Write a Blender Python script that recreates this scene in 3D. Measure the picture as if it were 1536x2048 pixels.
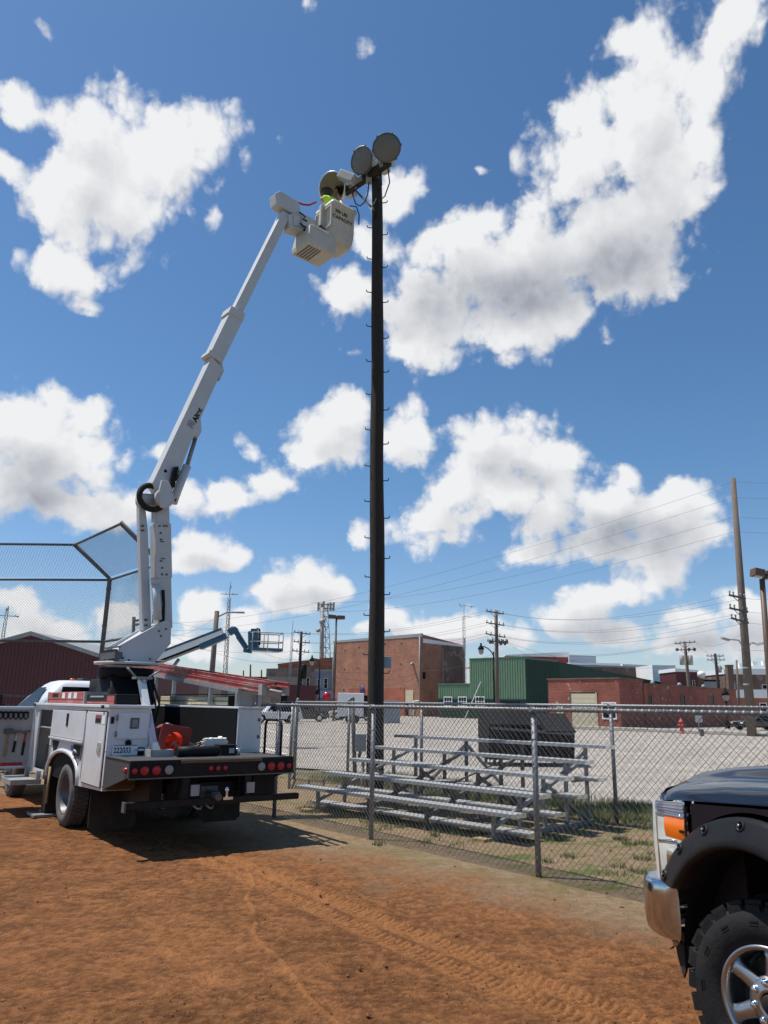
import bpy, bmesh, math, random
import numpy as np
from mathutils import Matrix, Vector
random.seed(7); rng = np.random.default_rng(7)
for o in list(bpy.data.objects): bpy.data.objects.remove(o, do_unlink=True)
scene = bpy.context.scene
COL = scene.collection
R = math.radians
# ------------------------------------------------------------------ camera
FPX, CAMH, PITCH, ROLL = 1500.0, 1.63, math.atan(388/1500.0), 0.0167
cf = Vector((0, math.cos(PITCH), math.sin(PITCH)))
cu0 = Vector((0, -math.sin(PITCH), math.cos(PITCH))); cr0 = Vector((1, 0, 0))
cr = cr0*math.cos(ROLL)+cu0*math.sin(ROLL); cu = -cr0*math.sin(ROLL)+cu0*math.cos(ROLL)
CO = Vector((0, 0, CAMH))
cam = bpy.data.cameras.new('camera'); camo = bpy.data.objects.new('camera', cam); COL.objects.link(camo)
cam.sensor_fit = 'VERTICAL'; cam.sensor_height = 36; cam.sensor_width = 27; cam.lens = FPX/2048*36
cam.clip_start = .05; cam.clip_end = 6000
m = Matrix((cr, cu, -cf)).transposed().to_4x4(); m.translation = CO; camo.matrix_world = m
scene.camera = camo
scene.render.resolution_x, scene.render.resolution_y = 768, 1024
scene.render.engine = 'CYCLES'
scene.view_settings.view_transform = 'Standard'; scene.view_settings.look = 'None'
scene.view_settings.gamma = 1; scene.view_settings.use_curve_mapping = False
scene.view_settings.exposure = 0.12
# ------------------------------------------------------------------ sky, clouds, sun
SUN_AZ = R(-80); SUN_EL = R(66)          # azimuth measured from +Y towards +X
SUND = Vector((math.sin(SUN_AZ)*math.cos(SUN_EL), math.cos(SUN_AZ)*math.cos(SUN_EL), math.sin(SUN_EL)))
def pray(x, y): return (cf+cr*((x-768)/FPX)-cu*((y-1024)/FPX))
def azel(x, y):
    d = pray(x, y).normalized(); return math.atan2(d.x, d.y)*10, math.asin(d.z)*10
BLOBS = [  # clouds: centre x,y, half-sizes, tilt, thinness
 (330,290,155,100,-10),(210,290,125,90,0),(140,420,90,105,20),(255,390,135,110,-20),(165,350,85,105,0),(130,535,85,52,10),(405,265,78,62,0),
 (28,212,50,42,0),(6,328,38,30,10),(170,610,40,20,-10,.25),(430,430,24,44,0,.3),
 (1290,215,150,105,-30),(1150,320,130,105,-40),(1315,360,105,135,0),(1190,480,200,125,-15),(1000,560,205,105,-10),
 (880,620,150,95,0),(700,590,62,58,0),(830,690,75,42,10),(1080,640,130,60,-10),(1290,540,95,70,-20),(1400,180,60,95,20),
 (1430,95,48,55,0),(1470,30,72,62,-20),(1290,66,66,50,0),(1250,80,36,30,0),(795,395,62,56,-40,.15),(740,490,62,48,0,.2),(920,460,85,50,-20),(1395,300,45,45,0),
 (80,870,150,92,0),(40,960,105,95,0),(160,830,62,62,0),(110,800,42,36,0),(200,890,32,32,0),(100,1000,115,42,0),
 (650,890,90,60,-10),(700,830,52,48,0),(812,872,52,62,0,.1),(600,910,32,32,0),(505,905,62,24,45,.3),(320,900,42,30,0,.3),
 (460,990,62,36,0),(540,970,60,28,0),(380,1010,64,44,0),(230,1020,95,44,-10),(160,1040,46,28,0),
 (955,895,66,62,0),(1020,880,76,54,0),(1065,920,95,52,0),(930,965,95,62,-30),(870,1045,95,52,-10),(1110,960,64,34,10),
 (1010,990,125,52,0),(1100,1030,105,52,0),(1220,1020,105,52,10),(1340,1030,98,62,-10),(1385,1070,66,42,0),(1180,1090,125,46,0),
 (1060,1110,95,36,0),(1270,1100,105,42,0),(1355,980,42,32,0),(1250,960,32,32,0),
 (1180,1220,95,52,0),(1250,1190,85,46,-15),(1320,1140,64,46,-20),(1130,1250,66,42,0),(1240,1270,125,34,0),(1400,1240,85,42,0),
 (1480,1220,76,54,0),(1350,1290,125,34,0),(1500,1280,85,42,0),
 (620,1160,85,48,0),(540,1180,64,36,0),(680,1180,54,36,0),(600,1203,115,28,0),
 (405,1092,84,42,0),(460,1115,64,30,0),(370,1122,64,30,0),(780,1235,64,36,0),(730,1250,44,26,0),(830,1262,56,24,0),
 (40,1200,66,32,0),(100,1262,130,44,0),(230,1230,84,38,0),(400,1212,64,44,0),(480,1242,54,32,0),(560,1292,84,30,0),(430,1292,90,40,0),
 (960,1252,64,38,0),(1030,1272,66,38,0),(890,1262,44,30,0),(720,1065,30,34,0,.4),
 (100,80,60,28,30,.5),(730,90,30,46,0,.54),(616,10,24,24,0,.52),(960,350,50,20,-10,.52),(1205,670,30,38,0,.5)]
SHADES = [ # grey undersides of the clouds: centre x,y, half-sizes, depth
 (930,590,170,60,.85),(1080,595,190,65,.8),(1270,525,120,70,.85),(1310,340,80,130,.38),(1190,445,130,55,.35),(820,655,80,45,.4),(1120,540,120,50,.3),
 (190,300,80,65,.35),(200,430,90,65,.3),(60,940,95,60,.6),(90,1000,120,45,.75),(30,1050,90,40,.7),(690,895,75,32,.45),(800,890,40,40,.2),
 (1000,930,85,45,.6),(1065,965,60,24,.5),(900,1045,70,32,.4),(1180,1045,160,42,.55),(1150,1095,160,40,.75),(1290,1065,110,42,.6),(1330,1115,90,40,.6),
 (1220,1225,110,42,.4),(1150,1268,160,32,.6),(1330,1284,160,40,.7),(1465,1275,110,50,.7),(610,1195,115,28,.65),(400,1122,85,24,.6),(780,1258,75,22,.55),
 (430,1275,130,40,.5),(100,1272,140,36,.5),(560,1302,90,30,.5),(980,1280,110,26,.55),(240,1030,90,30,.45),(540,985,60,18,.4),(400,1030,60,25,.4)]
AZ0, AZ1, EL0, EL1 = -42.0, 42.0, -3.0, 66.0               # part of the sky (degrees) that holds the placed clouds
def cover_map(nx=150, ny=130):
    """coverage field of the placed clouds over azimuth x elevation: 1 in a cloud's heart, 0 at its edge, negative outside"""
    A, E = np.meshgrid(np.linspace(AZ0, AZ1, nx), np.linspace(EL0, EL1, ny)); acc = np.full(A.shape, 9.0)
    for b in BLOBS:
        x, y, rx, ry, rot = b[:5]; thin = b[5] if len(b) > 5 else 0
        k = 18/math.pi; a, e = azel(x, y); a2, _ = azel(x+10, y); _, e3 = azel(x, y-10)
        a, e = a*k, e*k; ra = rx/10*abs(a2*k-a); re = ry/10*abs(e3*k-e); q = .80 if y > 1080 else .94 if y > 940 else 1.0; ra *= q; re *= q; c, s_ = math.cos(R(-rot)), math.sin(R(-rot))
        u = ((A-a)*c+(E-e)*s_)/ra; v = (-(A-a)*s_+(E-e)*c)/re; d = np.sqrt(u*u+v*v)+thin
        h = np.clip(.5+.5*(acc-d)/.3, 0, 1); acc = acc*(1-h)+d*h-.3*h*(1-h)
    return np.clip(1.08-acc, -.95, 1.1)
def shade_map(nx=150, ny=130):
    A, E = np.meshgrid(np.linspace(AZ0, AZ1, nx), np.linspace(EL0, EL1, ny)); s = np.zeros(A.shape); k = 18/math.pi
    for x, y, rx, ry, w in SHADES:
        a, e = azel(x, y); a2, _ = azel(x+10, y); _, e3 = azel(x, y-10); ra = rx/10*abs(a2-a)*k; re = ry/10*abs(e3-e)*k
        s = np.maximum(s, 0)+w*np.exp(-1.1*(((A-a*k)/ra)**2+((E-e*k)/re)**2))*(1-.5*np.clip(s, 0, 1))
    return np.clip(s, 0, 1)
CU = cover_map()
U_, S_, V_ = np.linalg.svd(CU, full_matrices=False); RANK = 30
U2, S2, V2 = np.linalg.svd(shade_map(), full_matrices=False)
world = bpy.data.worlds.new('World'); scene.world = world; world.use_nodes = True
def cloud_group():
    g = bpy.data.node_groups.new('cloud_field', 'ShaderNodeTree')
    g.interface.new_socket('Dir', in_out='INPUT', socket_type='NodeSocketVector')
    g.interface.new_socket('Density', in_out='OUTPUT', socket_type='NodeSocketFloat')
    g.interface.new_socket('Shade', in_out='OUTPUT', socket_type='NodeSocketFloat')
    N, L = g.nodes, g.links; gi = N.new('NodeGroupInput'); go = N.new('NodeGroupOutput')
    def put(n, i, v):
        if v is None: return
        if isinstance(v, (int, float)): n.inputs[i].default_value = v
        elif isinstance(v, tuple): n.inputs[i].default_value = v
        else: L.new(v, n.inputs[i])
    def mth(op, a, b=None, c=None):
        n = N.new('ShaderNodeMath'); n.operation = op
        for i, v in enumerate((a, b, c)): put(n, i, v)
        return n.outputs[0]
    def vm(op, a, b=None, c=None, out=0):
        n = N.new('ShaderNodeVectorMath'); n.operation = op
        for i, v in enumerate((a, b, c)): put(n, i, v)
        return n.outputs[out]
    sx = N.new('ShaderNodeSeparateXYZ'); L.new(gi.outputs[0], sx.inputs[0])
    az = mth('MULTIPLY', mth('ARCTAN2', sx.outputs[0], sx.outputs[1]), 180/math.pi); el = mth('MULTIPLY', mth('ARCSINE', sx.outputs[2]), 180/math.pi)
    cx = N.new('ShaderNodeCombineXYZ'); L.new(az, cx.inputs[0]); L.new(el, cx.inputs[1])
    # fractal billows
    nz = N.new('ShaderNodeTexNoise'); nz.noise_dimensions = '3D'; nz.inputs['Scale'].default_value = 15; nz.inputs['Detail'].default_value = 7; nz.inputs['Roughness'].default_value = .58; nz.inputs['Distortion'].default_value = .2
    L.new(gi.outputs[0], nz.inputs['Vector'])
    wp = vm('MULTIPLY_ADD', nz.outputs['Color'], (2.6, 2.6, 0.0), cx.outputs[0])
    wp = vm('ADD', wp, (-1.3, -1.3, 0.0))
    vo = N.new('ShaderNodeTexVoronoi'); vo.voronoi_dimensions = '2D'; vo.feature = 'F1'; vo.inputs['Scale'].default_value = .42; vo.inputs['Detail'].default_value = 2.5; vo.inputs['Roughness'].default_value = .5
    vo.normalize = True; L.new(wp, vo.inputs['Vector'])
    # placed coverage: low rank product of curves over azimuth and elevation
    tx = mth('DIVIDE', mth('SUBTRACT', mth('MULTIPLY_ADD', sx_(wp, N, L, 0), .55, mth('MULTIPLY', az, .45)), AZ0), AZ1-AZ0); ty = mth('DIVIDE', mth('SUBTRACT', mth('MULTIPLY_ADD', sx_(wp, N, L, 1), .55, mth('MULTIPLY', el, .45)), EL0), EL1-EL0)
    bx_ = N.new('ShaderNodeCombineXYZ'); by_ = N.new('ShaderNodeCombineXYZ')
    for i in range(3): L.new(tx, bx_.inputs[i]); L.new(ty, by_.inputs[i])
    def curves(cols, src):
        n = N.new('ShaderNodeRGBCurve'); mp = n.mapping; mp.use_clip = False; lo = []; sc = []
        for ci, f in enumerate(cols):
            a, b = float(f.min()), float(f.max()); sp = max(b-a, 1e-6); lo.append(a); sc.append(sp); cv = mp.curves[ci]; m_ = len(f)
            ys = [(float(v)-a)/sp for v in f]
            cv.points[0].location = (0, ys[0]); cv.points[1].location = (1, ys[-1])
            for k in range(1, m_-1): cv.points.new(k/(m_-1), ys[k])
            for p in cv.points: p.handle_type = 'VECTOR'
        mp.update(); L.new(src, n.inputs['Color']); n.inputs['Fac'].default_value = 1
        return vm('MULTIPLY_ADD', n.outputs[0], tuple(sc), tuple(lo))
    def lowrank(U_, S_, V_, n, dep=None):
        acc = None
        for k in range(0, n, 3):
            sq = [math.sqrt(S_[k+i]) for i in range(3)]; X, Y = bx_.outputs[0], by_.outputs[0]
            pr = acc if acc is not None else dep
            if pr is not None: X = vm('MULTIPLY_ADD', X, (1.0, 1.0, 1.0), cxyz(pr, N, L))
            d = vm('DOT_PRODUCT', curves([V_[k+i]*sq[i] for i in range(3)], X), curves([U_[:,k+i]*sq[i] for i in range(3)], Y), out='Value')
            acc = d if acc is None else mth('ADD', acc, d)
        return acc
    acc = lowrank(U_, S_, V_, RANK); shd = lowrank(U2, S2, V2, 18, acc)
    # elsewhere round the sky the same kind of cumulus goes on
    n3 = N.new('ShaderNodeTexNoise'); n3.inputs['Scale'].default_value = 2.6; n3.inputs['Detail'].default_value = 2; L.new(gi.outputs[0], n3.inputs['Vector'])
    far = mth('MULTIPLY', mth('SUBTRACT', n3.outputs['Fac'], .68), 7.0)
    mk = N.new('ShaderNodeMapRange'); mk.inputs[1].default_value = 36; mk.inputs[2].default_value = 42; L.new(mth('ABSOLUTE', az), mk.inputs[0])
    far = mth('SUBTRACT', far, mth('MULTIPLY', mth('SUBTRACT', 1.0, mk.outputs[0]), 4.0))
    cov = mth('MAXIMUM', acc, mth('MINIMUM', far, 1.1))
    n1 = mth('MULTIPLY', mth('SUBTRACT', nz.outputs['Fac'], .5), CLD['noise']); n2 = mth('MULTIPLY', mth('SUBTRACT', CLD['vmid'], vo.outputs['Distance']), CLD['vor'])
    dens = mth('ADD', cov, mth('ADD', n1, n2))
    L.new(dens, go.inputs[0]); L.new(shd, go.inputs[1]); return g
def sx_(v, N, L, i):
    s = N.new('ShaderNodeSeparateXYZ'); L.new(v, s.inputs[0]); return s.outputs[i]
def cxyz(v, N, L):                                          # a negligible dependency that keeps the evaluation order sequential
    m_ = N.new('ShaderNodeMath'); m_.operation = 'MULTIPLY'; L.new(v, m_.inputs[0]); m_.inputs[1].default_value = 1e-7
    c = N.new('ShaderNodeCombineXYZ'); L.new(m_.outputs[0], c.inputs[0]); return c.outputs[0]
CLD = dict(noise=2.1, vor=1.5, vmid=.36, a0=-.08, a1=.55, lit=.34)
CG = cloud_group()
def build_world():
    nt = world.node_tree; N, L = nt.nodes, nt.links; N.clear()
    out = N.new('ShaderNodeOutputWorld'); sky = N.new('ShaderNodeTexSky'); sky.sky_type = 'NISHITA'; sky.sun_disc = False
    sky.sun_elevation = SUN_EL; sky.sun_rotation = SUN_AZ; sky.air_density = 1.0; sky.dust_density = .5; sky.ozone_density = 2.0; sky.altitude = 200
    hs = N.new('ShaderNodeHueSaturation'); hs.inputs['Saturation'].default_value = 1.14; hs.inputs['Hue'].default_value = .5; hs.inputs['Value'].default_value = 1; L.new(sky.outputs[0], hs.inputs['Color'])
    tn = N.new('ShaderNodeMix'); tn.data_type = 'RGBA'; tn.blend_type = 'MULTIPLY'; tn.inputs['Factor'].default_value = 1; L.new(hs.outputs[0], tn.inputs['A']); 
    sz = N.new('ShaderNodeSeparateXYZ'); t0 = N.new('ShaderNodeTexCoord'); L.new(t0.outputs['Generated'], sz.inputs[0]); gr = N.new('ShaderNodeMapRange'); gr.inputs[1].default_value = .0; gr.inputs[2].default_value = .30; L.new(sz.outputs[2], gr.inputs[0])
    tm = N.new('ShaderNodeMix'); tm.data_type = 'RGBA'; L.new(gr.outputs[0], tm.inputs['Factor']); tm.inputs['A'].default_value = (.94, .93, 1.06, 1); tm.inputs['B'].default_value = (.89, 1.025, 1.075, 1); L.new(tm.outputs['Result'], tn.inputs['B'])
    bs = N.new('ShaderNodeBackground'); bs.inputs['Strength'].default_value = .105; L.new(tn.outputs['Result'], bs.inputs[0])
    tc = N.new('ShaderNodeTexCoord')
    def fld(vec):
        g = N.new('ShaderNodeGroup'); g.node_tree = CG; L.new(vec, g.inputs[0]); return g.outputs
    d1 = fld(tc.outputs['Generated'])
    of = N.new('ShaderNodeVectorMath'); of.operation = 'ADD'; L.new(tc.outputs['Generated'], of.inputs[0])
    ov = N.new('ShaderNodeVectorMath'); ov.operation = 'ADD'; L.new(cxyz(d1[0], N, L), ov.inputs[0]); ov.inputs[1].default_value = (-.016, -.005, .028); L.new(ov.outputs[0], of.inputs[1])
    d2 = fld(of.outputs[0])
    def rng_(v, a, b, c, d, sm=True):
        r = N.new('ShaderNodeMapRange'); r.interpolation_type = 'SMOOTHSTEP' if sm else 'LINEAR'; L.new(v, r.inputs[0])
        for i, k in enumerate((a, b, c, d)): r.inputs[i+1].default_value = k
        return r.outputs[0]
    alpha = rng_(d1[0], CLD['a0'], CLD['a1'], 0, 1)
    thick = rng_(d1[0], -.1, 1.2, .30, 1)
    mu = N.new('ShaderNodeMath'); mu.operation = 'MULTIPLY'; L.new(d1[1], mu.inputs[0]); L.new(thick, mu.inputs[1])
    df = N.new('ShaderNodeMath'); df.operation = 'SUBTRACT'; L.new(d2[0], df.inputs[0]); L.new(d1[0], df.inputs[1])
    ma = N.new('ShaderNodeMath'); ma.operation = 'MULTIPLY_ADD'; ma.use_clamp = True; L.new(df.outputs[0], ma.inputs[0]); ma.inputs[1].default_value = CLD['lit']; L.new(mu.outputs[0], ma.inputs[2])
    mx = N.new('ShaderNodeMix'); mx.data_type = 'RGBA'; L.new(ma.outputs[0], mx.inputs['Factor'])
    mx.inputs['A'].default_value = (.84, .85, .865, 1); mx.inputs['B'].default_value = (.34, .365, .42, 1)
    bc = N.new('ShaderNodeBackground'); L.new(mx.outputs['Result'], bc.inputs[0]); bc.inputs['Strength'].default_value = .95
    ms = N.new('ShaderNodeMixShader'); L.new(alpha, ms.inputs[0]); L.new(bs.outputs[0], ms.inputs[1]); L.new(bc.outputs[0], ms.inputs[2])
    L.new(ms.outputs[0], out.inputs[0])
build_world()
world.cycles.sampling_method = 'MANUAL'; world.cycles.sample_map_resolution = 512
sl = bpy.data.lights.new('sun', 'SUN'); sl.energy = 4.9; sl.angle = R(.53); sl.color = (1, .95, .87)
so = bpy.data.objects.new('sun', sl); COL.objects.link(so); so.rotation_euler = (-SUND).to_track_quat('-Z', 'Y').to_euler()
so.location = SUND*80
# ------------------------------------------------------------------ helpers
def at(x, y, Y):
    d = pray(x, y); return CO+d*(Y/d.y)
def gnd(x, y, z=0.0):
    d = pray(x, y); return CO+d*((z-CAMH)/d.z)
def onplane(x, y, P, n):
    d = pray(x, y); n = Vector(n); return CO+d*((Vector(P)-CO).dot(n)/d.dot(n))
def V(*a): return Vector(a)
MT = {}
def thing(name, label, cat, loc=(0, 0, 0), rz=0, group=None, kind=None):
    o = bpy.data.objects.new(name, None); COL.objects.link(o); o.empty_display_size = .2
    o.location = loc; o.rotation_euler = (0, 0, rz); o['label'] = label; o['category'] = cat
    if group: o['group'] = group
    if kind: o['kind'] = kind
    MT[o.name] = Matrix.Translation(Vector(loc)) @ Matrix.Rotation(rz, 4, 'Z')
    return o
def tag(o, label=None, cat=None, group=None, kind=None):
    if label: o['label'] = label
    if cat: o['category'] = cat
    if group: o['group'] = group
    if kind: o['kind'] = kind
    return o
def rootof(o):
    while o.parent: o = o.parent
    return o
class MB:
    def __init__(s): s.v = []; s.f = []; s.m = []; s.s = []
    def add(s, vs, fs, m=0, sm=False):
        k = len(s.v); s.v += [tuple(v) for v in vs]
        for f in fs: s.f.append([i+k for i in f]); s.m.append(m); s.s.append(sm)
        return s
    def bx(s, x0, x1, y0, y1, z0, z1, m=0):
        return s.add([(x0,y0,z0),(x1,y0,z0),(x1,y1,z0),(x0,y1,z0),(x0,y0,z1),(x1,y0,z1),(x1,y1,z1),(x0,y1,z1)],
            [(3,2,1,0),(4,5,6,7),(0,1,5,4),(1,2,6,5),(2,3,7,6),(3,0,4,7)], m)
    def beam(s, p0, p1, w, h, up=(0, 0, 1), m=0, w1=None, h1=None):
        p0, p1 = Vector(p0), Vector(p1); d = (p1-p0).normalized(); up = Vector(up)
        if abs(d.dot(up)) > .98: up = Vector((0, 1, 0)) if abs(d.y) < .9 else Vector((1, 0, 0))
        x = d.cross(up).normalized(); z = x.cross(d)
        vs = []
        for p, a, b in ((p0, w, h), (p1, w1 or w, h1 or h)):
            for sx, sz in ((-1,-1),(1,-1),(1,1),(-1,1)): vs.append(p+x*(sx*a/2)+z*(sz*b/2))
        return s.add(vs, [(3,2,1,0),(4,5,6,7),(0,1,5,4),(1,2,6,5),(2,3,7,6),(3,0,4,7)], m)
    def ring(s, c, d, r, n, ref=None, ry=None):
        d = Vector(d).normalized(); ref = Vector(ref) if ref else (Vector((0,0,1)) if abs(d.z) < .9 else Vector((0,1,0)))
        x = d.cross(ref).normalized(); y = x.cross(d); c = Vector(c); ry = r if ry is None else ry
        return [c+x*(r*math.cos(2*math.pi*i/n))+y*(ry*math.sin(2*math.pi*i/n)) for i in range(n)]
    def loft(s, rings, m=0, sm=True, cap=True, closed=True):
        n = len(rings[0]); vs = [p for r in rings for p in r]; fs = []
        for k in range(len(rings)-1):
            for i in range(n if closed else n-1):
                j = (i+1) % n; fs.append((k*n+i, k*n+j, (k+1)*n+j, (k+1)*n+i))
        s.add(vs, fs, m, sm)
        if cap:
            s.add(rings[0], [tuple(range(n))[::-1]], m); s.add(rings[-1], [tuple(range(n))], m)
        return s
    def tube(s, pts, r, n=8, m=0, cap=True):
        pts = [Vector(p) for p in pts]; rs = r if isinstance(r, (list, tuple)) else [r]*len(pts); rings = []; ref = None
        for i, p in enumerate(pts):
            d = (pts[min(i+1, len(pts)-1)]-pts[max(i-1, 0)])
            if d.length < 1e-9: d = Vector((0,0,1))
            d.normalize()
            if ref is None: ref = Vector((0,0,1)) if abs(d.z) < .9 else Vector((0,1,0))
            x = d.cross(ref)
            if x.length < 1e-4: x = d.orthogonal()
            x.normalize(); ref = x.cross(d).normalized()
            rings.append([p+x*(rs[i]*math.cos(2*math.pi*k/n))+ref*(rs[i]*math.sin(2*math.pi*k/n)) for k in range(n)])
        return s.loft(rings, m, True, cap)
    def lathe(s, prof, o, ax, n=24, m=0, cap=False):
        return s.loft([s.ring(Vector(o)+Vector(ax).normalized()*t, ax, max(r, 1e-4), n) for r, t in prof], m, True, cap)
    def prism(s, poly, vec, m=0, sm=False):
        vec = Vector(vec); a = [Vector(p) for p in poly]; b = [p+vec for p in a]; n = len(a)
        s.add(a+b, [(i, (i+1) % n, n+(i+1) % n, n+i) for i in range(n)], m, sm)
        s.add(a, [tuple(range(n))[::-1]], m); s.add(b, [tuple(range(n))], m); return s
    def quad(s, *p, m=0): return s.add(p, [tuple(range(len(p)))], m)
    def sphere(s, c, r, n=10, m=0, sc=(1,1,1)):
        c = Vector(c); rings = []
        for i in range(n//2+1):
            th = math.pi*i/(n//2); rr = max(math.sin(th), .001)*r
            rings.append([c+Vector((rr*math.cos(2*math.pi*k/n)*sc[0], rr*math.sin(2*math.pi*k/n)*sc[1], -math.cos(th)*r*sc[2])) for k in range(n)])
        return s.loft(rings, m, True, True)
    def build(s, name, mats, parent=None, bevel=0, world=False, origin=None, recalc=True, label=None, seg=2, subsurf=0):
        me = bpy.data.meshes.new(name)
        vs = s.v
        o = bpy.data.objects.new(name, me); COL.objects.link(o)
        if parent is not None:
            o.parent = parent
            if world:
                Mi = MT[rootof(parent).name].inverted(); vs = [tuple(Mi @ Vector(v)) for v in vs]
        if origin is not None:
            og = Vector(origin); vs = [tuple(Vector(v)-og) for v in vs]; o.location = og; MT[o.name] = Matrix.Translation(og)
        me.from_pydata(vs, [], s.f)
        if not isinstance(mats, (list, tuple)): mats = [mats]
        for q in mats: me.materials.append(q)
        me.polygons.foreach_set('material_index', s.m); me.polygons.foreach_set('use_smooth', s.s)
        if recalc:
            b = bmesh.new(); b.from_mesh(me); bmesh.ops.remove_doubles(b, verts=b.verts, dist=1e-5); bmesh.ops.recalc_face_normals(b, faces=b.faces); b.to_mesh(me); b.free()
        me.update()
        if bevel:
            md = o.modifiers.new('bevel', 'BEVEL'); md.width = bevel; md.segments = seg; md.limit_method = 'ANGLE'; md.angle_limit = R(40)
        if subsurf:
            md = o.modifiers.new('sub', 'SUBSURF'); md.levels = subsurf; md.render_levels = subsurf
        if label: o['label'] = label
        return o
def fastmesh(name, verts, faces, mat, parent=None, smooth=False):
    """verts (n,3) array, faces (m,k) array of equal sized faces"""
    me = bpy.data.meshes.new(name); nv = len(verts); nf, k = faces.shape
    me.vertices.add(nv); me.vertices.foreach_set('co', np.asarray(verts, np.float32).ravel())
    me.loops.add(nf*k); me.loops.foreach_set('vertex_index', faces.astype(np.int32).ravel())
    me.polygons.add(nf); me.polygons.foreach_set('loop_start', np.arange(nf, dtype=np.int32)*k)
    me.polygons.foreach_set('loop_total', np.full(nf, k, np.int32))
    me.polygons.foreach_set('use_smooth', np.full(nf, smooth))
    me.materials.append(mat); me.update(calc_edges=True); me.validate()
    o = bpy.data.objects.new(name, me); COL.objects.link(o); o.parent = parent; return o
def dup(root, loc=None, rz=None, label=None, dl=None):
    r = root.copy(); COL.objects.link(r)
    if loc is not None: r.location = loc
    if rz is not None: r.rotation_euler = (0, 0, rz)
    if label: r['label'] = label
    MT[r.name] = Matrix.Translation(r.location) @ Matrix.Rotation(r.rotation_euler.z, 4, 'Z')
    for ch in list(root.children):
        c = ch.copy(); COL.objects.link(c); c.parent = r
        for g in ch.children:
            d = g.copy(); COL.objects.link(d); d.parent = c
    return r
def text(body, size, o, xdir, ydir, mat, parent, name='lettering', world=False, depth=.002, bold=0.0, align='LEFT', sx=1.0):
    cu_ = bpy.data.curves.new(name, 'FONT'); cu_.body = body; cu_.size = size; cu_.extrude = depth; cu_.offset = bold; cu_.align_x = align
    to = bpy.data.objects.new(name, cu_); COL.objects.link(to)
    dg = bpy.context.evaluated_depsgraph_get(); me = bpy.data.meshes.new_from_object(to.evaluated_get(dg)); bpy.data.objects.remove(to)
    x = Vector(xdir).normalized(); y = Vector(ydir); y = (y-x*y.dot(x)).normalized(); z = x.cross(y)
    M = Matrix((x*sx, y, z)).transposed().to_4x4(); M.translation = Vector(o)
    if parent is not None and world: M = MT[rootof(parent).name].inverted() @ M
    me.transform(M); me.materials.clear(); me.materials.append(mat)
    ob = bpy.data.objects.new(name, me); COL.objects.link(ob); ob.parent = parent; return ob
# ------------------------------------------------------------------ materials
def pm(name, col, rough=.6, metal=0.0, var=.12, scale=8.0, bump=0.0, bscale=None, col2=None, spec=.5, coat=0, dirt=None, stretch=(1, 1, 1), detail=5):
    mt = bpy.data.materials.new(name); mt.use_nodes = True; nt = mt.node_tree; N, L = nt.nodes, nt.links
    b = N['Principled BSDF']; b.inputs['Roughness'].default_value = rough; b.inputs['Metallic'].default_value = metal
    b.inputs['Specular IOR Level'].default_value = spec
    if coat: b.inputs['Coat Weight'].default_value = coat; b.inputs['Coat Roughness'].default_value = .04
    tc = N.new('ShaderNodeTexCoord'); mp = N.new('ShaderNodeMapping'); mp.inputs['Scale'].default_value = stretch; L.new(tc.outputs['Object'], mp.inputs[0])
    nz = N.new('ShaderNodeTexNoise'); nz.inputs['Scale'].default_value = scale; nz.inputs['Detail'].default_value = detail; nz.inputs['Roughness'].default_value = .62
    L.new(mp.outputs[0], nz.inputs['Vector'])
    mx = N.new('ShaderNodeMix'); mx.data_type = 'RGBA'
    c2 = col2 if col2 else tuple(c*(1+var) for c in col); c1 = col if col2 else tuple(c*(1-var) for c in col)
    mx.inputs['A'].default_value = (*c1, 1); mx.inputs['B'].default_value = (*c2, 1)
    rm = N.new('ShaderNodeMapRange'); rm.inputs[1].default_value = .32; rm.inputs[2].default_value = .68; L.new(nz.outputs['Fac'], rm.inputs[0]); L.new(rm.outputs[0], mx.inputs['Factor'])
    res = mx.outputs['Result']
    if dirt:
        dc, amt = dirt; n2 = N.new('ShaderNodeTexNoise'); n2.inputs['Scale'].default_value = scale*.35; n2.inputs['Detail'].default_value = 8; n2.inputs['Roughness'].default_value = .72
        L.new(mp.outputs[0], n2.inputs['Vector'])
        r2 = N.new('ShaderNodeMapRange'); r2.inputs[1].default_value = .5; r2.inputs[2].default_value = .78; r2.inputs[4].default_value = amt; L.new(n2.outputs['Fac'], r2.inputs[0])
        m2 = N.new('ShaderNodeMix'); m2.data_type = 'RGBA'; L.new(r2.outputs[0], m2.inputs['Factor']); L.new(res, m2.inputs['A']); m2.inputs['B'].default_value = (*dc, 1); res = m2.outputs['Result']
    L.new(res, b.inputs['Base Color'])
    rr = N.new('ShaderNodeMapRange'); rr.inputs[3].default_value = max(0, rough-.07); rr.inputs[4].default_value = min(1, rough+.09); L.new(nz.outputs['Fac'], rr.inputs[0]); L.new(rr.outputs[0], b.inputs['Roughness'])
    if bump:
        bz = N.new('ShaderNodeTexNoise'); bz.inputs['Scale'].default_value = bscale or scale*4; bz.inputs['Detail'].default_value = 6; L.new(mp.outputs[0], bz.inputs['Vector'])
        bp = N.new('ShaderNodeBump'); bp.inputs['Strength'].default_value = bump; bp.inputs['Distance'].default_value = .02; L.new(bz.outputs['Fac'], bp.inputs['Height']); L.new(bp.outputs[0], b.inputs['Normal'])
    return mt
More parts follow.
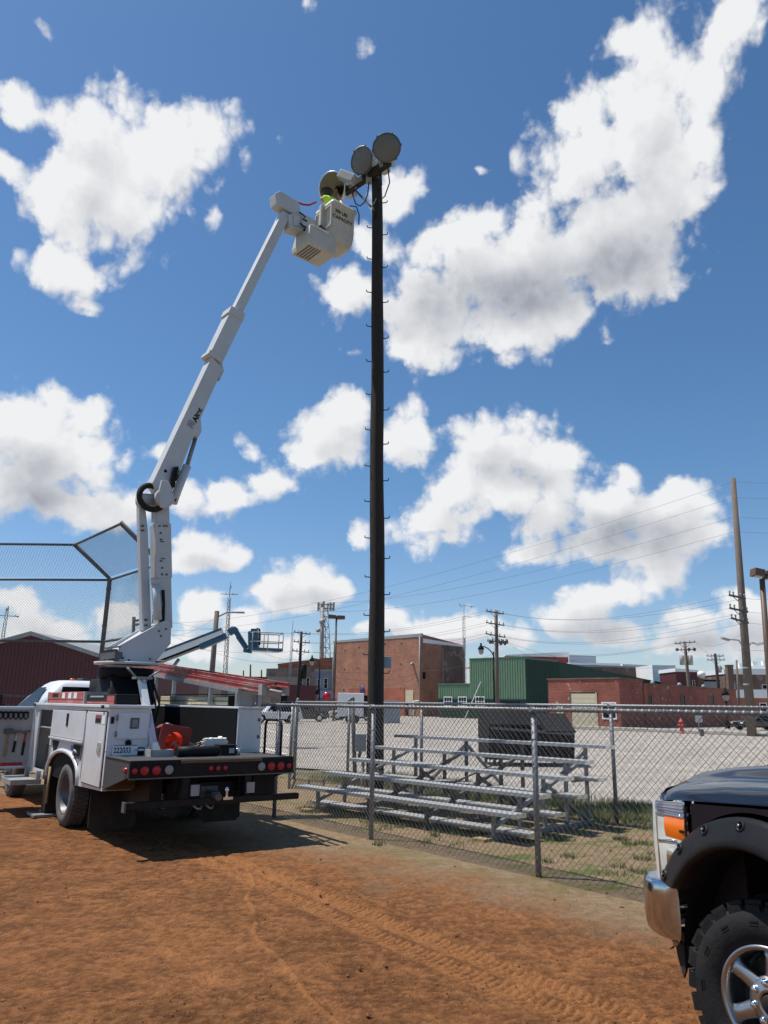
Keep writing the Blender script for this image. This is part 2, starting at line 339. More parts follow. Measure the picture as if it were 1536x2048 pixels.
def brickmat(name, c1, c2, mortar, scale=1.0, patch=None, rough=.9):
    mt = bpy.data.materials.new(name); mt.use_nodes = True; nt = mt.node_tree; N, L = nt.nodes, nt.links; b = N['Principled BSDF']; b.inputs['Roughness'].default_value = rough
    tc = N.new('ShaderNodeTexCoord'); sp = N.new('ShaderNodeSeparateXYZ'); L.new(tc.outputs['Object'], sp.inputs[0])
    ad = N.new('ShaderNodeMath'); ad.operation = 'ADD'; L.new(sp.outputs[0], ad.inputs[0]); L.new(sp.outputs[1], ad.inputs[1])
    cb = N.new('ShaderNodeCombineXYZ'); L.new(ad.outputs[0], cb.inputs[0]); L.new(sp.outputs[2], cb.inputs[1])
    br = N.new('ShaderNodeTexBrick'); L.new(cb.outputs[0], br.inputs['Vector']); br.inputs['Scale'].default_value = scale
    br.inputs['Brick Width'].default_value = .42; br.inputs['Row Height'].default_value = .15; br.inputs['Mortar Size'].default_value = .012
    br.inputs['Color1'].default_value = (*c1, 1); br.inputs['Color2'].default_value = (*c2, 1); br.inputs['Mortar'].default_value = (*mortar, 1); br.inputs['Bias'].default_value = 0
    nz = N.new('ShaderNodeTexNoise'); nz.inputs['Scale'].default_value = .45; nz.inputs['Detail'].default_value = 9; nz.inputs['Roughness'].default_value = .7; L.new(cb.outputs[0], nz.inputs['Vector'])
    rm = N.new('ShaderNodeMapRange'); rm.inputs[1].default_value = .3; rm.inputs[2].default_value = .7; rm.inputs[3].default_value = .68; rm.inputs[4].default_value = 1.3; L.new(nz.outputs['Fac'], rm.inputs[0])
    mu = N.new('ShaderNodeMix'); mu.data_type = 'RGBA'; mu.blend_type = 'MULTIPLY'; mu.inputs['Factor'].default_value = 1; L.new(br.outputs['Color'], mu.inputs['A']); L.new(rm.outputs[0], mu.inputs['B'])
    res = mu.outputs['Result']
    if patch:
        n2 = N.new('ShaderNodeTexNoise'); n2.inputs['Scale'].default_value = patch[1]; n2.inputs['Detail'].default_value = 4; L.new(cb.outputs[0], n2.inputs['Vector'])
        r2 = N.new('ShaderNodeMapRange'); r2.inputs[1].default_value = patch[2]; r2.inputs[2].default_value = patch[2]+.03; L.new(n2.outputs['Fac'], r2.inputs[0])
        m2 = N.new('ShaderNodeMix'); m2.data_type = 'RGBA'; L.new(r2.outputs[0], m2.inputs['Factor']); L.new(res, m2.inputs['A']); m2.inputs['B'].default_value = (*patch[0], 1); res = m2.outputs['Result']
    L.new(res, b.inputs['Base Color']); return mt
def glassmat(name, col=(.02, .025, .03), rough=.06):
    return pm(name, (.006, .007, .008), .2, 0, .2, 3, spec=.15)
M = {}
M['white'] = pm('white_paint', (.68, .70, .72), .32, 0, .03, 5, spec=.5, coat=.2, dirt=((.42, .36, .30), .4))
M['boomw'] = pm('boom_white', (.50, .51, .52), .5, 0, .03, 3, dirt=((.34, .31, .27), .4), spec=.35)
M['fibre'] = pm('fibreglass', (.50, .47, .41), .55, 0, .06, 6, dirt=((.30, .24, .17), .6), spec=.35)
M['offw'] = pm('white_bright', (.8, .8, .79), .6, 0, .03, 1.5, dirt=((.6, .58, .54), .3))
M['black'] = pm('black_paint', (.007, .007, .008), .6, 0, .2, 6, dirt=((.03, .025, .02), .3), spec=.25)
M['rubber'] = pm('rubber', (.016, .016, .016), .8, 0, .25, 10, bump=.2, dirt=((.07, .055, .045), .4), spec=.3)
M['tyre'] = pm('tyre_rubber', (.017, .017, .018), .72, 0, .2, 14, bump=.15, dirt=((.05, .04, .032), .5), spec=.2)
M['dusttyre'] = pm('dusty_tyre', (.11, .10, .095), .85, 0, .2, 10, dirt=((.22, .17, .12), .6))
M['steel'] = pm('galvanised_steel', (.25, .26, .27), .55, .6, .15, 20, dirt=((.2, .2, .2), .4))
M['darksteel'] = pm('weathered_steel', (.13, .13, .13), .55, .6, .2, 12, dirt=((.10, .07, .05), .5))
M['wire'] = pm('fence_wire', (.13, .13, .13), .6, .4, .2, 30)
M['wiredark'] = pm('backstop_wire', (.075, .08, .085), .6, .4, .2, 30)
M['alu'] = pm('aluminium', (.37, .38, .385), .5, .6, .08, 10, dirt=((.4, .38, .35), .35), stretch=(1, 1, 1))
M['alubr'] = pm('bright_aluminium', (.75, .76, .77), .3, .9, .06, 10)
M['plate'] = pm('tread_plate', (.06, .06, .062), .55, .25, .25, 40, bump=.6, bscale=60)
M['rimdull'] = pm('dusty_rim', (.13, .13, .135), .5, .6, .2, 10, dirt=((.2, .16, .12), .5))
M['oldwood'] = pm('dark_old_wood', (.12, .08, .045), .85, 0, .3, 8, stretch=(.4, 3, 3))
M['chrome'] = pm('chrome', (.78, .78, .78), .07, 1, .03, 5)
M['wood'] = pm('pole_wood', (.030, .021, .0155), .85, 0, .5, 14, bump=.8, bscale=36, stretch=(6, 6, .35))
M['woodgrey'] = pm('weathered_pole', (.15, .12, .10), .9, 0, .3, 6, bump=.4, stretch=(4, 4, .3))
M['plank'] = pm('bare_plank', (.32, .22, .11), .8, 0, .2, 8, stretch=(.4, 3, 3))
M['glass'] = glassmat('dark_glass')
M['redlens'] = pm('red_lens', (.42, .012, .02), .25, 0, .1, 20)
M['greylens'] = pm('grey_lens', (.30, .30, .28), .3, 0, .1, 20)
M['amber'] = pm('amber_lens', (.85, .17, .006), .16, 0, .08, 12, coat=.6)
M['redpaint'] = pm('red_fibreglass', (.38, .075, .06), .5, 0, .15, 6, dirt=((.52, .36, .32), .85))
M['cream'] = pm('cream_case', (.55, .50, .34), .5, 0, .08, 6, dirt=((.35, .3, .2), .5))
M['blue'] = pm('lift_blue', (.013, .085, .15), .4, 0, .1, 4, coat=.3)
M['hivis'] = pm('hi_vis_cloth', (.50, .85, .06), .85, 0, .1, 20)
M['skin'] = pm('skin', (.45, .24, .16), .55, 0, .08, 15)
M['denim'] = pm('denim', (.05, .07, .13), .9, 0, .2, 15)
M['hat'] = pm('dark_hat', (.03, .022, .018), .8, 0, .2, 15)
M['maroon'] = pm('maroon_metal', (.085, .017, .02), .6, 0, .08, 2)
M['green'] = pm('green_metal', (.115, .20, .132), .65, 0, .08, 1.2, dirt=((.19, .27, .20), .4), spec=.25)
M['greend'] = pm('green_metal_dark', (.030, .062, .046), .65, 0, .08, 1.2, spec=.25)  # base strip's own dark green; on the side walls, shade put into the colour
M['greytrim'] = pm('grey_trim', (.30, .31, .31), .6, 0, .1, 3)
M['brown'] = pm('bronze_lamp', (.10, .062, .038), .55, 0, .15, 4)
M['concrete'] = pm('concrete', (.36, .34, .31), .9, 0, .12, 3, bump=.2)
M['tan'] = pm('tan_wall', (.27, .215, .165), .9, 0, .2, 1.2)
M['beige'] = pm('beige_door', (.55, .49, .35), .6, 0, .05, 1.5)
M['hydrant'] = pm('hydrant_red', (.42, .05, .045), .5, 0, .1, 10)
M['leaf'] = pm('leaf_green', (.055, .11, .022), .7, 0, .35, 2)
M['grass'] = pm('grass_blade', (.12, .165, .045), .8, 0, .4, 1.5, col2=(.20, .20, .08))
M['black2'] = pm('deep_black', (.006, .006, .007), .7, 0, .2, 5, spec=.2)
M['greybox'] = pm('grey_box', (.34, .34, .33), .6, 0, .1, 8, dirt=((.2, .17, .13), .4))
M['navy'] = pm('navy_car_paint', (.004, .007, .015), .3, .0, .1, 60, coat=.6, spec=.1)
M['flare'] = pm('satin_black_flare', (.008, .009, .011), .5, 0, .1, 30, spec=.18)

def add_dust(mt, z0, z1, amt, col):
    """road dust that thins out upwards from the sills (height above the ground in the vehicle's own frame)"""
    nt = mt.node_tree; N, L = nt.nodes, nt.links; b = N['Principled BSDF']; src = b.inputs['Base Color'].links[0].from_socket
    tc = N.new('ShaderNodeTexCoord'); sp = N.new('ShaderNodeSeparateXYZ'); L.new(tc.outputs['Object'], sp.inputs[0]); r = N.new('ShaderNodeMapRange'); L.new(sp.outputs[2], r.inputs[0])
    for i, v in enumerate((z0, z1, amt, 0.0)): r.inputs[i+1].default_value = v
    nz = N.new('ShaderNodeTexNoise'); nz.inputs['Scale'].default_value = 7; nz.inputs['Detail'].default_value = 8; nz.inputs['Roughness'].default_value = .7; mp = N.new('ShaderNodeMapping'); mp.inputs['Scale'].default_value = (1, 1, .35); L.new(tc.outputs['Object'], mp.inputs[0]); L.new(mp.outputs[0], nz.inputs['Vector'])
    r2 = N.new('ShaderNodeMapRange'); r2.inputs[1].default_value = .3; r2.inputs[2].default_value = .7; L.new(nz.outputs['Fac'], r2.inputs[0])
    mu = N.new('ShaderNodeMath'); mu.operation = 'MULTIPLY'; L.new(r.outputs[0], mu.inputs[0]); L.new(r2.outputs[0], mu.inputs[1])
    mx = N.new('ShaderNodeMix'); mx.data_type = 'RGBA'; L.new(mu.outputs[0], mx.inputs['Factor']); L.new(src, mx.inputs['A']); mx.inputs['B'].default_value = (*col, 1); L.new(mx.outputs['Result'], b.inputs['Base Color'])
add_dust(M['white'], .5, 1.25, .55, (.33, .24, .16)); add_dust(M['navy'], .4, 1.1, .5, (.16, .10, .06)); add_dust(M['flare'], .7, 1.15, .35, (.10, .07, .045)); add_dust(M['black'], .3, 1.1, .5, (.075, .052, .036)); add_dust(M['rubber'], .0, .7, .7, (.13, .09, .06))
# ------------------------------------------------------------------ ground
def vnoise(x, y, seed=0):
    xi = np.floor(x).astype(np.int64); yi = np.floor(y).astype(np.int64); fx = x-xi; fy = y-yi
    fx = fx*fx*(3-2*fx); fy = fy*fy*(3-2*fy)
    def h(a, b):
        n = (a*374761393+b*668265263+seed*982451653) & 0xffffffff; n = ((n ^ (n >> 13))*1274126177) & 0xffffffff
        return ((n ^ (n >> 16)) & 0xffff)/65535.0
    return (h(xi,yi)*(1-fx)+h(xi+1,yi)*fx)*(1-fy)+(h(xi,yi+1)*(1-fx)+h(xi+1,yi+1)*fx)*fy
def fbm(x, y, f, oc=5, g=.5, seed=0):
    s = 0; a = 1; t = 0
    for i in range(oc): s = s+a*vnoise(x*f, y*f, seed+i*17); t += a; a *= g; f *= 2.03
    return s/t
def sstep(a, b, x):
    t = np.clip((x-a)/(b-a), 0, 1); return t*t*(3-2*t)
FP1 = gnd(742, 1678); FP2 = gnd(1077, 1755); FU = (FP2-FP1).normalized(); FN = V(FU.y, -FU.x, 0)   # FN points to the field
if FN.dot(V(0, -1, 0)) < 0: FN = -FN
BP1 = gnd(1232, 1650)
def polyd(X, Y, pts):
    """distance to polyline and arclength, signed lateral"""
    best = np.full(X.shape, 1e9); S = np.zeros(X.shape); Lt = np.zeros(X.shape); acc = 0
    for a, b in zip(pts[:-1], pts[1:]):
        dx, dy = b[0]-a[0], b[1]-a[1]; l = math.hypot(dx, dy); t = ((X-a[0])*dx+(Y-a[1])*dy)/l/l; tc = np.clip(t, 0, 1)
        d = np.hypot(X-a[0]-tc*dx, Y-a[1]-tc*dy); k = d < best
        best = np.where(k, d, best); S = np.where(k, acc+tc*l, S); Lt = np.where(k, ((X-a[0])*dy-(Y-a[1])*dx)/l, Lt); acc += l
    return best, S, Lt
def dirt():
    ys = [2.3]
    while ys[-1] < 19.5: ys.append(ys[-1]+.0052*ys[-1]**.95)
    ys = np.array(ys); xs = np.concatenate([np.arange(-12, -4, .05), np.arange(-4, 4.5, .019), np.arange(4.5, 9, .05)])
    X, Y = np.meshgrid(xs, ys)
    big = fbm(X, Y, .55, 4, .55, 1); med = fbm(X, Y*1.5, 3.1, 4, .6, 5); fine = fbm(X, Y, 17, 3, .65, 9); rid = np.abs(fbm(X*.6+Y*.15, Y*2.2, 5, 3, .6, 31)-.5)
    Z = (big-.5)*.03+(med-.5)*.009+(fine-.5)*.008+(fbm(X, Y, 42, 2, .6, 77)-.5)*.012
    grit = fbm(X, Y, 42, 2, .6, 77); dry = sstep(.28, .76, .14*big+.22*med+.34*fine+.36*grit-.04+.25*(rid-.12))
    # tyre track left by the truck
    tp = [gnd(*p) for p in ((330,1680),(480,1738),(640,1805),(800,1872),(960,1937),(1120,2000),(1260,2055))]; tp = [(p.x, p.y) for p in tp]
    for off, amp in ((-.13, 1), (.13, .8)):
        d, S, Lt = polyd(X, Y, tp); w = sstep(.125, .085, np.abs(Lt-off))*(d < .5)*sstep(.2, .7, S)
        bars = np.sign(np.sin(2*np.pi*(S/.062)+np.where(Lt > off, 1, -1)*(Lt-off)*38))
        Z = Z*(1-.55*w*amp)+w*amp*(-.014+.007*bars); dry = dry+w*amp*(.45+.4*bars)
    for pp, off in (([(150,1720),(420,1860),(700,2010),(800,2070)], 0), ([(560,2060),(250,1830),(60,1720)], 0), ([(900,2060),(1190,1900),(1260,1850)],0)):
        q = [(gnd(*p).x, gnd(*p).y) for p in pp]; d, S, Lt = polyd(X, Y, q); w = sstep(.13, .07, np.abs(Lt))*(d < .3)*.6*sstep(.35, .6, big*.5+med*.5)
        Z = Z-w*.006+w*.003*np.sign(np.sin(2*np.pi*S/.055+Lt*30)); dry = dry+.22*w
    # little ridge that winds across the dirt
    rp = [(gnd(*p).x, gnd(*p).y) for p in ((503,1750),(509,1770),(492,1797),(505,1815),(511,1845),(507,1872),(530,1896),(562,1921),(588,1952),(612,1990),(642,2018),(690,2058))]
    d, S, Lt = polyd(X, Y, rp); w = sstep(.024, .005, d+.014*(fine-.5)); Z = Z+w*.014; dry = dry+.62*w*sstep(.3, .55, med)
    # footprints
    fr = np.random.default_rng(5)
    for i in range(150):
        fx, fy = fr.uniform(-4, 3), fr.uniform(3.8, 10); a = fr.uniform(0, 6.28); c, s_ = math.cos(a), math.sin(a)
        u = ((X-fx)*c+(Y-fy)*s_)/.13; v = (-(X-fx)*s_+(Y-fy)*c)/.05; k = np.exp(-(u*u+v*v)**2); Z -= .009*k; dry += .2*k*fr.uniform(-.6, 1)
    dist = (X-FP1.x)*FN.x+(Y-FP1.y)*FN.y          # metres on the field side of the fence
    tan = sstep(1.75, .35, dist+1.5*(big-.5)+.8*(med-.5)+.15*(X+0))
    grs = sstep(.52, .74, med*.6+fine*.25+.2*big)*tan*sstep(1.2, -.3, dist)
    grs = np.maximum(grs, sstep(.5, .62, big*.6+med*.4)*sstep(.62, .9, tan)*sstep(-.1, .5, dist)*.5)
    bq_ = BP1+V(0,0,0); dist2 = (X-bq_.x)*.75+(Y-bq_.y)*.66; grs = np.maximum(grs, sstep(.25, 1.0, dist2+1.2*(med-.5))*sstep(.36, .52, .5*med+.3*fine+.2*big)*.95)
    Z = Z*(1-.35*tan)-.07*sstep(.9, 1.4, dist2+.5*(med-.5))
    me_v = np.stack([X, Y, Z], -1).reshape(-1, 3); ny, nx = X.shape
    idx = np.arange(ny*nx).reshape(ny, nx); F = np.stack([idx[:-1,:-1], idx[:-1,1:], idx[1:,1:], idx[1:,:-1]], -1).reshape(-1, 4)
    mt = bpy.data.materials.new('infield_dirt'); mt.use_nodes = True; nt = mt.node_tree; N, L = nt.nodes, nt.links; b = N['Principled BSDF']; b.inputs['Roughness'].default_value = .95; b.inputs['Specular IOR Level'].default_value = .15
    def attr(n): a = N.new('ShaderNodeAttribute'); a.attribute_name = n; return a.outputs['Fac']
    def mix(fac, A, B):
        q = N.new('ShaderNodeMix'); q.data_type = 'RGBA'
        if isinstance(fac, float): q.inputs['Factor'].default_value = fac
        else: L.new(fac, q.inputs['Factor'])
        for nm, c in (('A', A), ('B', B)):
            if isinstance(c, tuple): q.inputs[nm].default_value = (*c, 1)
            else: L.new(c, q.inputs[nm])
        return q.outputs['Result']
    tc = N.new('ShaderNodeTexCoord')
    def noise(sc, lo, hi, det=6):
        n = N.new('ShaderNodeTexNoise'); n.inputs['Scale'].default_value = sc; n.inputs['Detail'].default_value = det; n.inputs['Roughness'].default_value = .7; L.new(tc.outputs['Object'], n.inputs['Vector'])
        r = N.new('ShaderNodeMapRange'); r.inputs[1].default_value = lo; r.inputs[2].default_value = hi; L.new(n.outputs['Fac'], r.inputs[0]); return r.outputs[0]
    c = mix(attr('dry'), (.098, .040, .0145), (.345, .148, .056))
    c = mix(noise(42, .48, .78), c, (.12, .047, .018)); c = mix(noise(75, .58, .72), c, (.46, .23, .105))
    t = mix(noise(9, .35, .65), (.20, .135, .075), (.31, .225, .145)); t = mix(noise(45, .55, .7), t, (.12, .09, .055))
    t = mix(attr('grs'), t, (.095, .125, .032))
    c = mix(attr('tan'), c, t); L.new(c, b.inputs['Base Color'])
    bz = N.new('ShaderNodeTexNoise'); bz.inputs['Scale'].default_value = 48; bz.inputs['Detail'].default_value = 7; bz.inputs['Roughness'].default_value = .75; L.new(tc.outputs['Object'], bz.inputs['Vector'])
    bp = N.new('ShaderNodeBump'); bp.inputs['Strength'].default_value = 1.0; bp.inputs['Distance'].default_value = .020; L.new(bz.outputs['Fac'], bp.inputs['Height']); L.new(bp.outputs[0], b.inputs['Normal'])
    o = fastmesh('dirt_infield', me_v, F, mt, smooth=True)
    for n, a in (('dry', np.clip(dry, 0, 1)), ('tan', tan), ('grs', np.clip(grs, 0, 1))):
        at_ = o.data.attributes.new(n, 'FLOAT', 'POINT'); at_.data.foreach_set('value', a.astype(np.float32).ravel())
    tag(o, kind='structure')
dirt()
def sheet(name, pts, z, mat, kind='structure'):
    mb = MB(); mb.add([(p[0], p[1], z) for p in pts], [tuple(range(len(pts)))]); return tag(mb.build(name, mat, recalc=False), kind=kind)
M['farground'] = pm('far_ground', (.16, .15, .10), .95, 0, .3, .02)
mb = MB(); mb.add([(-3000,-3000,-.06),(3000,-3000,-.06),(3000,3000,-.06),(-3000,3000,-.06)], [(0,1,2,3)]); tag(mb.build('ground', M['farground'], recalc=False), kind='structure')
M['turf'] = pm('worn_turf', (.075, .085, .026), .95, 0, .3, 1.2, col2=(.17, .145, .075), bump=.5, bscale=40)
M['gravel'] = pm('gravel', (.28, .245, .21), .95, 0, .1, .6, col2=(.43, .385, .33), bump=.7, bscale=35, dirt=((.19, .17, .15), .75), detail=12)
M['asphalt'] = pm('old_asphalt', (.23, .225, .22), .95, 0, .14, .4, detail=12)
LD = V(-.63, .775, 0)                                     # direction of the fence and of the lot edge
g0 = BP1+V(1.0, .9, 0)
e1, e2 = g0-LD*16, g0+LD*9.5
sheet('worn_grass_verge', [(e1.x-1.9, e1.y-1.7), (40, -6), (60, 20), (e2.x+2, e2.y+3), (e2.x-3.2, e2.y-2.6)], -.028, M['turf'])
def lot():
    n = 80; vs = []; fs = []
    for i in range(n+1):                                  # ragged near edge
        p = e1+(e2-e1)*(i/n); k = .55+.5*math.sin(i*.9)*random.random()+random.uniform(-.22, .22); q = p+V(.775, .63, 0)*k; vs.append((q.x, q.y, -.012))
    vs += [(-34, 40, -.012), (-52, 150, -.012), (60, 175, -.012), (150, 110, -.012), (75, 12, -.012)]
    mb = MB(); mb.add(vs, [tuple(range(len(vs)))]); tag(mb.build('gravel_lot', M['gravel'], recalc=False), kind='structure')
lot()
M['paint'] = pm('road_paint', (.62, .62, .60), .8, 0, .15, 9)
for (a, b_) in (((529,1460),(585,1473)), ((527,1497),(572,1508.5))):
    A, B = gnd(*a), gnd(*b_); d = (B-A).normalized()*.0; n = V(-(B-A).y, (B-A).x, 0).normalized()*.09
    mb = MB(); mb.add([(*(A+n).xy, .006), (*(A-n).xy, .006), (*(B-n).xy, .006), (*(B+n).xy, .006)], [(0,1,2,3)]); tag(mb.build('parking_line', M['paint'], recalc=False), kind='structure')
# kerb, grass strip and pavement in front of the low brick building
K1, K2 = gnd(1250, 1462), gnd(1560, 1474); kd = (K2-K1).normalized(); kn = V(-kd.y, kd.x, 0)
if kn.y < 0: kn = -kn
mb = MB(); a, b_ = K1-kd*14, K2+kd*30
mb.prism([a, a+kn*.16, a+kn*.16+V(0,0,.13), a+V(0,0,.13)], b_-a); tag(mb.build('kerb', M['concrete'], bevel=.02), kind='structure')
sheet('grass_strip', [a+kn*.16, b_+kn*.16, b_+kn*3.4, a+kn*3.4], .11, M['turf'])
sheet('pavement', [a+kn*3.4, b_+kn*3.4, b_+kn*9, a+kn*9], .1, M['concrete'])
def blades(name, spots, label, n_each=None, hmin=.04, hmax=.13, wid=.007, mat=None):
    """spots: (x, y, radius, count)"""
    P = []
    for x, y, r, n in spots:
        a = rng.uniform(0, 6.28, n); rr = r*np.sqrt(rng.uniform(0, 1, n)); P.append(np.stack([x+rr*np.cos(a), y+rr*np.sin(a)], -1))
    P = np.concatenate(P); n = len(P); h = rng.uniform(hmin, hmax, n); a = rng.uniform(0, 6.28, n); l = rng.uniform(0, .6, n)*h; b = rng.uniform(0, 6.28, n); w = wid*rng.uniform(.6, 1.4, n)
    z = np.full(n, -.02)
    v0 = np.stack([P[:,0]-np.cos(a)*w, P[:,1]-np.sin(a)*w, z], -1); v1 = np.stack([P[:,0]+np.cos(a)*w, P[:,1]+np.sin(a)*w, z], -1)
    v2 = np.stack([P[:,0]+np.cos(b)*l, P[:,1]+np.sin(b)*l, z+h], -1)
    vs = np.stack([v0, v1, v2], 1).reshape(-1, 3); F = np.arange(n*3).reshape(-1, 3)
    o = fastmesh(name, vs, F, mat or M['grass']); tag(o, label, 'grass', kind='stuff')
sp = []
for i in range(330):                                       # ragged strip along the lot
    t = random.uniform(-14, 8); p = g0+LD*t+V(.775, .63, 0)*random.uniform(-1.25, .9); sp.append((p.x, p.y, random.uniform(.2, .7), 170))
blades('grass', sp, 'patchy green grass along the edge of the gravel lot behind the bleachers', hmin=.05, hmax=.17)
sp = []
for i in range(60):
    t = random.uniform(-1.0, 4.6); p = FP1+FU*t-FN*random.uniform(.3, 3.0); sp.append((p.x, p.y, random.uniform(.04, .16), random.randint(15, 60)))
for i in range(60):
    t = random.uniform(-.6, 3.6); p = V(-1.1, 12.9, 0)+V(.7, -.714, 0)*t+V(.7, .7, 0)*random.uniform(-.35, .9); sp.append((p.x, p.y, random.uniform(.05, .2), random.randint(20, 90)))
for x, y, n in ((1260,1690,160),(1285,1720,120),(1240,1680,130),(1275,1745,80),(1235,1735,80),(1290,1690,150),(1115,1680,120),(760,1690,60)):
    p = gnd(x, y); sp.append((p.x, p.y, .1, n))
blades('grass', sp, 'thin grass tufts in the bare dirt under and beside the bleachers', hmin=.03, hmax=.1)
sp = []
for i in range(46): p = FP1+FU*random.uniform(-.5, 3.3)+FN*random.uniform(.1, .9); sp.append((p.x, p.y, random.uniform(.05, .3), random.randint(8, 30)))
blades('grass', sp, 'short dry sprigs of grass on the field side of the chain link fence', hmin=.015, hmax=.04, wid=.005)
sp = []
for i in range(60):
    p = a+(b_-a)*random.random()+kn*random.uniform(.3, 3.3); sp.append((p.x, p.y, .5, 60))
blades('grass', sp, 'mown grass strip along the kerb by the red hydrant', hmin=.12, hmax=.26, wid=.02)
def clods():
    n = 5200; y = 3.6+8*rng.uniform(0, 1, n)**1.6; x = rng.uniform(-.55, .56, n)*(y+1); r = rng.uniform(.0025, .0075, n)*(1+2*(rng.uniform(0, 1, n) > .97))
    base = np.array([(1,0,0),(-1,0,0),(0,1,0),(0,-1,0),(0,0,1),(0,0,-1)], float); tri = np.array([(0,2,4),(2,1,4),(1,3,4),(3,0,4),(2,0,5),(1,2,5),(3,1,5),(0,3,5)])
    J = base[None]*rng.uniform(.6, 1.3, (n, 6, 1)); vs = J*r[:,None,None]*np.array([1, 1, .7]); vs[:,:,0] += x[:,None]; vs[:,:,1] += y[:,None]; vs[:,:,2] += .004
    F = (tri[None]+6*np.arange(n)[:,None,None]).reshape(-1, 3)
    o = fastmesh('dirt_clods', vs.reshape(-1, 3), F, pm('clod_dirt', (.17, .065, .026), .95, 0, .45, 3)); tag(o, 'loose crumbs of orange brown dirt strewn over the infield', 'dirt', kind='stuff')
clods()
# ------------------------------------------------------------------ chain link
def zig(U0, du, W, z0, z1, p=.072, r=.0022, curve=None):
    """zig-zag wires; returns verts, quads.  curve(u,z)->point"""
    nw = int(W/p); nz = int((z1-z0)/p); U = (np.arange(nw)[:,None]+((np.arange(nz+1)[None,:]+np.arange(nw)[:,None]) % 2))*p
    Zs = np.broadcast_to(z0+np.arange(nz+1)*p, U.shape)
    return U, Zs
def chainlink(name, fn, W, z0, z1, mat, parent, p=.036, r=.0024, label=None):
    U, Z = zig(None, None, W, z0, z1, p)
    P, T, Nn = fn(U, Z)                                     # positions, unit u direction, unit normal (arrays ...x3)
    nw, nk = U.shape; ang = [math.pi/2, math.pi/2+2.094, math.pi/2+4.189]
    sgn = np.where(np.arange(nk) % 2 == 0, 1, -1)[None, :, None]*r*.9
    rings = [P+Nn*sgn+T*(math.cos(a)*r*1.3)+Nn*(math.sin(a)*r*1.3) for a in ang]
    vs = np.stack(rings, 2).reshape(-1, 3); idx = np.arange(nw*nk*3).reshape(nw, nk, 3); fs = []
    for k in range(3):
        j = (k+1) % 3; fs.append(np.stack([idx[:,:-1,k], idx[:,:-1,j], idx[:,1:,j], idx[:,1:,k]], -1).reshape(-1, 4))
    o = fastmesh(name, vs, np.concatenate(fs), mat, parent); o['kind'] = 'stuff'
    return o
def flatfn(P0, d, n, sag=0):
    P0, d, n = np.array(P0), np.array(d), np.array(n)
    def fn(U, Z):
        P = P0+U[...,None]*d+Z[...,None]*np.array([0,0,1.])
        P = P+n*(.012*np.sin(U*1.9+Z*2)+.008*np.sin(U*4.3))[...,None]
        return P, np.broadcast_to(d, P.shape), np.broadcast_to(n, P.shape)
    return fn
def fence(name, label, P0, d, n, W, posts, H=1.62, post_r=.03, mesh_h=1.68, left_cap=True, r=.0024):
    t = thing(name, label, 'fence', tuple(P0))
    P0, d, n = Vector(P0), Vector(d), Vector(n)
    rail = MB().tube([P0+V(0,0,H), P0+d*W+V(0,0,H)], .020, 12); rail.build('top_rail', M['steel'], t, world=True)
    for s_, extra in posts:
        b = P0+d*s_-n*.03; pb = MB(); pb.tube([b+V(0,0,-.1), b+V(0,0,H-.03+extra)], post_r, 12); po = pb.build('post', M['steel'], t, world=True)
        cb = MB(); cb.lathe([(post_r+.004, 0), (post_r+.004, .03), (post_r*.7, .05), (.002, .06)], b+V(0,0,H-.03+extra), (0,0,1), 12); cb.tube([b+V(0,0,H), b+n*.055+V(0,0,H)], .026, 8)
        cb.build('post_cap', M['steel'], po, world=True)
        for k in range(5): MB().lathe([(post_r+.003, -.006), (post_r+.003, .006)], b+V(0,0,.2+.28*k), (0,0,1), 10).build('post_band', M['steel'], po, world=True)
    ties = MB()
    for k in range(int(W/.072)): ties.lathe([(.019, -.013), (.0245, -.004), (.0245, .004), (.019, .013)], P0+d*(k*.072+.03)+V(0,0,H), d+V(0,0,.25), 8)
    ties.build('tie_wire', M['steel'], t, world=True)['kind'] = 'stuff'
    mi = MT[t.name].inverted().to_translation()
    chainlink('mesh', flatfn(P0+n*.026+mi, d, n), W, .03, mesh_h, M['wire'], t, r=r*.88)
    return t
s0 = -7.35
fence('chain_link_fence', 'near grey chain link fence along the edge of the dirt infield', FP1+FU*s0+FN*.03, FU, FN, 7.35+6.2, [(7.35-4.96, .0), (7.35-2.33, 0), (7.35, 0), (7.35+2.68, 0), (7.35+5.36, 0), (.0, 0)])
BD = V(.66, -.75, 0).normalized(); BN = V(-.75, -.66, 0).normalized()
bq = BP1-BD*8.2
fence('chain_link_fence', 'far chain link fence behind the bleachers beside the gravel lot', bq, BD, BN, 8.2+5.5, [(0, .06), (1.9, .06), (4.1, 0), (8.2, 0), (12.2, 0)], H=1.69, mesh_h=1.72, r=.0022)
def gate():
    A = gnd(578, 1577); B = bq.copy(); d = (B-A); L_ = d.length; d.normalize(); n = V(-d.y, d.x, 0)
    if n.y > 0: n = -n
    t = thing('fence_gate', 'chain link gate panel with a middle bar left of the wooden light pole', 'gate', tuple(A))
    for s_ in (0.0, L_-.08): MB().tube([A+d*s_, A+d*s_+V(0,0,1.66)], .028, 10).build('gate_post', M['steel'], t, world=True)
    for z in (.12, .86, 1.6): MB().tube([A+d*.03+V(0,0,z), A+d*(L_-.11)+V(0,0,z)], .02, 8).build('gate_rail', M['steel'], t, world=True)
    mi = MT[t.name].inverted().to_translation(); chainlink('mesh', flatfn(A+n*.02+mi, d, n), L_-.1, .1, 1.68, M['wire'], t)
gate()
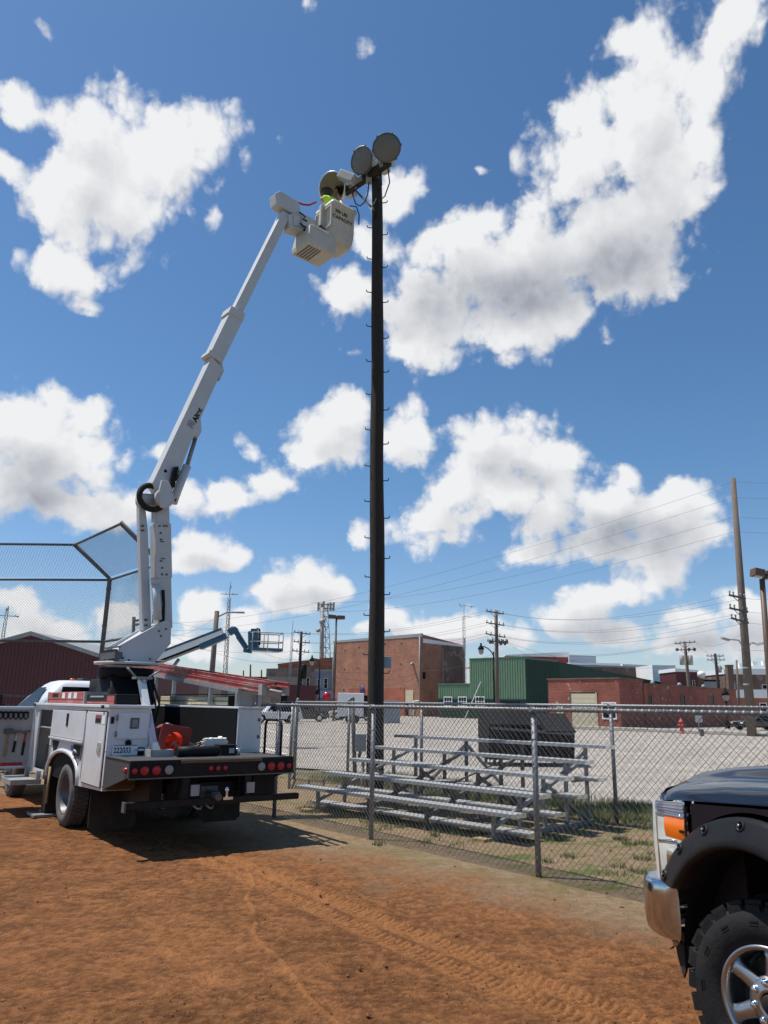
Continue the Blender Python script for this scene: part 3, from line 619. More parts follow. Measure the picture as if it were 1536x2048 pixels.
# leaning old post behind the bleachers
def leaning_post():
    A = gnd(711, 1566); t = MB(); T_ = at(705, 1398, A.y-.1); t.tube([A-V(0,0,.1), T_], .045, 10); t.sphere(T_, .052, 10)
    t.tube([A+V(.05,-.03,.5), A+V(.09,-.03,.62), A+V(.05,-.03,.78)], .035, 6); tag(t.build('gate_post', M['darksteel'], origin=A), 'leaning dark metal post just left of the wooden light pole', 'post')
leaning_post()
# ------------------------------------------------------------------ backstop
def backstop():
    n = FN; A = onplane(194, 1392, FP1, FN); A.z = 0; B = onplane(309, 1247, FP1, FN); B.z = 0
    lean = V(n.x*.95, n.y*.95, .74); ld = V(-1, .07, 0).normalized(); LN = V(-ld.y, ld.x, 0)
    if LN.y > 0: LN = -LN
    leanL = V(-.25, -.95, .74)
    t = thing('backstop', 'tall dark chain link backstop with an angled top left of the bucket truck', 'backstop', tuple(A)); mi = MT[t.name].inverted().to_translation()
    H = 4.55; C = A+ld*7.5; E_ = B+FU*3.2
    topA = A+V(0,0,H)+lean*.97; topB = B+V(0,0,H)+lean*.97
    for P, ln in ((A, lean), (B, lean), (C, leanL), (A+ld*3.75, leanL)):
        q = MB(); q.tube([P, P+V(0,0,H), P+V(0,0,H)+ln], .055 if P is not C else .05, 10)
        for z in (1.0, 2.2, 3.4, 4.3): q.lathe([(.064, -.02), (.064, .02)], P+V(0,0,z), (0,0,1), 10)
        q.build('post', M['darksteel'], t, world=True)
    for z in (.06, 1.72, 3.02, H-.03):
        for P, Q in ((A, B), (A, C)): MB().tube([P+V(0,0,z), Q+V(0,0,z)], .03, 8).build('rail', M['darksteel'], t, world=True)
    for P, Q in ((topA, topB), (topA, C+V(0,0,H)+leanL*.97)): MB().tube([P, Q], .03, 8).build('rail', M['darksteel'], t, world=True)
    W1 = (B-A).length
    chainlink('mesh', flatfn(A+mi-n*.03, FU, n), W1, .05, H, M['wiredark'], t, r=.0022)
    chainlink('mesh', flatfn(A+mi-LN*.03, ld, LN), 7.4, .05, H, M['wiredark'], t, r=.0022)
    def lf(P, d, ln):
        P = np.array(P+V(0,0,H)+mi); d_ = np.array(d); l = np.array(ln.normalized()); nn = np.cross(d_, l)
        def fn(U, Z):
            Q = P+U[...,None]*d_+Z[...,None]*l; return Q, np.broadcast_to(d_, Q.shape), np.broadcast_to(nn, Q.shape)
        return fn
    chainlink('mesh', lf(A, FU, lean), W1, .05, 1.22, M['wiredark'], t, r=.0022)
    cp = lf(A, ld, leanL)
    P3, Q3 = topA, C+V(0,0,H)+leanL*.97                    # the corner piece of the overhang is a skewed sheet
    def skew(U, Z):
        a0 = np.array(A+V(0,0,H)+mi); d0 = np.array(ld); a1 = np.array(P3+mi); d1 = np.array((Q3-P3).normalized()); L0, L1 = 7.5, (Q3-P3).length
        k = (Z/1.24)[...,None]; u = U[...,None]/7.5; Q = (a0+d0*u*L0)*(1-k)+(a1+d1*u*L1)*k
        return Q, np.broadcast_to(d0, Q.shape), np.broadcast_to(np.array(LN), Q.shape)
    chainlink('mesh', skew, 7.4, .05, 1.27, M['wiredark'], t, r=.0022)
backstop()
# ------------------------------------------------------------------ bleachers
def bleachers():
    A = V(-1.27, 13.0, 0); d = V(.70, -.714, 0).normalized(); q = V(.714, .70, 0).normalized(); L_ = 4.3
    t = thing('bleachers', 'five row aluminium bleachers behind the near chain link fence', 'bleachers', tuple(A))
    def plank(name, s_, z, w=.25):
        mb = MB(); a = A+q*s_+V(0,0,z); b = a+d*L_
        prof = [(-w/2, 0), (w/2, 0), (w/2, -.045), (w/2-.012, -.045), (w/2-.012, -.008), (-w/2+.012, -.008), (-w/2+.012, -.045), (-w/2, -.045)]
        mb.prism([a+q*x+V(0,0,y) for x, y in prof], d*L_)
        for k in range(5): mb.prism([a+q*(-w/2+.03+k*.045)+V(0,0,.0), a+q*(-w/2+.045+k*.045)+V(0,0,0), a+q*(-w/2+.0375+k*.045)+V(0,0,.003)], d*L_)
        o = mb.build(name, M['alu'], t, world=True)
        for e, sg in ((a, -1), (b, 1)):
            cp = MB(); cp.prism([e+q*(-w/2-.004)+V(0,0,.004), e+q*(w/2+.004)+V(0,0,.004), e+q*(w/2+.004)+V(0,0,-.05), e+q*(-w/2-.004)+V(0,0,-.05)], d*(sg*.012))
            cp.build('end_cap', M['alubr'], o, world=True)
    Z = [.36+.19*i for i in range(5)]; S = [.57*i for i in range(5)]
    for i in range(5): plank('seat_plank', S[i], Z[i])
    for i in range(1, 5): plank('foot_plank', S[i]-.25, Z[i]-.44)
    for u in (.42, 1.6, 2.75, 3.9):
        f = MB(); P = lambda s_, z: A+d*u+q*s_+V(0,0,z)
        for i in range(5): f.beam(P(S[i], 0), P(S[i], Z[i]-.05), .045, .045, up=d)
        f.beam(P(-.05, .03), P(S[4]+.1, .03), .05, .05); f.beam(P(.0, Z[0]-.2), P(S[4], Z[4]-.2), .045, .045)
        for i in range(1, 5): f.beam(P(S[i]-.4, Z[i]-.5), P(S[i]+.05, Z[i]-.5), .04, .04)
        f.beam(P(S[4]+.0, .05), P(S[2], Z[2]-.1), .04, .04)
        f.build('frame', M['darksteel'] if u in (1.6, 2.75) else M['steel'], t, world=True)
    for (u0, u1) in ((.42, 1.6), (2.75, 1.6), (2.75, 3.9)):
        MB().beam(A+d*u0+q*S[4]+V(0,0,.08), A+d*u1+q*S[4]+V(0,0,Z[4]-.1), .05, .02, up=q).build('brace', M['steel'], t, world=True)
    MB().beam(A+d*1.6+q*S[1]+V(0,0,.1), A+d*2.75+q*S[3]+V(0,0,Z[3]-.1), .05, .02).build('brace', M['darksteel'], t, world=True)
    for i, (u, s_) in enumerate(((3.9, .3), (3.9, 1.6), (.42, .3))):
        mb = MB(); p = A+d*(u-.2)+q*s_; mb.prism([p+V(0,0,-.01)-q*.5, p+V(0,0,-.01)+q*.5, p+q*.5+V(0,0,.035), p-q*.5+V(0,0,.035)], d*.2); tag(mb.build('ground_board', M['plank'], t, world=True))
bleachers()
# ------------------------------------------------------------------ dumpster
def dumpster():
    A = gnd(978, 1531); B = gnd(1150, 1533); d = (B-A).normalized(); q = V(-d.y, d.x, 0); L_ = (B-A).length
    t = thing('dumpster', 'black steel dumpster standing behind the right end of the bleachers', 'dumpster', tuple(A), math.atan2(d.y, d.x))
    z0, zf, zb = .16, 1.34, 1.62
    b = MB(); b.prism([(0,0,z0+.0), (0,1.6,z0), (0,1.6,zb), (0,.9,zb), (0,-.12,zf-.25)], (L_*.64, 0, 0)); b.prism([(L_*.64+.003,0,z0), (L_*.64+.003,1.6,z0), (L_*.64+.003,1.6,zb-.2), (L_*.64+.003,.9,zb-.22), (L_*.64+.003,-.12,zf-.42)], (L_*.36, 0, 0)); b.build('body', M['black2'], t, bevel=.02)
    for k in range(6): MB().bx(.2+k*L_/6, .26+k*L_/6, -.07, .0, z0+.05, zf-.3).build('rib', M['black'], t)
    MB().beam((.05,-.1,zf-.28), (L_-.05,-.1,zf-.42), .08, .08).build('rim', M['darksteel'], t)
    l = MB(); l.prism([(-.04,.9,zb+.003), (-.04,1.65,zb+.03), (-.04,1.65,zb+.06), (-.04,.9,zb+.04)], (L_*.64, 0, 0)); l.prism([(-.02,-.14,zf-.22), (-.02,.9,zb+.01), (-.02,.9,zb+.05), (-.02,-.14,zf-.18)], (L_*.62,0,0)); l.build('lid', M['black2'], t)
    MB().prism([(L_*.66,-.16,zf-.38), (L_*.66,.9,zb-.16), (L_*.66,.9,zb-.12), (L_*.66,-.16,zf-.34)], (L_*.35,0,0)).build('lid', M['black'], t)
    for x in (.3, L_-.3): MB().beam((x,-.02,.55),(x,-.14,.55),.3,.12).build('lift_pocket', M['black'], t)
    for x in (.2, L_-.2):
        for y in (.15, 1.4): MB().lathe([(.02,-.03),(.09,-.03),(.09,.03),(.02,.03)], (x,y,.08), (1,0,0), 12).build('caster', M['rubber'], t)
    s_ = MB().bx(L_*.7, L_*.7+.22, -.016, -.006, .78, 1.0); s_.build('sticker', M['greybox'], t)
dumpster()
# ------------------------------------------------------------------ bucket truck
TR = thing('bucket_truck', 'white bucket truck parked on the dirt with its boom raised to the light pole', 'bucket truck', (-2.74, 8.68, 0), R(36))
TM = MT[TR.name]
def tw(x, y, z): return TM @ V(x, y, z)
def tpl(px, py, ax, val):                                     # point of a plane of the truck's own frame
    n = TM.to_3x3() @ V(*[1.0 if i == ax else 0.0 for i in range(3)]); P = TM @ V(*[val if i == ax else 0.0 for i in range(3)])
    return TM.inverted() @ onplane(px, py, P, n)
def wheel(mb_t, mb_r, c, ax, r, w, rimr, dish=.09, blocks=44, n=48):
    c = Vector(c); ax = Vector(ax)                             # ax points outwards
    mb_t.lathe([(rimr, 0), (rimr+.012, .008), (r*.78, .022), (r*.93, .012), (r*.975, -.012), (r, -.035), (r, -w+.035), (r*.975, -w+.012), (r*.93, -w), (rimr, -w)], c, ax, n)
    x = ax.orthogonal().normalized(); y = ax.cross(x)
    for k in range(blocks):
        a = 2*math.pi*k/blocks
        for (t0, t1, da) in ((-.012, -w*.32, 0), (-w*.36, -w*.64, .5), (-w*.68, -w+.012, 0)):
            d = x*math.cos(a+da*2*math.pi/blocks)+y*math.sin(a+da*2*math.pi/blocks); tt = ax.cross(d)
            mb_t.beam(c+d*(r*1.004)+ax*t0, c+d*(r*1.004)+ax*t1, .66*2*math.pi*r/blocks, .018, up=d)
    mb_r.lathe([(rimr+.004, .004), (rimr-.004, .006), (rimr-.02, -.01), (rimr-.03, -dish*.8), (rimr*.7, -dish), (rimr*.45, -dish+.015), (rimr*.40, -dish+.05), (rimr*.2, -dish+.055), (.004, -dish+.055)], c, ax, n)
def truck():
    t = TR; W = 2.05
    # --- left tool box
    def arch(n=16, s=1.0): return [(2.81-.84*s*math.cos(math.pi*k/n), .57+.385*s*math.sin(math.pi*k/n)**.75) for k in range(n+1)]
    bd = MB(); poly = [(.92, .60)]+arch()+[(3.70, .55), (3.70, 1.55), (.92, 1.55)]
    bd.prism([(0, y, z) for y, z in poly], (.025, 0, 0))
    bd.bx(.025,.5,.92,.945,.6,1.55); bd.bx(.475,.5,.945,4.86,.95,1.55); bd.bx(0,.025,4.55,4.86,.55,1.55); bd.bx(0,.025,3.703,4.547,1.49,1.55); bd.bx(0,.025,3.703,4.547,.55,.615)
    bd.bx(.028,.472,3.72,4.83,.55,.585); bd.bx(.028,.472,3.70,3.718,.56,1.54); bd.bx(.028,.472,4.835,4.86,.56,1.54)
    body = bd.build('tool_box_body', M['white'], t)
    MB().tube([(-.004, y, z) for y, z in arch()], .03, 8).build('wheel_arch_trim', M['white'], t)
    wl = MB(); wl.prism([(.03, y, z+.002) for y, z in arch(16, .985)]+[(.03, 3.6, .56), (.03, 2.0, .56)][:0], (.5, 0, 0)); wl.build('wheel_well', M['black2'], t)
    ld = MB().bx(-.035,.535,.87,4.9,1.553,1.592); lid = ld.build('box_lid', M['white'], t, bevel=.008)
    for y in (1.1, 4.78): MB().bx(-.05,-.036,y-.04,y+.04,1.545,1.585).build('lid_latch', M['black'], lid)
    seal = M['black2']
    def door(y0, y1, z0, z1, name='side_door'):
        MB().bx(-.004,.0,y0-.012,y1+.012,z0-.012,z1+.012).build('door_seal', seal, t)  # its dark rim paints the shaded gap line round the door
        return MB().bx(-.022,-.0045,y0,y1,z0,z1).build(name, M['white'], t, bevel=.006)
    d1 = door(.985, 1.80, .635, 1.5); d2 = door(1.87, 3.63, 1.13, 1.5)
    MB().bx(-.04,-.0,1.86,3.64,1.095,1.122).build('drip_rail', M['white'], t, bevel=.004)
    MB().tube([(-.016,1.812,.66),(-.016,1.812,1.48)],.008,6).build('piano_hinge', M['steel'], d1); MB().tube([(-.016,1.9,1.508),(-.016,3.6,1.508)],.007,6).build('piano_hinge', M['steel'], d2)
    for y, z in ((.945,.66),(.945,1.05),(.945,1.46),(1.83,.72),(1.83,1.3)): MB().lathe([(.009,0),(.009,.005),(.001,.007)],(-.001,y,z),(-1,0,0),8).build('rivet', M['greybox'], t)
    h = MB(); h.bx(-.03,-.0225,1.06,1.2,1.01,1.14); h.bx(-.042,-.031,1.09,1.17,1.03,1.08); h.build('door_handle', M['chrome'], d1, bevel=.006)
    h = MB(); h.bx(-.03,-.0225,2.69,2.79,1.29,1.46); h.build('door_handle', M['black'], d2, bevel=.02); h = MB(); h.bx(-.036,-.031,2.715,2.765,1.38,1.44); h.bx(-.036,-.031,2.715,2.765,1.31,1.35); h.build('door_lock', M['chrome'], d2)
    sk = MB(); sk.bx(-.0255,-.0228,1.16,1.41,1.365,1.47); sk.build('warning_sticker', M['greybox'], d1); MB().bx(-.027,-.0256,1.17,1.40,1.43,1.465).build('warning_sticker', M['redlens'], d1); MB().bx(-.0268,-.0256,1.17,1.40,1.372,1.425).build('warning_sticker', M['black'], d1); MB().bx(-.0255,-.0228,1.0,1.13,1.36,1.46).build('warning_sticker', M['offw'], d1)
    v = MB(); v.prism([(-.012, 3.5, 1.07), (-.012, 3.14, 1.07), (-.012, 3.2, .98), (-.012, 3.32, .90), (-.012, 3.36, .90)], (.0115, 0, 0)); v.build('vent_scoop', M['black'], t, bevel=.004)
    fd = MB(); fd.bx(-.01,-.0005,1.93,2.36,.895,1.075); fo = fd.build('fuel_recess', M['darksteel'], t, bevel=.01); MB().bx(-.014,-.0105,1.99,2.30,.93,1.06).build('recess_panel', M['black2'], fo); MB().tube([(-.02,2.05,.95),(-.05,2.12,1.0),(-.03,2.2,.98),(-.02,2.25,.94)],.016,6).build('fuel_cap', M['steel'], fo)
    MB().bx(-.0035,-.0008,2.40,2.49,.98,1.045).build('blue_sticker', pm('sticker_blue', (.05, .2, .45), .5), t)
    # inside of the open compartment
    MB().bx(.03,.47,3.725,4.83,1.22,1.235).build('shelf', M['greybox'], t); MB().bx(.455,.472,3.725,4.83,.59,1.53).build('back_panel', M['greybox'], t)
    for i, (y, z, hh, mt) in enumerate(((3.85,.59,.28,'blue'),(4.0,.59,.26,'blue'),(4.25,.59,.12,'black'),(3.9,1.236,.16,'blue'),(4.2,1.236,.07,'offw'))):
        o = MB().lathe([(.001,0),(.05,0),(.05,hh*.8),(.02,hh*.9),(.02,hh),(.001,hh)],(.2,y,z),(0,0,1),12).build('bottle', M[mt], None, origin=None); o.matrix_world = TM
        tag(o, ['blue bottle on the floor of the open compartment nearest the wheel arch','second blue bottle on the floor of the open compartment','small black pot on the floor of the open compartment','blue can on the shelf of the open compartment','low white tub on the shelf of the open compartment'][i], 'bottle' if i < 2 else 'can', group='bottles in the open tool compartment')
    for z in (.95, 1.05): MB().tube([(.2,3.73,z),(.2,4.3,z+.02),(.25,4.8,z)],.012,6).build('tool_bar', M['darksteel'], t)
    # open compartment door seen from inside
    od = MB().bx(-1.1,.0,4.86,4.905,.58,1.53).build('open_door', M['white'], t, bevel=.01)
    MB().bx(-1.07,-.03,4.852,4.8595,.62,1.49).build('door_liner', M['greybox'], od)
    cl = MB()
    for k in range(7):
        x = -.14-k*.075; cl.tube([(x-.03,4.85,1.43),(x-.03,4.82,1.36),(x+.0,4.815,1.33),(x+.03,4.82,1.36),(x+.03,4.85,1.43),(x,4.85,1.45),(x-.03,4.85,1.43)],.011,6)
    cl.bx(-.72,-.1,4.84,4.85,1.42,1.45); cl.build('hook_rack', M['black'], od)
    MB().bx(-.42,-.1,4.848,4.8515,.625,.675).build('reflective_strip', M['redlens'], od); MB().bx(-.42,-.1,4.848,4.8515,.60,.622).build('reflective_strip', M['offw'], od)
    tools = [(-.105,.35,'claw hammer with a red and black handle on the open door','redlens','black','hammer'), (-.24,.3,'hammer with a yellow and black handle on the open door','cream','black','hammer'), (-.36,.36,'mallet with a black head and bare wood handle on the open door','plank','plank','mallet')]
    for x, L_, lab, m1, m2, cat in tools:
        z0 = 1.13; g = MB(); g.tube([(x,4.835,z0),(x-.01,4.835,z0-L_*.45)],.014,8,0); g.tube([(x-.01,4.835,z0-L_*.45),(x-.02,4.835,z0-L_)],.019,8,1)
        if cat == 'mallet': g.bx(x-.07,x+.05,4.80,4.848,z0-.02,z0+.06,2)
        else: g.beam((x-.07,4.83,z0),(x+.06,4.83,z0+.02),.035,.035,m=2)
        o = g.build(cat, [M[m1], M[m2], M['darksteel']]); o.matrix_world = TM; tag(o, lab, cat, group='hand tools on the open door')
    # left rear wall
    rd = MB().bx(.10,.475,.897,.9175,1.19,1.50).build('rear_door', M['white'], t, bevel=.006)
    l = MB(); l.bx(.25,.36,.886,.8965,1.31,1.44); l.build('door_latch', M['darksteel'], rd, bevel=.01); l = MB(); l.bx(.27,.34,.88,.8855,1.33,1.42); l.build('door_latch', M['steel'], rd)
    for z in (1.25, 1.44): MB().tube([(.092,.9,z-.03),(.092,.9,z+.03)],.012,8).build('hinge', M['steel'], rd)
    MB().bx(.02,.055,.90,.919,1.37,1.45).build('side_reflector', M['black'], t, bevel=.004)
    p = MB().sphere((.25,.89,1.155),.03,10).bx(.22,.29,.90,.919,1.12,1.17).build('trailer_plug', M['black'], t)
    pl = MB().bx(.07,.375,.900,.904,.998,1.125).build('licence_plate', M['offw'], t, bevel=.002)
    text('222033', .088, (.082,.8995,1.032), (1,0,0), (0,0,1), M['black2'], t, 'plate_number', depth=.001, bold=.0012, sx=.80)
    text('H', .04, (.335,.8995,1.045), (1,0,0), (0,0,1), M['black2'], t, 'plate_number', depth=.001)
    MB().bx(.08,.365,.8975,.8996,1.112,1.121).build('plate_strip', M['blue'], t)
    MB().bx(.38,.46,.905,.9185,1.0,1.09).build('door_sticker', M['black2'], t); MB().bx(.385,.455,.9035,.9048,1.05,1.075).build('door_sticker', M['offw'], t)
    # --- right tool box, bed floor, black bulkheads
    rb = MB(); rb.bx(1.70,W,.92,4.86,.62,1.56); rbo = rb.build('tool_box_body', M['white'], t, bevel=.008)
    MB().bx(1.74,W-.03,.912,.9185,1.03,1.52).build('rear_door', M['white'], rbo, bevel=.004)
    MB().bx(1.68,W+.02,.89,4.9,1.563,1.59).build('box_lid', M['white'], t, bevel=.006)
    for z in (1.2, 1.42): MB().bx(W-.06,W-.03,.898,.911,z-.02,z+.02).build('hinge', M['darksteel'], rbo)
    MB().bx(1.685,1.697,.95,4.83,1.0,1.575).build('bed_side_panel', M['black2'], t)
    MB().bx(.503,.515,.95,4.83,1.0,1.54).build('bed_side_panel', M['black2'], t)
    MB().bx(.52,1.68,4.80,4.83,1.0,1.57).build('bulkhead', M['black2'], t)
    MB().bx(.50,1.70,.92,4.86,.95,.998).build('bed_floor', M['darksteel'], t)
    # --- tail shelf
    MB().bx(0,W,.035,.915,.962,1.0).build('tail_deck', M['plate'], t, bevel=.004)
    rf = MB(); rf.bx(0,W,.0,.033,.81,.955); rf.bx(0,.58,.0,.033,.957,.997); rf.bx(1.62,W,.0,.033,.957,.997); rfo = rf.build('tail_panel', M['black'], t)
    for k in range(7): MB().bx(.585+k*.147,.585+k*.147+.142,-.006,.03,.958,.992).build('wood_block', M['oldwood'], t)
    MB().bx(-.01,W+.01,-.012,-.002,.80,.815).build('tail_lip', M['darksteel'], t)
    for x in (0.0, W-.015): MB().prism([(x,.036,.822),(x,.036,.998),(x,.905,.998),(x,.905,.62)],(.015,0,0)).build('tail_skirt', M['plate'] if x == 0 else M['black'], t)
    MB().bx(.02,.5,.80,.905,.62,.80).build('wood_block', M['oldwood'], t)
    lamps = [(.055,.034,'redlens'),(.165,.052,'redlens'),(.30,.052,'redlens'),(.445,.052,'greylens'),(.95,.03,'redlens'),(1.04,.03,'redlens'),(1.13,.03,'redlens'),(1.605,.052,'greylens'),(1.74,.052,'redlens'),(1.87,.052,'redlens'),(1.985,.034,'redlens')]
    for x, r, mt in lamps:
        lo = MB().lathe([(r+.012,-.001),(r+.012,.006),(r,.012),(r,-.001)],(x,-.001,.893),(0,-1,0),24).build('tail_lamp', M["rubber"], t)
        MB().lathe([(r,.004),(r*.9,.012),(r*.5,.017),(.001,.018)],(x,-.001,.893),(0,-1,0),24).build('lens', M[mt], lo)
    MB().lathe([(.035,0),(.03,.02),(.001,.03)],(-.001,.12,.89),(-1,0,0),16).build('side_marker', M['redlens'], t)
    # grab rail
    MB().tube([(W-.06,.24,1.0),(W-.06,.24,1.36),(W-.06,.27,1.41),(W-.06,.32,1.43),(W-.06,.6,1.43),(W-.06,.65,1.41),(W-.06,.68,1.36),(W-.06,.68,1.0)],.017,10).build('grab_rail', M['black'], t)
    # --- chassis, hitch, bumper bar, mud flaps
    ch = MB(); ch.bx(.58,.68,.1,7.9,.62,.82); ch.bx(1.36,1.46,.1,7.9,.62,.82); ch.bx(.1,W-.1,.04,.30,.80,.955); ch.bx(.55,1.5,.2,.32,.50,.72); ch.bx(.3,1.75,1.9,4.7,.72,.95); ch.tube([(.5,2.65,.41),(1.55,2.65,.41)],.08,10); ch.sphere((1.03,2.65,.41),.2,10); ch.bx(.35,.5,.3,1.4,.45,.8); ch.bx(1.6,1.9,.2,1.2,.5,.8); ch.bx(.2,.5,3.2,4.6,.42,.72); ch.bx(1.55,1.95,3.2,4.7,.42,.72); ch.build('chassis', M['black'], t)
    hb = MB(); hb.bx(.98,1.08,-.02,.25,.53,.63); hb.bx(.92,1.14,.18,.22,.48,.68); hb.tube([(1.03,-.1,.58),(1.03,.1,.58)],.04,8); hb.build('hitch_receiver', M['darksteel'], t)
    MB().lathe([(.02,0),(.02,.05),(.028,.06),(.03,.075),(.022,.1),(.001,.11)],(1.14,-.06,.58),(0,0,1),14).bx(1.08,1.2,-.11,.1,.55,.58).build('tow_ball', M['chrome'], t)
    for x in (.72, 1.42): MB().bx(x,x+.1,-.02,-.0,.60,.72).build('hitch_tag', M['greybox'], t)
    MB().tube([(.75,-.04,.5),(.78,-.08,.47),(.83,-.06,.46),(.86,-.02,.5)],.012,6).tube([(.9,-.04,.5),(.93,-.08,.47),(.97,-.06,.46),(1.0,-.02,.5)],.012,6).build('chain_loop', M['steel'], t)
    bb = MB(); bb.bx(-.02,2.12,-.05,.03,.50,.57); bo = bb.build('bumper_bar', M['black'], t, bevel=.006); MB().bx(-.04,-.0205,-.055,.035,.47,.575).build('end_plate', M['darksteel'], bo)
    for x in (.62, 1.4): MB().bx(x,x+.08,-.0,.12,.51,.80).build('bumper_bracket', M['black'], t)
    for x0, x1 in ((.02,.60), (1.46,2.04)):
        f = MB(); f.prism([(x0,1.43,.64),(x1,1.43,.64),(x1,1.40,.14),(x1-.06,1.395,.09),(x0+.06,1.395,.09),(x0,1.40,.14)],(0,.012,0)); f.build('mud_flap', M['rubber'], t)
    # --- wheels
    def w_(c, ax, dish, dm='dusttyre'):
        a, b = MB(), MB(); wheel(a, b, c, ax, .405, .22, .262, dish); ty = a.build('wheel', M[dm], t); b.build('rim', M['rimdull'], ty)
        nb = MB()
        for k in range(8):
            q = 2*math.pi*k/8; nb.lathe([(.014,0),(.014,.03),(.001,.032)],Vector(c)+Vector(ax)*(-dish+.05)+V(0,.1*math.cos(q),.1*math.sin(q)),ax,8)
        nb.build('wheel_nut', M['darksteel'], ty)
    w_((.03,2.66,.405),(-1,0,0),.15); w_((.29,2.66,.405),(-1,0,0),.02); w_((W-.03,2.66,.405),(1,0,0),.15); w_((W-.29,2.66,.405),(1,0,0),.02)
    w_((.06,6.5,.405),(-1,0,0),-.03); w_((W-.06,6.5,.405),(1,0,0),-.03)
    # --- step, outriggers
    st = MB(); st.bx(-.42,-.02,3.85,4.95,.455,.475); st.bx(-.44,-.421,3.83,4.97,.43,.50); st.bx(-.42,-.02,3.83,3.849,.43,.50); st.bx(-.06,.0,4.0,4.06,.47,.6); st.bx(-.06,.0,4.75,4.81,.47,.6)
    st.build('side_step', M['alu'], t)
    for x0, x1, fx0, fx1 in ((.02,.2,-.14,.3), (W-.2,W-.02,W-.3,W+.14)):
        g = MB(); g.bx(x0,x1,3.6,3.83,.06,.95); g.bx(x0-.02,x1+.02,3.57,3.86,.5,1.0); go = g.build('outrigger', M['black'], t, bevel=.006)
        MB().bx(fx0,fx1,3.50,3.94,.005,.045).build('foot_plate', M['steel'], go, bevel=.006)
        MB().tube([(x0-.02,3.5,.2),(x0-.02,3.5,.7)],.014,6).tube([(x0-.02,3.46,.2),(x0-.02,3.46,.7)],.014,6).build('hydraulic_pipe', M['plank'], go)
    # --- cab
    def rring(x0, x1, y0, y1, z, r, n=5):
        pts = []
        for cx, cy, a0 in ((x1-r,y1-r,0),(x0+r,y1-r,90),(x0+r,y0+r,180),(x1-r,y0+r,270)):
            for k in range(n): a = R(a0+90*k/(n-1)); pts.append(V(cx+r*math.cos(a), cy+r*math.sin(a), z))
        return pts
    cb = MB(); cb.loft([rring(.06,W-.06,5.0,8.2,.55,.12),rring(.03,W-.03,5.0,8.25,.9,.15),rring(.03,W-.03,5.0,8.22,1.25,.2),rring(.05,W-.05,5.0,8.1,1.38,.3),rring(.07,W-.07,5.0,7.0,1.50,.1)])
    cab = cb.build('cab', M['white'], t)
    gh = MB(); gh.loft([rring(.07,W-.07,5.0,7.0,1.485,.10),rring(.17,W-.17,5.03,6.5,1.70,.13),rring(.30,W-.30,5.10,5.98,1.90,.18),rring(.36,W-.36,5.16,5.88,1.945,.2),rring(.46,W-.46,5.25,5.78,1.97,.22)]); gh.build('cab_roof', M['white'], cab)
    k = 1.006
    def pane(name, *pts): MB().quad(*pts).build(name, M['glass'], cab, recalc=False)
    pane('rear_window', V(.36,4.995,1.56), V(W-.36,4.995,1.56), V(W-.42,5.055,1.86), V(.42,5.055,1.86))
    pane('side_window', V(.065,6.7,1.52), V(.065,5.30,1.52), V(.235,5.36,1.85), V(.235,5.90,1.85))
    pane('side_window', V(W-.065,6.7,1.52), V(W-.065,5.30,1.52), V(W-.235,5.36,1.85), V(W-.235,5.90,1.85))
    pane('windscreen', V(.2,6.93,1.53), V(W-.2,6.93,1.53), V(W-.4,6.0,1.885), V(.4,6.0,1.885))
    dr = MB(); dr.bx(.018,.03,5.15,6.75,.62,1.47); dr.build('cab_door', M['white'], cab, bevel=.008)
    mr = MB(); mr.tube([(.06,6.6,1.5),(-.25,6.65,1.55)],.02,6); mr.bx(-.42,-.2,6.62,6.7,1.45,1.72); mr.build('wing_mirror', M['black'], cab, bevel=.02)
    for x in (.62, 1.03, 1.44): MB().sphere((x,5.3,1.985),.035,8,sc=(1.3,1,.6)).build('roof_marker', M['amber'], cab)
    MB().lathe([(.001,.06),(.09,.05),(.12,.02),(.12,0)],(.85,5.55,1.965),(0,0,1),16).build('roof_antenna', M['black'], cab)
    MB().bx(.3,W-.3,8.24,8.3,.8,1.2).build('grille', M['chrome'], cab); MB().bx(.0,W,8.25,8.42,.45,.68).build('front_bumper', M['chrome'], cab, bevel=.03)
    # --- pedestal and tank
    MB().bx(.78,1.34,4.25,4.82,1.0,1.985).build('hydraulic_tank', M['black'], t, bevel=.03)
    pd = MB(); pd.loft([rring(.62,1.40,3.22,4.0,.99,.05),rring(.66,1.36,3.26,3.96,2.0,.05)]); pd.lathe([(.001,0),(.42,0),(.42,.14),(.001,.14)],(1.0,3.6,2.0),(0,0,1),28); pd.build('pedestal', M['black2'], t)
    hs = MB()
    for i in range(4): hs.tube([(1.1+.06*i,3.2,2.0),(1.2+.06*i,3.05,1.6),(1.15+.05*i,3.1,1.1)],.018,6)
    hs.build('hose', M['rubber'], t)
    # --- boom rest strut
    s_ = MB(); s_.beam((.56,.80,1.0),(.50,1.38,1.92),.085,.085,up=(1,0,0)); s_.bx(.50,.63,.74,.88,1.0,1.16); so_ = s_.build('boom_rest_post', M['white'], t, bevel=.008)
    s2 = MB(); s2.bx(.40,.62,1.30,1.46,1.92,1.95); s2.tube([(.42,1.38,1.95),(.30,1.38,2.06)],.014,6); s2.tube([(.6,1.38,1.95),(.75,1.36,2.05)],.014,6); s2.tube([(.45,1.34,1.94),(.52,1.3,1.86),(.58,1.36,1.93)],.012,6); s2.build('boom_rest', M['steel'], so_)
    # --- ladder rack
    rz_ = lambda y: 1.80+.086*(y-.98)
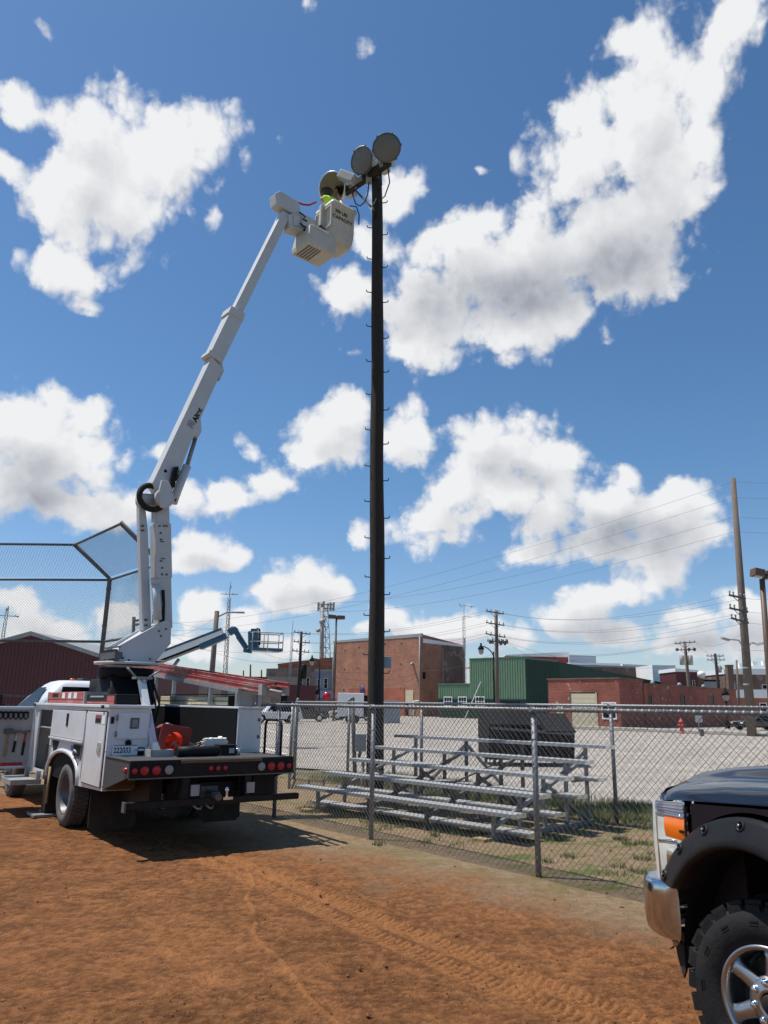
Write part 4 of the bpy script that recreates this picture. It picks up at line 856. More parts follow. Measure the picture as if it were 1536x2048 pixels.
    for x in (1.71, 2.03):
        r_ = MB(); r_.beam((x,.95,rz_(.95)),(x,4.3,rz_(4.3)),.05,.06); r_.build('rack_rail', M['alu'], t)
        for y in (1.0, 1.9, 4.2): MB().bx(x-.025,x+.025,y-.03,y+.03,1.592,rz_(y)-.031).build('rack_post', M['alu'], t)
    for y in (1.0, 1.9, 4.2): MB().beam((1.74,y,rz_(y)-.02),(2.0,y,rz_(y)-.02),.04,.04).build('rack_bar', M['alu'], t)
    MB().bx(1.735,2.0,1.05,1.09,1.60,1.75).build('rack_plate', M['alu'], t)
truck()
def onT(o, lab, cat, grp=None): o.matrix_world = TM; return tag(o, lab, cat, grp)
def cargo():
    rz_ = lambda y: 1.80+.086*(y-.98)
    t = thing('ladder', 'red fibreglass extension ladder strapped on the sloping rack of the bucket truck', 'ladder', (-2.74, 8.68, 0), R(36)); MT[t.name] = TM
    for x, dz, y0, y1 in ((1.72,.03,.35,5.5),(2.06,.03,.35,5.5),(1.76,.105,.15,5.2),(2.02,.105,.15,5.2)):
        mb = MB(); a, b = V(x,y0,rz_(y0)+dz+.035), V(x,y1,rz_(y1)+dz+.035)
        mb.beam(a, b, .012, .062); mb.beam(a+V(0,0,.028), b+V(0,0,.028), .034, .009); mb.beam(a+V(0,0,-.028), b+V(0,0,-.028), .034, .009); mb.build('side_rail', M['redpaint'], t)
    for k in range(16):
        y = .5+k*.305
        for dz, x0, x1 in ((.065,1.73,2.05),(.14,1.77,2.01)):
            MB().tube([(x0,y,rz_(y)+dz),(x1,y,rz_(y)+dz)],.016,8).build('rung', M['alu'], t)
    for x in (1.72, 2.06): MB().bx(x-.03,x+.03,.26,.36,rz_(.3)+.0,rz_(.3)+.14).build('ladder_foot', M['greybox'], t)
    MB().tube([(1.68,4.95,rz_(4.95)+.0),(1.68,4.95,rz_(4.95)+.22),(2.08,4.95,rz_(4.95)+.22),(2.08,4.95,rz_(4.95)+.0)],.012,6).build('strap', M['cream'], t)
    onT(MB().tube([(1.9,.1,rz_(.1)+.05),(1.98,1.6,rz_(1.6)+.045)],.022,8).build('pole', M['greybox']), 'grey tube tied under the low end of the red ladder', 'tube')
    # cases on the lids
    t = thing('tool_case', 'long red case with white reflective strips on the left tool box lid', 'case', (-2.74, 8.68, 0), R(36)); MT[t.name] = TM
    MB().bx(.06,.34,2.35,4.35,1.592,1.645).bx(.055,.345,2.33,4.37,1.647,1.755).build('case_body', M['redpaint'], t, bevel=.012)
    for y in (2.7, 3.0, 3.35): MB().bx(.0528,.0545,y,y+.16,1.665,1.745).build('reflective_strip', M['offw'], t)
    MB().bx(.0528,.0545,3.75,4.1,1.68,1.735).build('reflective_strip', M['black'], t)
    for y in (2.32, 4.372): MB().bx(.05,.35,y-.02,y+.02,1.594,1.757).build('case_end', M['greybox'], t)
    t = thing('tool_case', 'dark case with red edges beside the red case on the left tool box lid', 'case', (-2.74, 8.68, 0), R(36)); MT[t.name] = TM
    MB().bx(.08,.36,1.0,2.28,1.592,1.72).build('case_body', M['black'], t, bevel=.01); MB().bx(.075,.079,1.05,2.25,1.60,1.625).build('case_edge', M['redpaint'], t); MB().bx(.075,.079,1.05,1.35,1.63,1.7).build('case_edge', M['redpaint'], t); MB().bx(.072,.079,1.5,2.1,1.68,1.70).build('case_handle', M['greybox'], t)
    for i, (x, y0, y1, lab) in enumerate(((1.76, 1.35, 4.1, 'long cream coloured case with black ends on the right tool box lid'),)):
        t = thing('long_case', lab, 'case', (-2.74, 8.68, 0), R(36)); MT[t.name] = TM
        MB().bx(x,x+.12,y0+.04,2.7,1.61,1.715).bx(x,x+.12,2.71,y1-.04,1.605,1.73).build('case_body', M['cream'], t, bevel=.006); MB().bx(x-.004,x+.124,y0+.03,y1-.03,1.655,1.663).build('case_seam', M['black'], t)
        for y in (y0, y1-.04): MB().bx(x-.008,x+.128,y,y+.04,1.595,1.735).build('end_cap', M['black'], t)
        MB().bx(x-.004,x-.0005,1.95,2.2,1.675,1.705).build('case_label', M['greybox'], t)
        MB().tube([(x+.06,1.3,1.75),(x+.06,2.6,1.76),(x+.06,4.1,1.75)],.008,6).build('strap', M['black'], t)
    o = MB().bx(1.80,1.98,4.15,4.8,1.592,1.68).build('case_block', M['cream']); onT(o, 'short cream block on the right lid ahead of the long cream case', 'case')
    # traffic cones lying in the bed
    cm = bpy.data.materials.new('cone_plastic'); cm.use_nodes = True; nt = cm.node_tree; b = nt.nodes['Principled BSDF']; b.inputs['Base Color'].default_value = (.75, .045, .02, 1); b.inputs['Roughness'].default_value = .45
    tl = nt.nodes.new('ShaderNodeBsdfTranslucent'); tl.inputs[0].default_value = (1.0, .10, .04, 1); ad = nt.nodes.new('ShaderNodeMixShader'); ad.inputs[0].default_value = .6
    nt.links.new(b.outputs[0], ad.inputs[1]); nt.links.new(tl.outputs[0], ad.inputs[2]); nt.links.new(ad.outputs[0], nt.nodes['Material Output'].inputs[0])
    def cone(c, ax, up, lab, s=1.0):
        t = thing('traffic_cone', lab, 'traffic cone', (-2.74, 8.68, 0), R(36)); MT[t.name] = TM
        c = Vector(c); ax = Vector(ax).normalized(); up = Vector(up); x = ax.cross(up).normalized(); up = x.cross(ax)
        MB().lathe([(.099*s,-.004),(.096*s,.02),(.026*s,.56*s)], c, ax, 28).build('cone_body', cm, t, recalc=False)
        h = .170*s; bs = MB(); n = 64; outer = []; inner = []
        for i in range(n):
            a = 2*math.pi*i/n; dx, dy = math.cos(a), math.sin(a); k = h/max(abs(dx), abs(dy))*(1 if abs(abs(dx)-abs(dy)) > .12 else .965); outer.append(c+x*dx*k+up*dy*k); inner.append(c+x*dx*.098*s+up*dy*.098*s)
        bs.loft([inner, outer, [p-ax*.025 for p in outer], [p-ax*.025 for p in inner], inner], cap=False, sm=False); bs.build('cone_base', pm('cone_base_plastic', (.22, .022, .016), .5, 0, .15, 8), t)
    cone((.76,.74,1.165), (.12,.97,.06), (.16,0,1), 'orange red traffic cone lying with its open base towards the tail, glowing in the sun', 1.12)
    fs_ = MB(); fs_.prism([(.50,.95,1.27),(.72,.95,1.36),(.92,.95,1.29),(.90,.95,1.27),(.72,.95,1.335),(.50,.95,1.24)], (0,.16,0), 0); fs_.prism([(.74,.93,1.365),(.93,.93,1.30),(.93,.93,1.312),(.75,.93,1.38)], (0,.1,0), 1); onT(fs_.build('folded_sign', [pm('dark_red_board', (.14,.02,.015), .6), M['greybox']]), 'dark red folded board with a grey edge lying behind the traffic cone', 'board')
    # loose things on the tail deck
    g = MB(); g.tube([(.68,.40,1.062),(.85,.38,1.064),(1.05,.40,1.062),(1.22,.43,1.06)], .06, 12); onT(g.build('rubber_roll', M['black']), 'rolled up black rubber mat lying on the tail deck', 'mat')
    t = thing('box', 'small black box with a grey label beside the rubber roll', 'box', (-2.74, 8.68, 0), R(36)); MT[t.name] = TM
    MB().bx(1.26,1.46,.42,.62,1.001,1.115).bx(1.25,1.47,.41,.63,1.116,1.13).build('box_body', M['black'], t, bevel=.006); MB().bx(1.36,1.43,.408,.4195,1.03,1.09).build('box_label', M['greybox'], t)
    onT(MB().bx(.40,.68,.50,.74,1.001,1.02).bx(.40,.42,.5,.74,1.02,1.08).bx(.40,.68,.5,.515,1.02,1.08).bx(.66,.68,.52,.74,1.02,1.08).build('tray', M['greybox']), 'shallow grey metal tray on the tail deck below the cone', 'tray')
    o = MB()
    for k in range(9): o.bx(1.2+random.uniform(-.03,.03),1.50+random.uniform(-.03,.03),.80,.89,1.06+k*.014,1.06+k*.014+.011)
    for k in range(5): o.beam((1.2+.06*k,.80+random.uniform(-.03,.03),1.187),(1.26+.06*k,.87,1.19+random.uniform(0,.025)),.05,.006)
    onT(o.build('paper_stack', M['offw']), 'untidy stack of white strips at the right of the bed', 'stack'); onT(MB().bx(1.18,1.5,.78,.9,1.001,1.058).build('tray', M['greybox']), 'flat grey tray under the white strips', 'tray')
    ro = MB()
    for k in range(16):
        p0 = V(.72+random.uniform(0,.42),.66+random.uniform(0,.2),1.05+random.uniform(0,.08)); ro.tube([p0, p0+V(random.uniform(-.1,.1),random.uniform(-.05,.05),.03), p0+V(random.uniform(-.15,.15),.0,-.03)], .011, 6)
    ro.bx(.75,1.12,.66,.88,1.001,1.05); onT(ro.build('rope_pile', M['tan']), 'tangle of dusty cord and scraps behind the rubber roll', 'rope')
    onT(MB().lathe([(.001,0),(.03,0),(.03,.075),(.026,.08),(.001,.08)],(1.53,.52,1.001),(0,0,1),14).build('drink_can', M['alubr']), 'little silver can at the right end of the tail deck cargo', 'can')
cargo()
# ------------------------------------------------------------------ boom (parts of the bucket truck)
BT = tw(1.0, 3.6, 2.2); BD_ = V(.758, .652, 0).normalized(); BNr = V(BD_.y, -BD_.x, 0)     # boom plane: direction and side towards the camera
def bp(px, py, off=0.0): return onplane(px, py, BT+BNr*off, BNr)
def bprism(pts, off, th, name, mat, parent=TR, bevel=.012):
    return MB().prism([bp(x, y, off) for x, y in pts], -BNr*th).build(name, mat, parent, world=True, bevel=bevel)
def boom():
    w = M['boomw']
    tt = MB(); tt.lathe([(.001,0),(.50,0),(.50,.035),(.001,.035)], BT-V(0,0,.005), (0,0,1), 40); tt.build('turntable', w, TR, world=True)
    pl = [(238,1291),(238,1325),(309,1327),(342,1287),(343,1250),(336,1242),(327,1242)]
    a = bprism(pl, .25, .03, 'turret_plate', w)
    P = [bp(x, y, .25)-BNr*.5 for x, y in pl]; MB().prism(P, BNr*.03).build('turret_plate', w, TR, world=True, bevel=.01)
    for x, y in ((318,1262),(322,1272),(300,1318),(258,1320),(246,1316),(332,1258)): MB().lathe([(.018,0),(.015,.012),(.001,.014)], bp(x, y, .252), BNr, 10).build('bolt', M['darksteel'], TR, world=True)
    c = MB(); q = [bp(x, y, .21) for x, y in ((238,1300),(322,1246),(326,1252),(242,1308))]; c.prism(q, -BNr*.42); q = [bp(x, y, .21) for x, y in ((250,1318),(305,1322),(338,1282),(330,1276),(300,1312),(252,1310))]; c.prism(q, -BNr*.42); c.build('turret_web', w, TR, world=True)
    v = MB(); b0 = bp(222, 1312, .1)
    for k in range(5): v.beam(b0+BNr*(-.25+.1*k)+V(0,0,-.05), b0+BNr*(-.25+.1*k)+V(0,0,.1), .05, .08)
    v.beam(b0+BNr*-.3, b0+BNr*.3, .12, .1); v.beam(b0+BNr*-.3+V(0,0,.13), b0+BNr*.32+V(0,0,.13), .03, .02); v.build('valve_block', M['darksteel'], TR, world=True)
    # lower boom: insulated box with collars
    def bbeam(p0, p1, off, w0, th, name, mat, w1=None, bevel=.02, parent=TR):
        A, B = bp(*p0, off), bp(*p1, off); return MB().beam(A, B, th, w0, up=BD_, w1=th, h1=w1 or w0).build(name, mat, parent, world=True, bevel=bevel)
    lb = bbeam((326,1258), (320,1000), 0, .25, .22, 'lower_boom', w, .24)
    for p0, p1 in (((322.5,1158),(320.5,1048)),): bbeam(p0, p1, 0, .285, .26, 'boom_sleeve', w)
    for i, (x, y) in enumerate(((317,1052),(326,1052),(319,1066),(320,1079),(320,1122),(322,1136),(322,1149),(331,1149),(331,1052))): MB().lathe([(.017,0),(.017,.016),(.001,.018)], bp(x+2, y, .132), BNr, 8).build('bolt', M['darksteel'], TR, world=True)
    for (x0, x1, y) in ((320,328,1083),(322,330,1117)):
        q = MB(); q.beam(bp(x0, y, .133), bp(x1, y, .133), .004, .02, up=(0,0,1)); q.build('marking', M['darksteel'], TR, world=True)
    cy = MB(); cy.tube([bp(316,1240,.17), bp(311,1168,.17)], .065, 14); cy.tube([bp(311,1168,.17), bp(310,1158,.17)], .075, 14); cy.build('lift_cylinder', w, TR, world=True)
    hz = MB()
    for k in range(3): hz.tube([bp(324+k*2,1180,.15), bp(326+k*1.5,1210,.16), bp(322+k*3,1244,.15)], .011, 6)
    hz.tube([bp(337,1120,-.1), bp(337,1150,-.1), bp(335,1200,-.1)], .04, 8); hz.build('hose', M['rubber'], TR, world=True)
    # parallel link
    bbeam((291,1262),(284.5,1060),-.05,.15,.15,'boom_link',w,.145); bbeam((284.6,1062),(281.5,1012),-.05,.15,.14,'boom_link',w,.11)
    for x, y in ((283,1052),(286,1052),(283,1061),(286,1061),(290,1240),(293,1240),(290,1251),(293,1251)): MB().lathe([(.017,0),(.017,.014),(.001,.016)], bp(x, y, .028), BNr, 8).build('bolt', M['darksteel'], TR, world=True)
    # elbow
    e = MB(); ec = bp(317, 1001, 0); e.lathe([(.001,-.30),(.15,-.30),(.15,-.12),(.13,-.1),(.13,.16),(.16,.17),(.16,.28),(.001,.28)], ec, BNr, 28)
    e.lathe([(.001,-.02),(.11,-.02),(.11,.2),(.13,.21),(.13,.24),(.001,.24)], bp(304,1000,0), -BD_-V(0,0,.15), 20); e.build('elbow_joint', w, TR, world=True)
    bprism([(318,985),(324,960),(338,962),(344,975),(341,1004),(334,1016),(322,1014)], .30, .06, 'elbow_cover', w)
    lp = MB(); C_ = bp(301, 996, 0.05); r = .215
    lp.tube([C_+BD_*(r*math.cos(R(a)))+V(0,0,r*math.sin(R(a)))+BNr*(.12*(a-90)/250) for a in range(75, 320, 12)], .05, 10); lp.build('hose_loop', M['rubber'], TR, world=True)
    # upper boom sections
    bprism([(305,966),(424,713),(446,737),(402,836),(404,862),(398,874),(388,871),(372,912),(344,984),(318,986)], .14, .26, 'upper_boom', w)
    bprism([(431,733),(441,712),(448,742),(440,760)], .1, .12, 'boom_cover', w, bevel=.004)
    bprism([(419,709),(461,622),(489,636),(445,726)], .15, .28, 'middle_boom', w)
    for p in ([(417,706),(421,698),(448,716),(445,727)], [(457,624),(463,611),(491,626),(488,641)]): bprism(p, .17, .32, 'boom_collar', w)
    bprism([(470,613),(566,421),(582,430),(488,622)], .10, .19, 'inner_boom', w)
    sl_ = MB()
    for x, y in ((454,632),(437,668),(423,703)): 
        A = bp(x+3, y, -.02); sl_.lathe([(.035,0),(.035,.02),(.001,.022)], A, (BNr*.0-BD_*.9+V(0,0,.4)), 10)
    sl_.build('boom_slot', M['darksteel'], TR, world=True)
    cy = MB(); cy.tube([bp(346,1006,.02), bp(352,988,.02), bp(374,932,.02)], .075, 14); cyo = cy.build('boom_cylinder', w, TR, world=True)
    MB().tube([bp(374,932,.02), bp(391,876,.02)], .038, 12).build('cylinder_rod', M['steel'], cyo, world=True)
    bprism([(346,934),(358,932),(352,962),(344,984),(338,972)], .19, .05, 'valve_cover', M['darksteel'])
    hz = MB()
    for k in range(4): hz.tube([bp(346+k*2,962,.2), bp(352+k*3,944,.22), bp(350+k*2,935,.2), bp(344+k*3,950,.23), bp(342+k*2,975,.2)], .010, 6)
    for k in range(4): hz.tube([bp(350,1002,.1), bp(354+k,998-k*3,.05), bp(360,990-k*6,-.05)], .012, 6)
    hz.build('hose', M['rubber'], TR, world=True)
    MB().lathe([(.028,0),(.028,.004),(.001,.005)], bp(331,942,.142), BNr, 14).build('boom_slot', M['black2'], TR, world=True)
    # lettering on the boom
    ax = (bp(446,737,.14)-bp(402,836,.14)).normalized(); up = BNr.cross(ax)
    text('Altec', .135, bp(393,845,.1455), ax, up, M['black2'], TR, 'lettering', world=True, depth=.002, bold=.004)
    lg = MB(); o = bp(386.5,857,.1455)
    for x0, y0, x1, y1 in ((0,0,0,.12),(0,.12,.11,.12),(.11,.12,.11,.03),(.11,.03,.03,.03),(.03,.03,.03,.09),(.03,.09,.075,.09),(.075,.09,.075,.06),(.075,.06,.05,.06),(.07,.03,.11,-.01)):
        lg.beam(o+ax*x0+up*y0, o+ax*x1+up*y1, .003, .012, up=BNr)
    lg.build('logo', M['darksteel'], TR, world=True)
    # boom tip and bucket bracket
    bprism([(551,386),(561,381),(598,404),(602,424),(594,431),(553,407)], .12, .24, 'boom_tip', w)
    bprism([(578,428),(602,424),(632,440),(634,461),(616,466),(580,454)], .16, .28, 'bucket_mount', w)
    bprism([(588,430),(599,430),(601,452),(588,450)], .19, .03, 'mount_cover', w); bprism([(604,434),(626,444),(626,456),(606,452)], .2, .04, 'mount_cover', w)
    hz = MB(); b0 = lambda x, y, o_=.22: bp(x, y, o_)
    hz.tube([b0(598,424),b0(604,428),b0(611,434),b0(606,438),b0(614,442)], .016, 6); hz.tube([b0(612,462),b0(622,466),b0(634,468),b0(644,464),b0(647,456),b0(642,451),b0(632,458),b0(624,462)], .03, 8)
    hz.tube([b0(608,458),b0(618,470),b0(632,477),b0(640,478)], .035, 8); hz.tube([b0(600,446),b0(604,450),b0(612,455),b0(620,456)], .016, 6); hz.build('hose', M['rubber'], TR, world=True)
    MB().tube([b0(594,404,.1), b0(606,409,.1), b0(618,410,.1), b0(632,404,.1)], .022, 6).build('lanyard', pm('red_webbing', (.35, .02, .04), .8), TR, world=True)
boom()
BK = at(667, 399, 14.05)                                       # near corner of the bucket rim
def bucket():
    n_ = -BNr; f = M['fibre']
    def rr(s0, s1, q0, q1, dz, r, n=5):
        pts = []
        for cx, cy, a0 in ((s1-r,q1-r,0),(s0+r,q1-r,90),(s0+r,q0+r,180),(s1-r,q0+r,270)):
            for k in range(n): a = R(a0+90*k/(n-1)); pts.append(BK+BD_*(cx+r*math.cos(a))+n_*(cy+r*math.sin(a))+V(0,0,dz))
        return pts
    b = MB(); b.loft([rr(.2,.46,.12,.5,-.99,.05), rr(.08,.56,.06,.56,-.96,.1), rr(.0,.6,.01,.61,-.84,.1), rr(-.02,.62,0,.62,-.66,.08), rr(-.01,.62,0,.62,-.1,.06), rr(-.03,.65,-.03,.65,-.09,.07), rr(-.03,.65,-.03,.65,-.0,.07), rr(.03,.58,.03,.58,.0,.06), rr(.05,.56,.05,.56,-.86,.06)])
    bk = b.build('bucket', f, TR, world=True)
    s_ = MB(); s_.loft([rr(-.60,.10,.0,.60,-1.335,.012,2), rr(-.61,.12,-.015,.615,-1.23,.012,2), rr(-.55,.10,.03,.57,-.86,.012,2), rr(-.47,-.03,.06,.54,-.80,.012,2)], sm=False); so_ = s_.build('bucket_step', f, TR, world=True, bevel=.012)
    for k in range(5): MB().beam(BK+BD_*(-.52+.07*k)+n_*.06+V(0,0,-1.338), BK+BD_*(-.52+.07*k)+n_*.54+V(0,0,-1.338), .03, .012).build('step_slat', M['darksteel'], so_, world=True)
    for q0, q1 in ((.03,.28), (.36,.60)):                      # raised frames leave two sunk panels on the boom side
        fr = MB()
        for a, c in (((q0,-.12),(q1,-.12)),((q1,-.12),(q1,-.62)),((q1,-.62),(q0,-.62)),((q0,-.62),(q0,-.12))): fr.beam(BK-BD_*.022+n_*a[0]+V(0,0,a[1]), BK-BD_*.022+n_*c[0]+V(0,0,c[1]), .03, .035, up=BD_)
        fr.build('panel_frame', f, bk, world=True)
    MB().beam(BK-BD_*.07+n_*.32+V(0,0,-.02), BK-BD_*.07+n_*.32+V(0,0,-.75), .09, .10, up=BD_).build('bucket_bracket', f, TR, world=True, bevel=.02)
    text('300 LBS', .115, BK+BD_*.05+BNr*.004+V(0,0,-.27), BD_, (0,0,1), M['black2'], TR, 'lettering', world=True, bold=.002, sx=.9)
    text('CAPACITY', .115, BK+BD_*.0+BNr*.004+V(0,0,-.42), BD_, (0,0,1), M['black2'], TR, 'lettering', world=True, bold=.002, sx=.98)
    MB().tube([BK+BD_*.45+n_*.1+V(0,0,-.02), BK+BD_*.5+n_*.05+V(0,0,.12), BK+BD_*.62-n_*.02+V(0,0,.12), BK+BD_*.70-n_*.02+V(0,0,-.05), BK+BD_*.70-n_*.02+V(0,0,-.3)], .014, 6).build('tool_hose', M['rubber'], TR, world=True)
bucket()
# ------------------------------------------------------------------ light pole
PB = gnd(748, 1598); PTOP = at(752, 338, PB.y)
def light_pole():
    t = thing('light_pole', 'tall dark wooden light pole with climbing pegs and a cross arm of floodlights', 'light pole', tuple(PB))
    n = 26; pts = []; rs = []
    for k in range(n+1):
        u = k/n; p = PB.lerp(PTOP, u); p.z = PB.z-.1+(PTOP.z-PB.z+.1)*u; p.x += .05*math.sin(u*3.1)+.012*math.sin(u*9)+.007*math.sin(u*21+1); pts.append(p); rs.append((.160-.045*u)*(1+.02*math.sin(u*37)))
    MB().tube(pts, rs, 20).build('pole_shaft', M['wood'], t, world=True)
    def px_at(py):
        z = None; best = None
        for a in range(0, 400):
            u = a/399; i = min(int(u*n), n-1); p = pts[i].lerp(pts[i+1], u*n-i); d = p-CO; yy = 1024-FPX*(d.dot(cu))/(d.dot(cf))
            if best is None or abs(yy-py) < best[0]: best = (abs(yy-py), p, rs[i])
        return best[1], best[2]
    side = -1
    ys = [407,457,472,520,538,588,607,655,679,724,747,792,820,862,890,935,964,1004,1038,1078,1118,1155,1190,1230,1265,1310,1345]
    for i, y in enumerate(ys):
        p, r = px_at(y); sx = 1 if i % 2 == 0 else -1; q = p+V(sx*r*.8, -.03, 0)
        MB().tube([q, q+V(sx*.115, -.03, 0), q+V(sx*.125, -.03, .012), q+V(sx*.127, -.03, .05)], .011, 6).build('climbing_peg', M['darksteel'], t, world=True)
    zt = PTOP.z-.25; aL = gnd(688, 383, zt); aR = gnd(777, 321, zt); ad = (aR-aL).normalized(); an = V(ad.y, -ad.x, 0)
    if an.y > 0: an = -an
    off = (PTOP-aL).dot(an); k = an*(off+.18-(PTOP-aL).dot(an)*0)*0
    c0 = PTOP+V(0,0,-.25)+an*.17; c0.z = zt; sL = (aL-c0).dot(ad); sR = (aR-c0).dot(ad)
    P = lambda s, dz=0, o=0: c0+ad*s+an*o+V(0,0,dz)
    arm = MB().beam(P(sL), P(sR), .13, .16).build('cross_arm', M['wood'], t, world=True, bevel=.008)
    br = MB(); br.beam(P(sL*.62,-.1,-.02), PTOP+V(0,0,-1.05)+an*.12, .045, .012, up=an); br.build('arm_brace', M['darksteel'], t, world=True)
    MB().lathe([(.118,-.03),(.125,0),(.118,.03)], px_at(360)[0], (0,0,1), 18).build('pole_band', M['darksteel'], t, world=True)
    jb = px_at(362)[0]; MB().beam(jb+V(-.17,-.08,-.12), jb+V(-.17,-.08,.12), .13, .13).build('junction_box', M['greybox'], t, world=True)
    cb = MB(); q = jb+V(-.17,-.08,-.12)
    cb.tube([q, q+V(-.02,0,-.3), q+V(-.08,-.02,-.52), q+V(-.18,-.02,-.62), q+V(-.28,0,-.55), q+V(-.36,0,-.3), P(sL*.5,-.05)], .014, 6)
    q = P(sR*.55,-.1); pp = px_at(410)[0]; cb.tube([q, q+V(.02,0,-.35), q.lerp(pp+V(.02,-.13,0),.6), pp+V(.0,-.13,.0), pp+V(-.06,-.13,-.45)], .02, 6)
    q = P(sR*.9,-.1); pp = px_at(372)[0]; cb.tube([q, q+V(.05,0,-.4), q+V(-.05,0,-.75), q+V(-.3,0,-1.0), pp+V(.1,-.06,-.1)], .014, 6)
    cb.build('cable', M['rubber'], t, world=True)
    # meter box, conduit and back plate near the ground
    ex = px_at(1494)[0]; MB().bx(ex.x-.36, ex.x-.17, ex.y-.12, ex.y+.12, 1.0-.18, 1.0+.13).build('meter_box', M['greybox'], t, world=True, bevel=.01)
    MB().tube([ex+V(-.22,-.04,-.2), V(ex.x-.22, ex.y-.04, 0.05)], .03, 8).build('conduit', M['greybox'], t, world=True)
    q = px_at(1326)[0]; MB().bx(q.x+.02, q.x+.29, q.y+.14, q.y+.152, q.z-.1, q.z+.12).build('back_plate', pm('pale_plate', (.30, .38, .42), .5), t, world=True, bevel=.004)
    # floodlights hang on the arm: things of their own
    lens = pm('floodlight_glass', (.15, .14, .12), .38, 0, .1, 3, spec=.35)
    def flood(c, ax, r, lab, s_at, open_=False):
        f = thing('floodlight', lab, 'floodlight', tuple(c), 0, 'floodlights on the cross arm'); ax = Vector(ax).normalized()
        prof = [(r, 0), (r*.98, -.06), (r*.86, -.20), (r*.62, -.33), (r*.36, -.40), (.1, -.43), (.1, -.5), (.001, -.5)]
        MB().lathe(prof, c, ax, 36).build('reflector', pm('reflector_shell', (.42, .42, .38), .45, .4, .08, 6) if not open_ else pm('open_reflector', (.48, .46, .36), .4, .35, .08, 6), f, world=True, recalc=False)
        MB().lathe([(r-.004,-.012),(r+.018,-.012),(r+.02,.016),(r-.004,.016)], c, ax, 36, cap=False).build('rim', M['darksteel'] if not open_ else M['alubr'], f, world=True)
        if not open_: MB().lathe([(r-.003,.006),(r*.6,.03),(.001,.045)], c, ax, 36).build('lens', lens, f, world=True)
        else: MB().lathe([(.085,-.46),(.085,-.24),(.06,-.24),(.06,-.44)], c, ax, 18).build('lamp_socket', M['black'], f, world=True)
        x = ax.orthogonal().normalized(); y = ax.cross(x)
        for k in range(6 if not open_ else 0):
            a = k*math.pi/3+.4; d = x*math.cos(a)+y*math.sin(a); MB().beam(c+d*(r+.005), c+d*(r+.035), .03, .05).build('clip', M['darksteel'], f, world=True)
        b0 = Vector(c)-ax*.5; h = MB(); h.beam(b0+ax*.02, b0-ax*.42, .2, .2); h.build('ballast_box', M['greybox'], f, world=True, bevel=.02)
        MB().beam(b0-ax*.1, P(s_at,.09), .06, .05).build('mount_bracket', M['darksteel'], f, world=True)
    cl = gnd(729, 330, PTOP.z-.05); cr_ = gnd(796, 322, PTOP.z-.05)
    flood(P((cl-c0).dot(ad)+.03, .23, .26), (-.62,-.72,-.33), .285, 'closed floodlight in the middle of the cross arm, turned away to the left', (cl-c0).dot(ad)*.8)
    flood(P((cr_-c0).dot(ad)+.16, .14, .22), (-.1,-.94,-.36), .29, 'closed floodlight at the right end of the cross arm above the pole', (cr_-c0).dot(ad)*.8)
    return P, sL, flood
LP, SL, FLOOD = light_pole()
OC = at(664, 376, 14.85)
FLOOD(OC, (-.50,-.76,-.42), .35, 'opened floodlight without its glass in front of the worker in the bucket', SL*.9, True)
tag(MB().beam(at(680,349,14.5), at(709,360,14.35), .17, .2).build('ballast_box', M['greybox'], bevel=.02, origin=at(690,355,14.5)), 'grey ballast box lying on the left end of the cross arm', 'box')
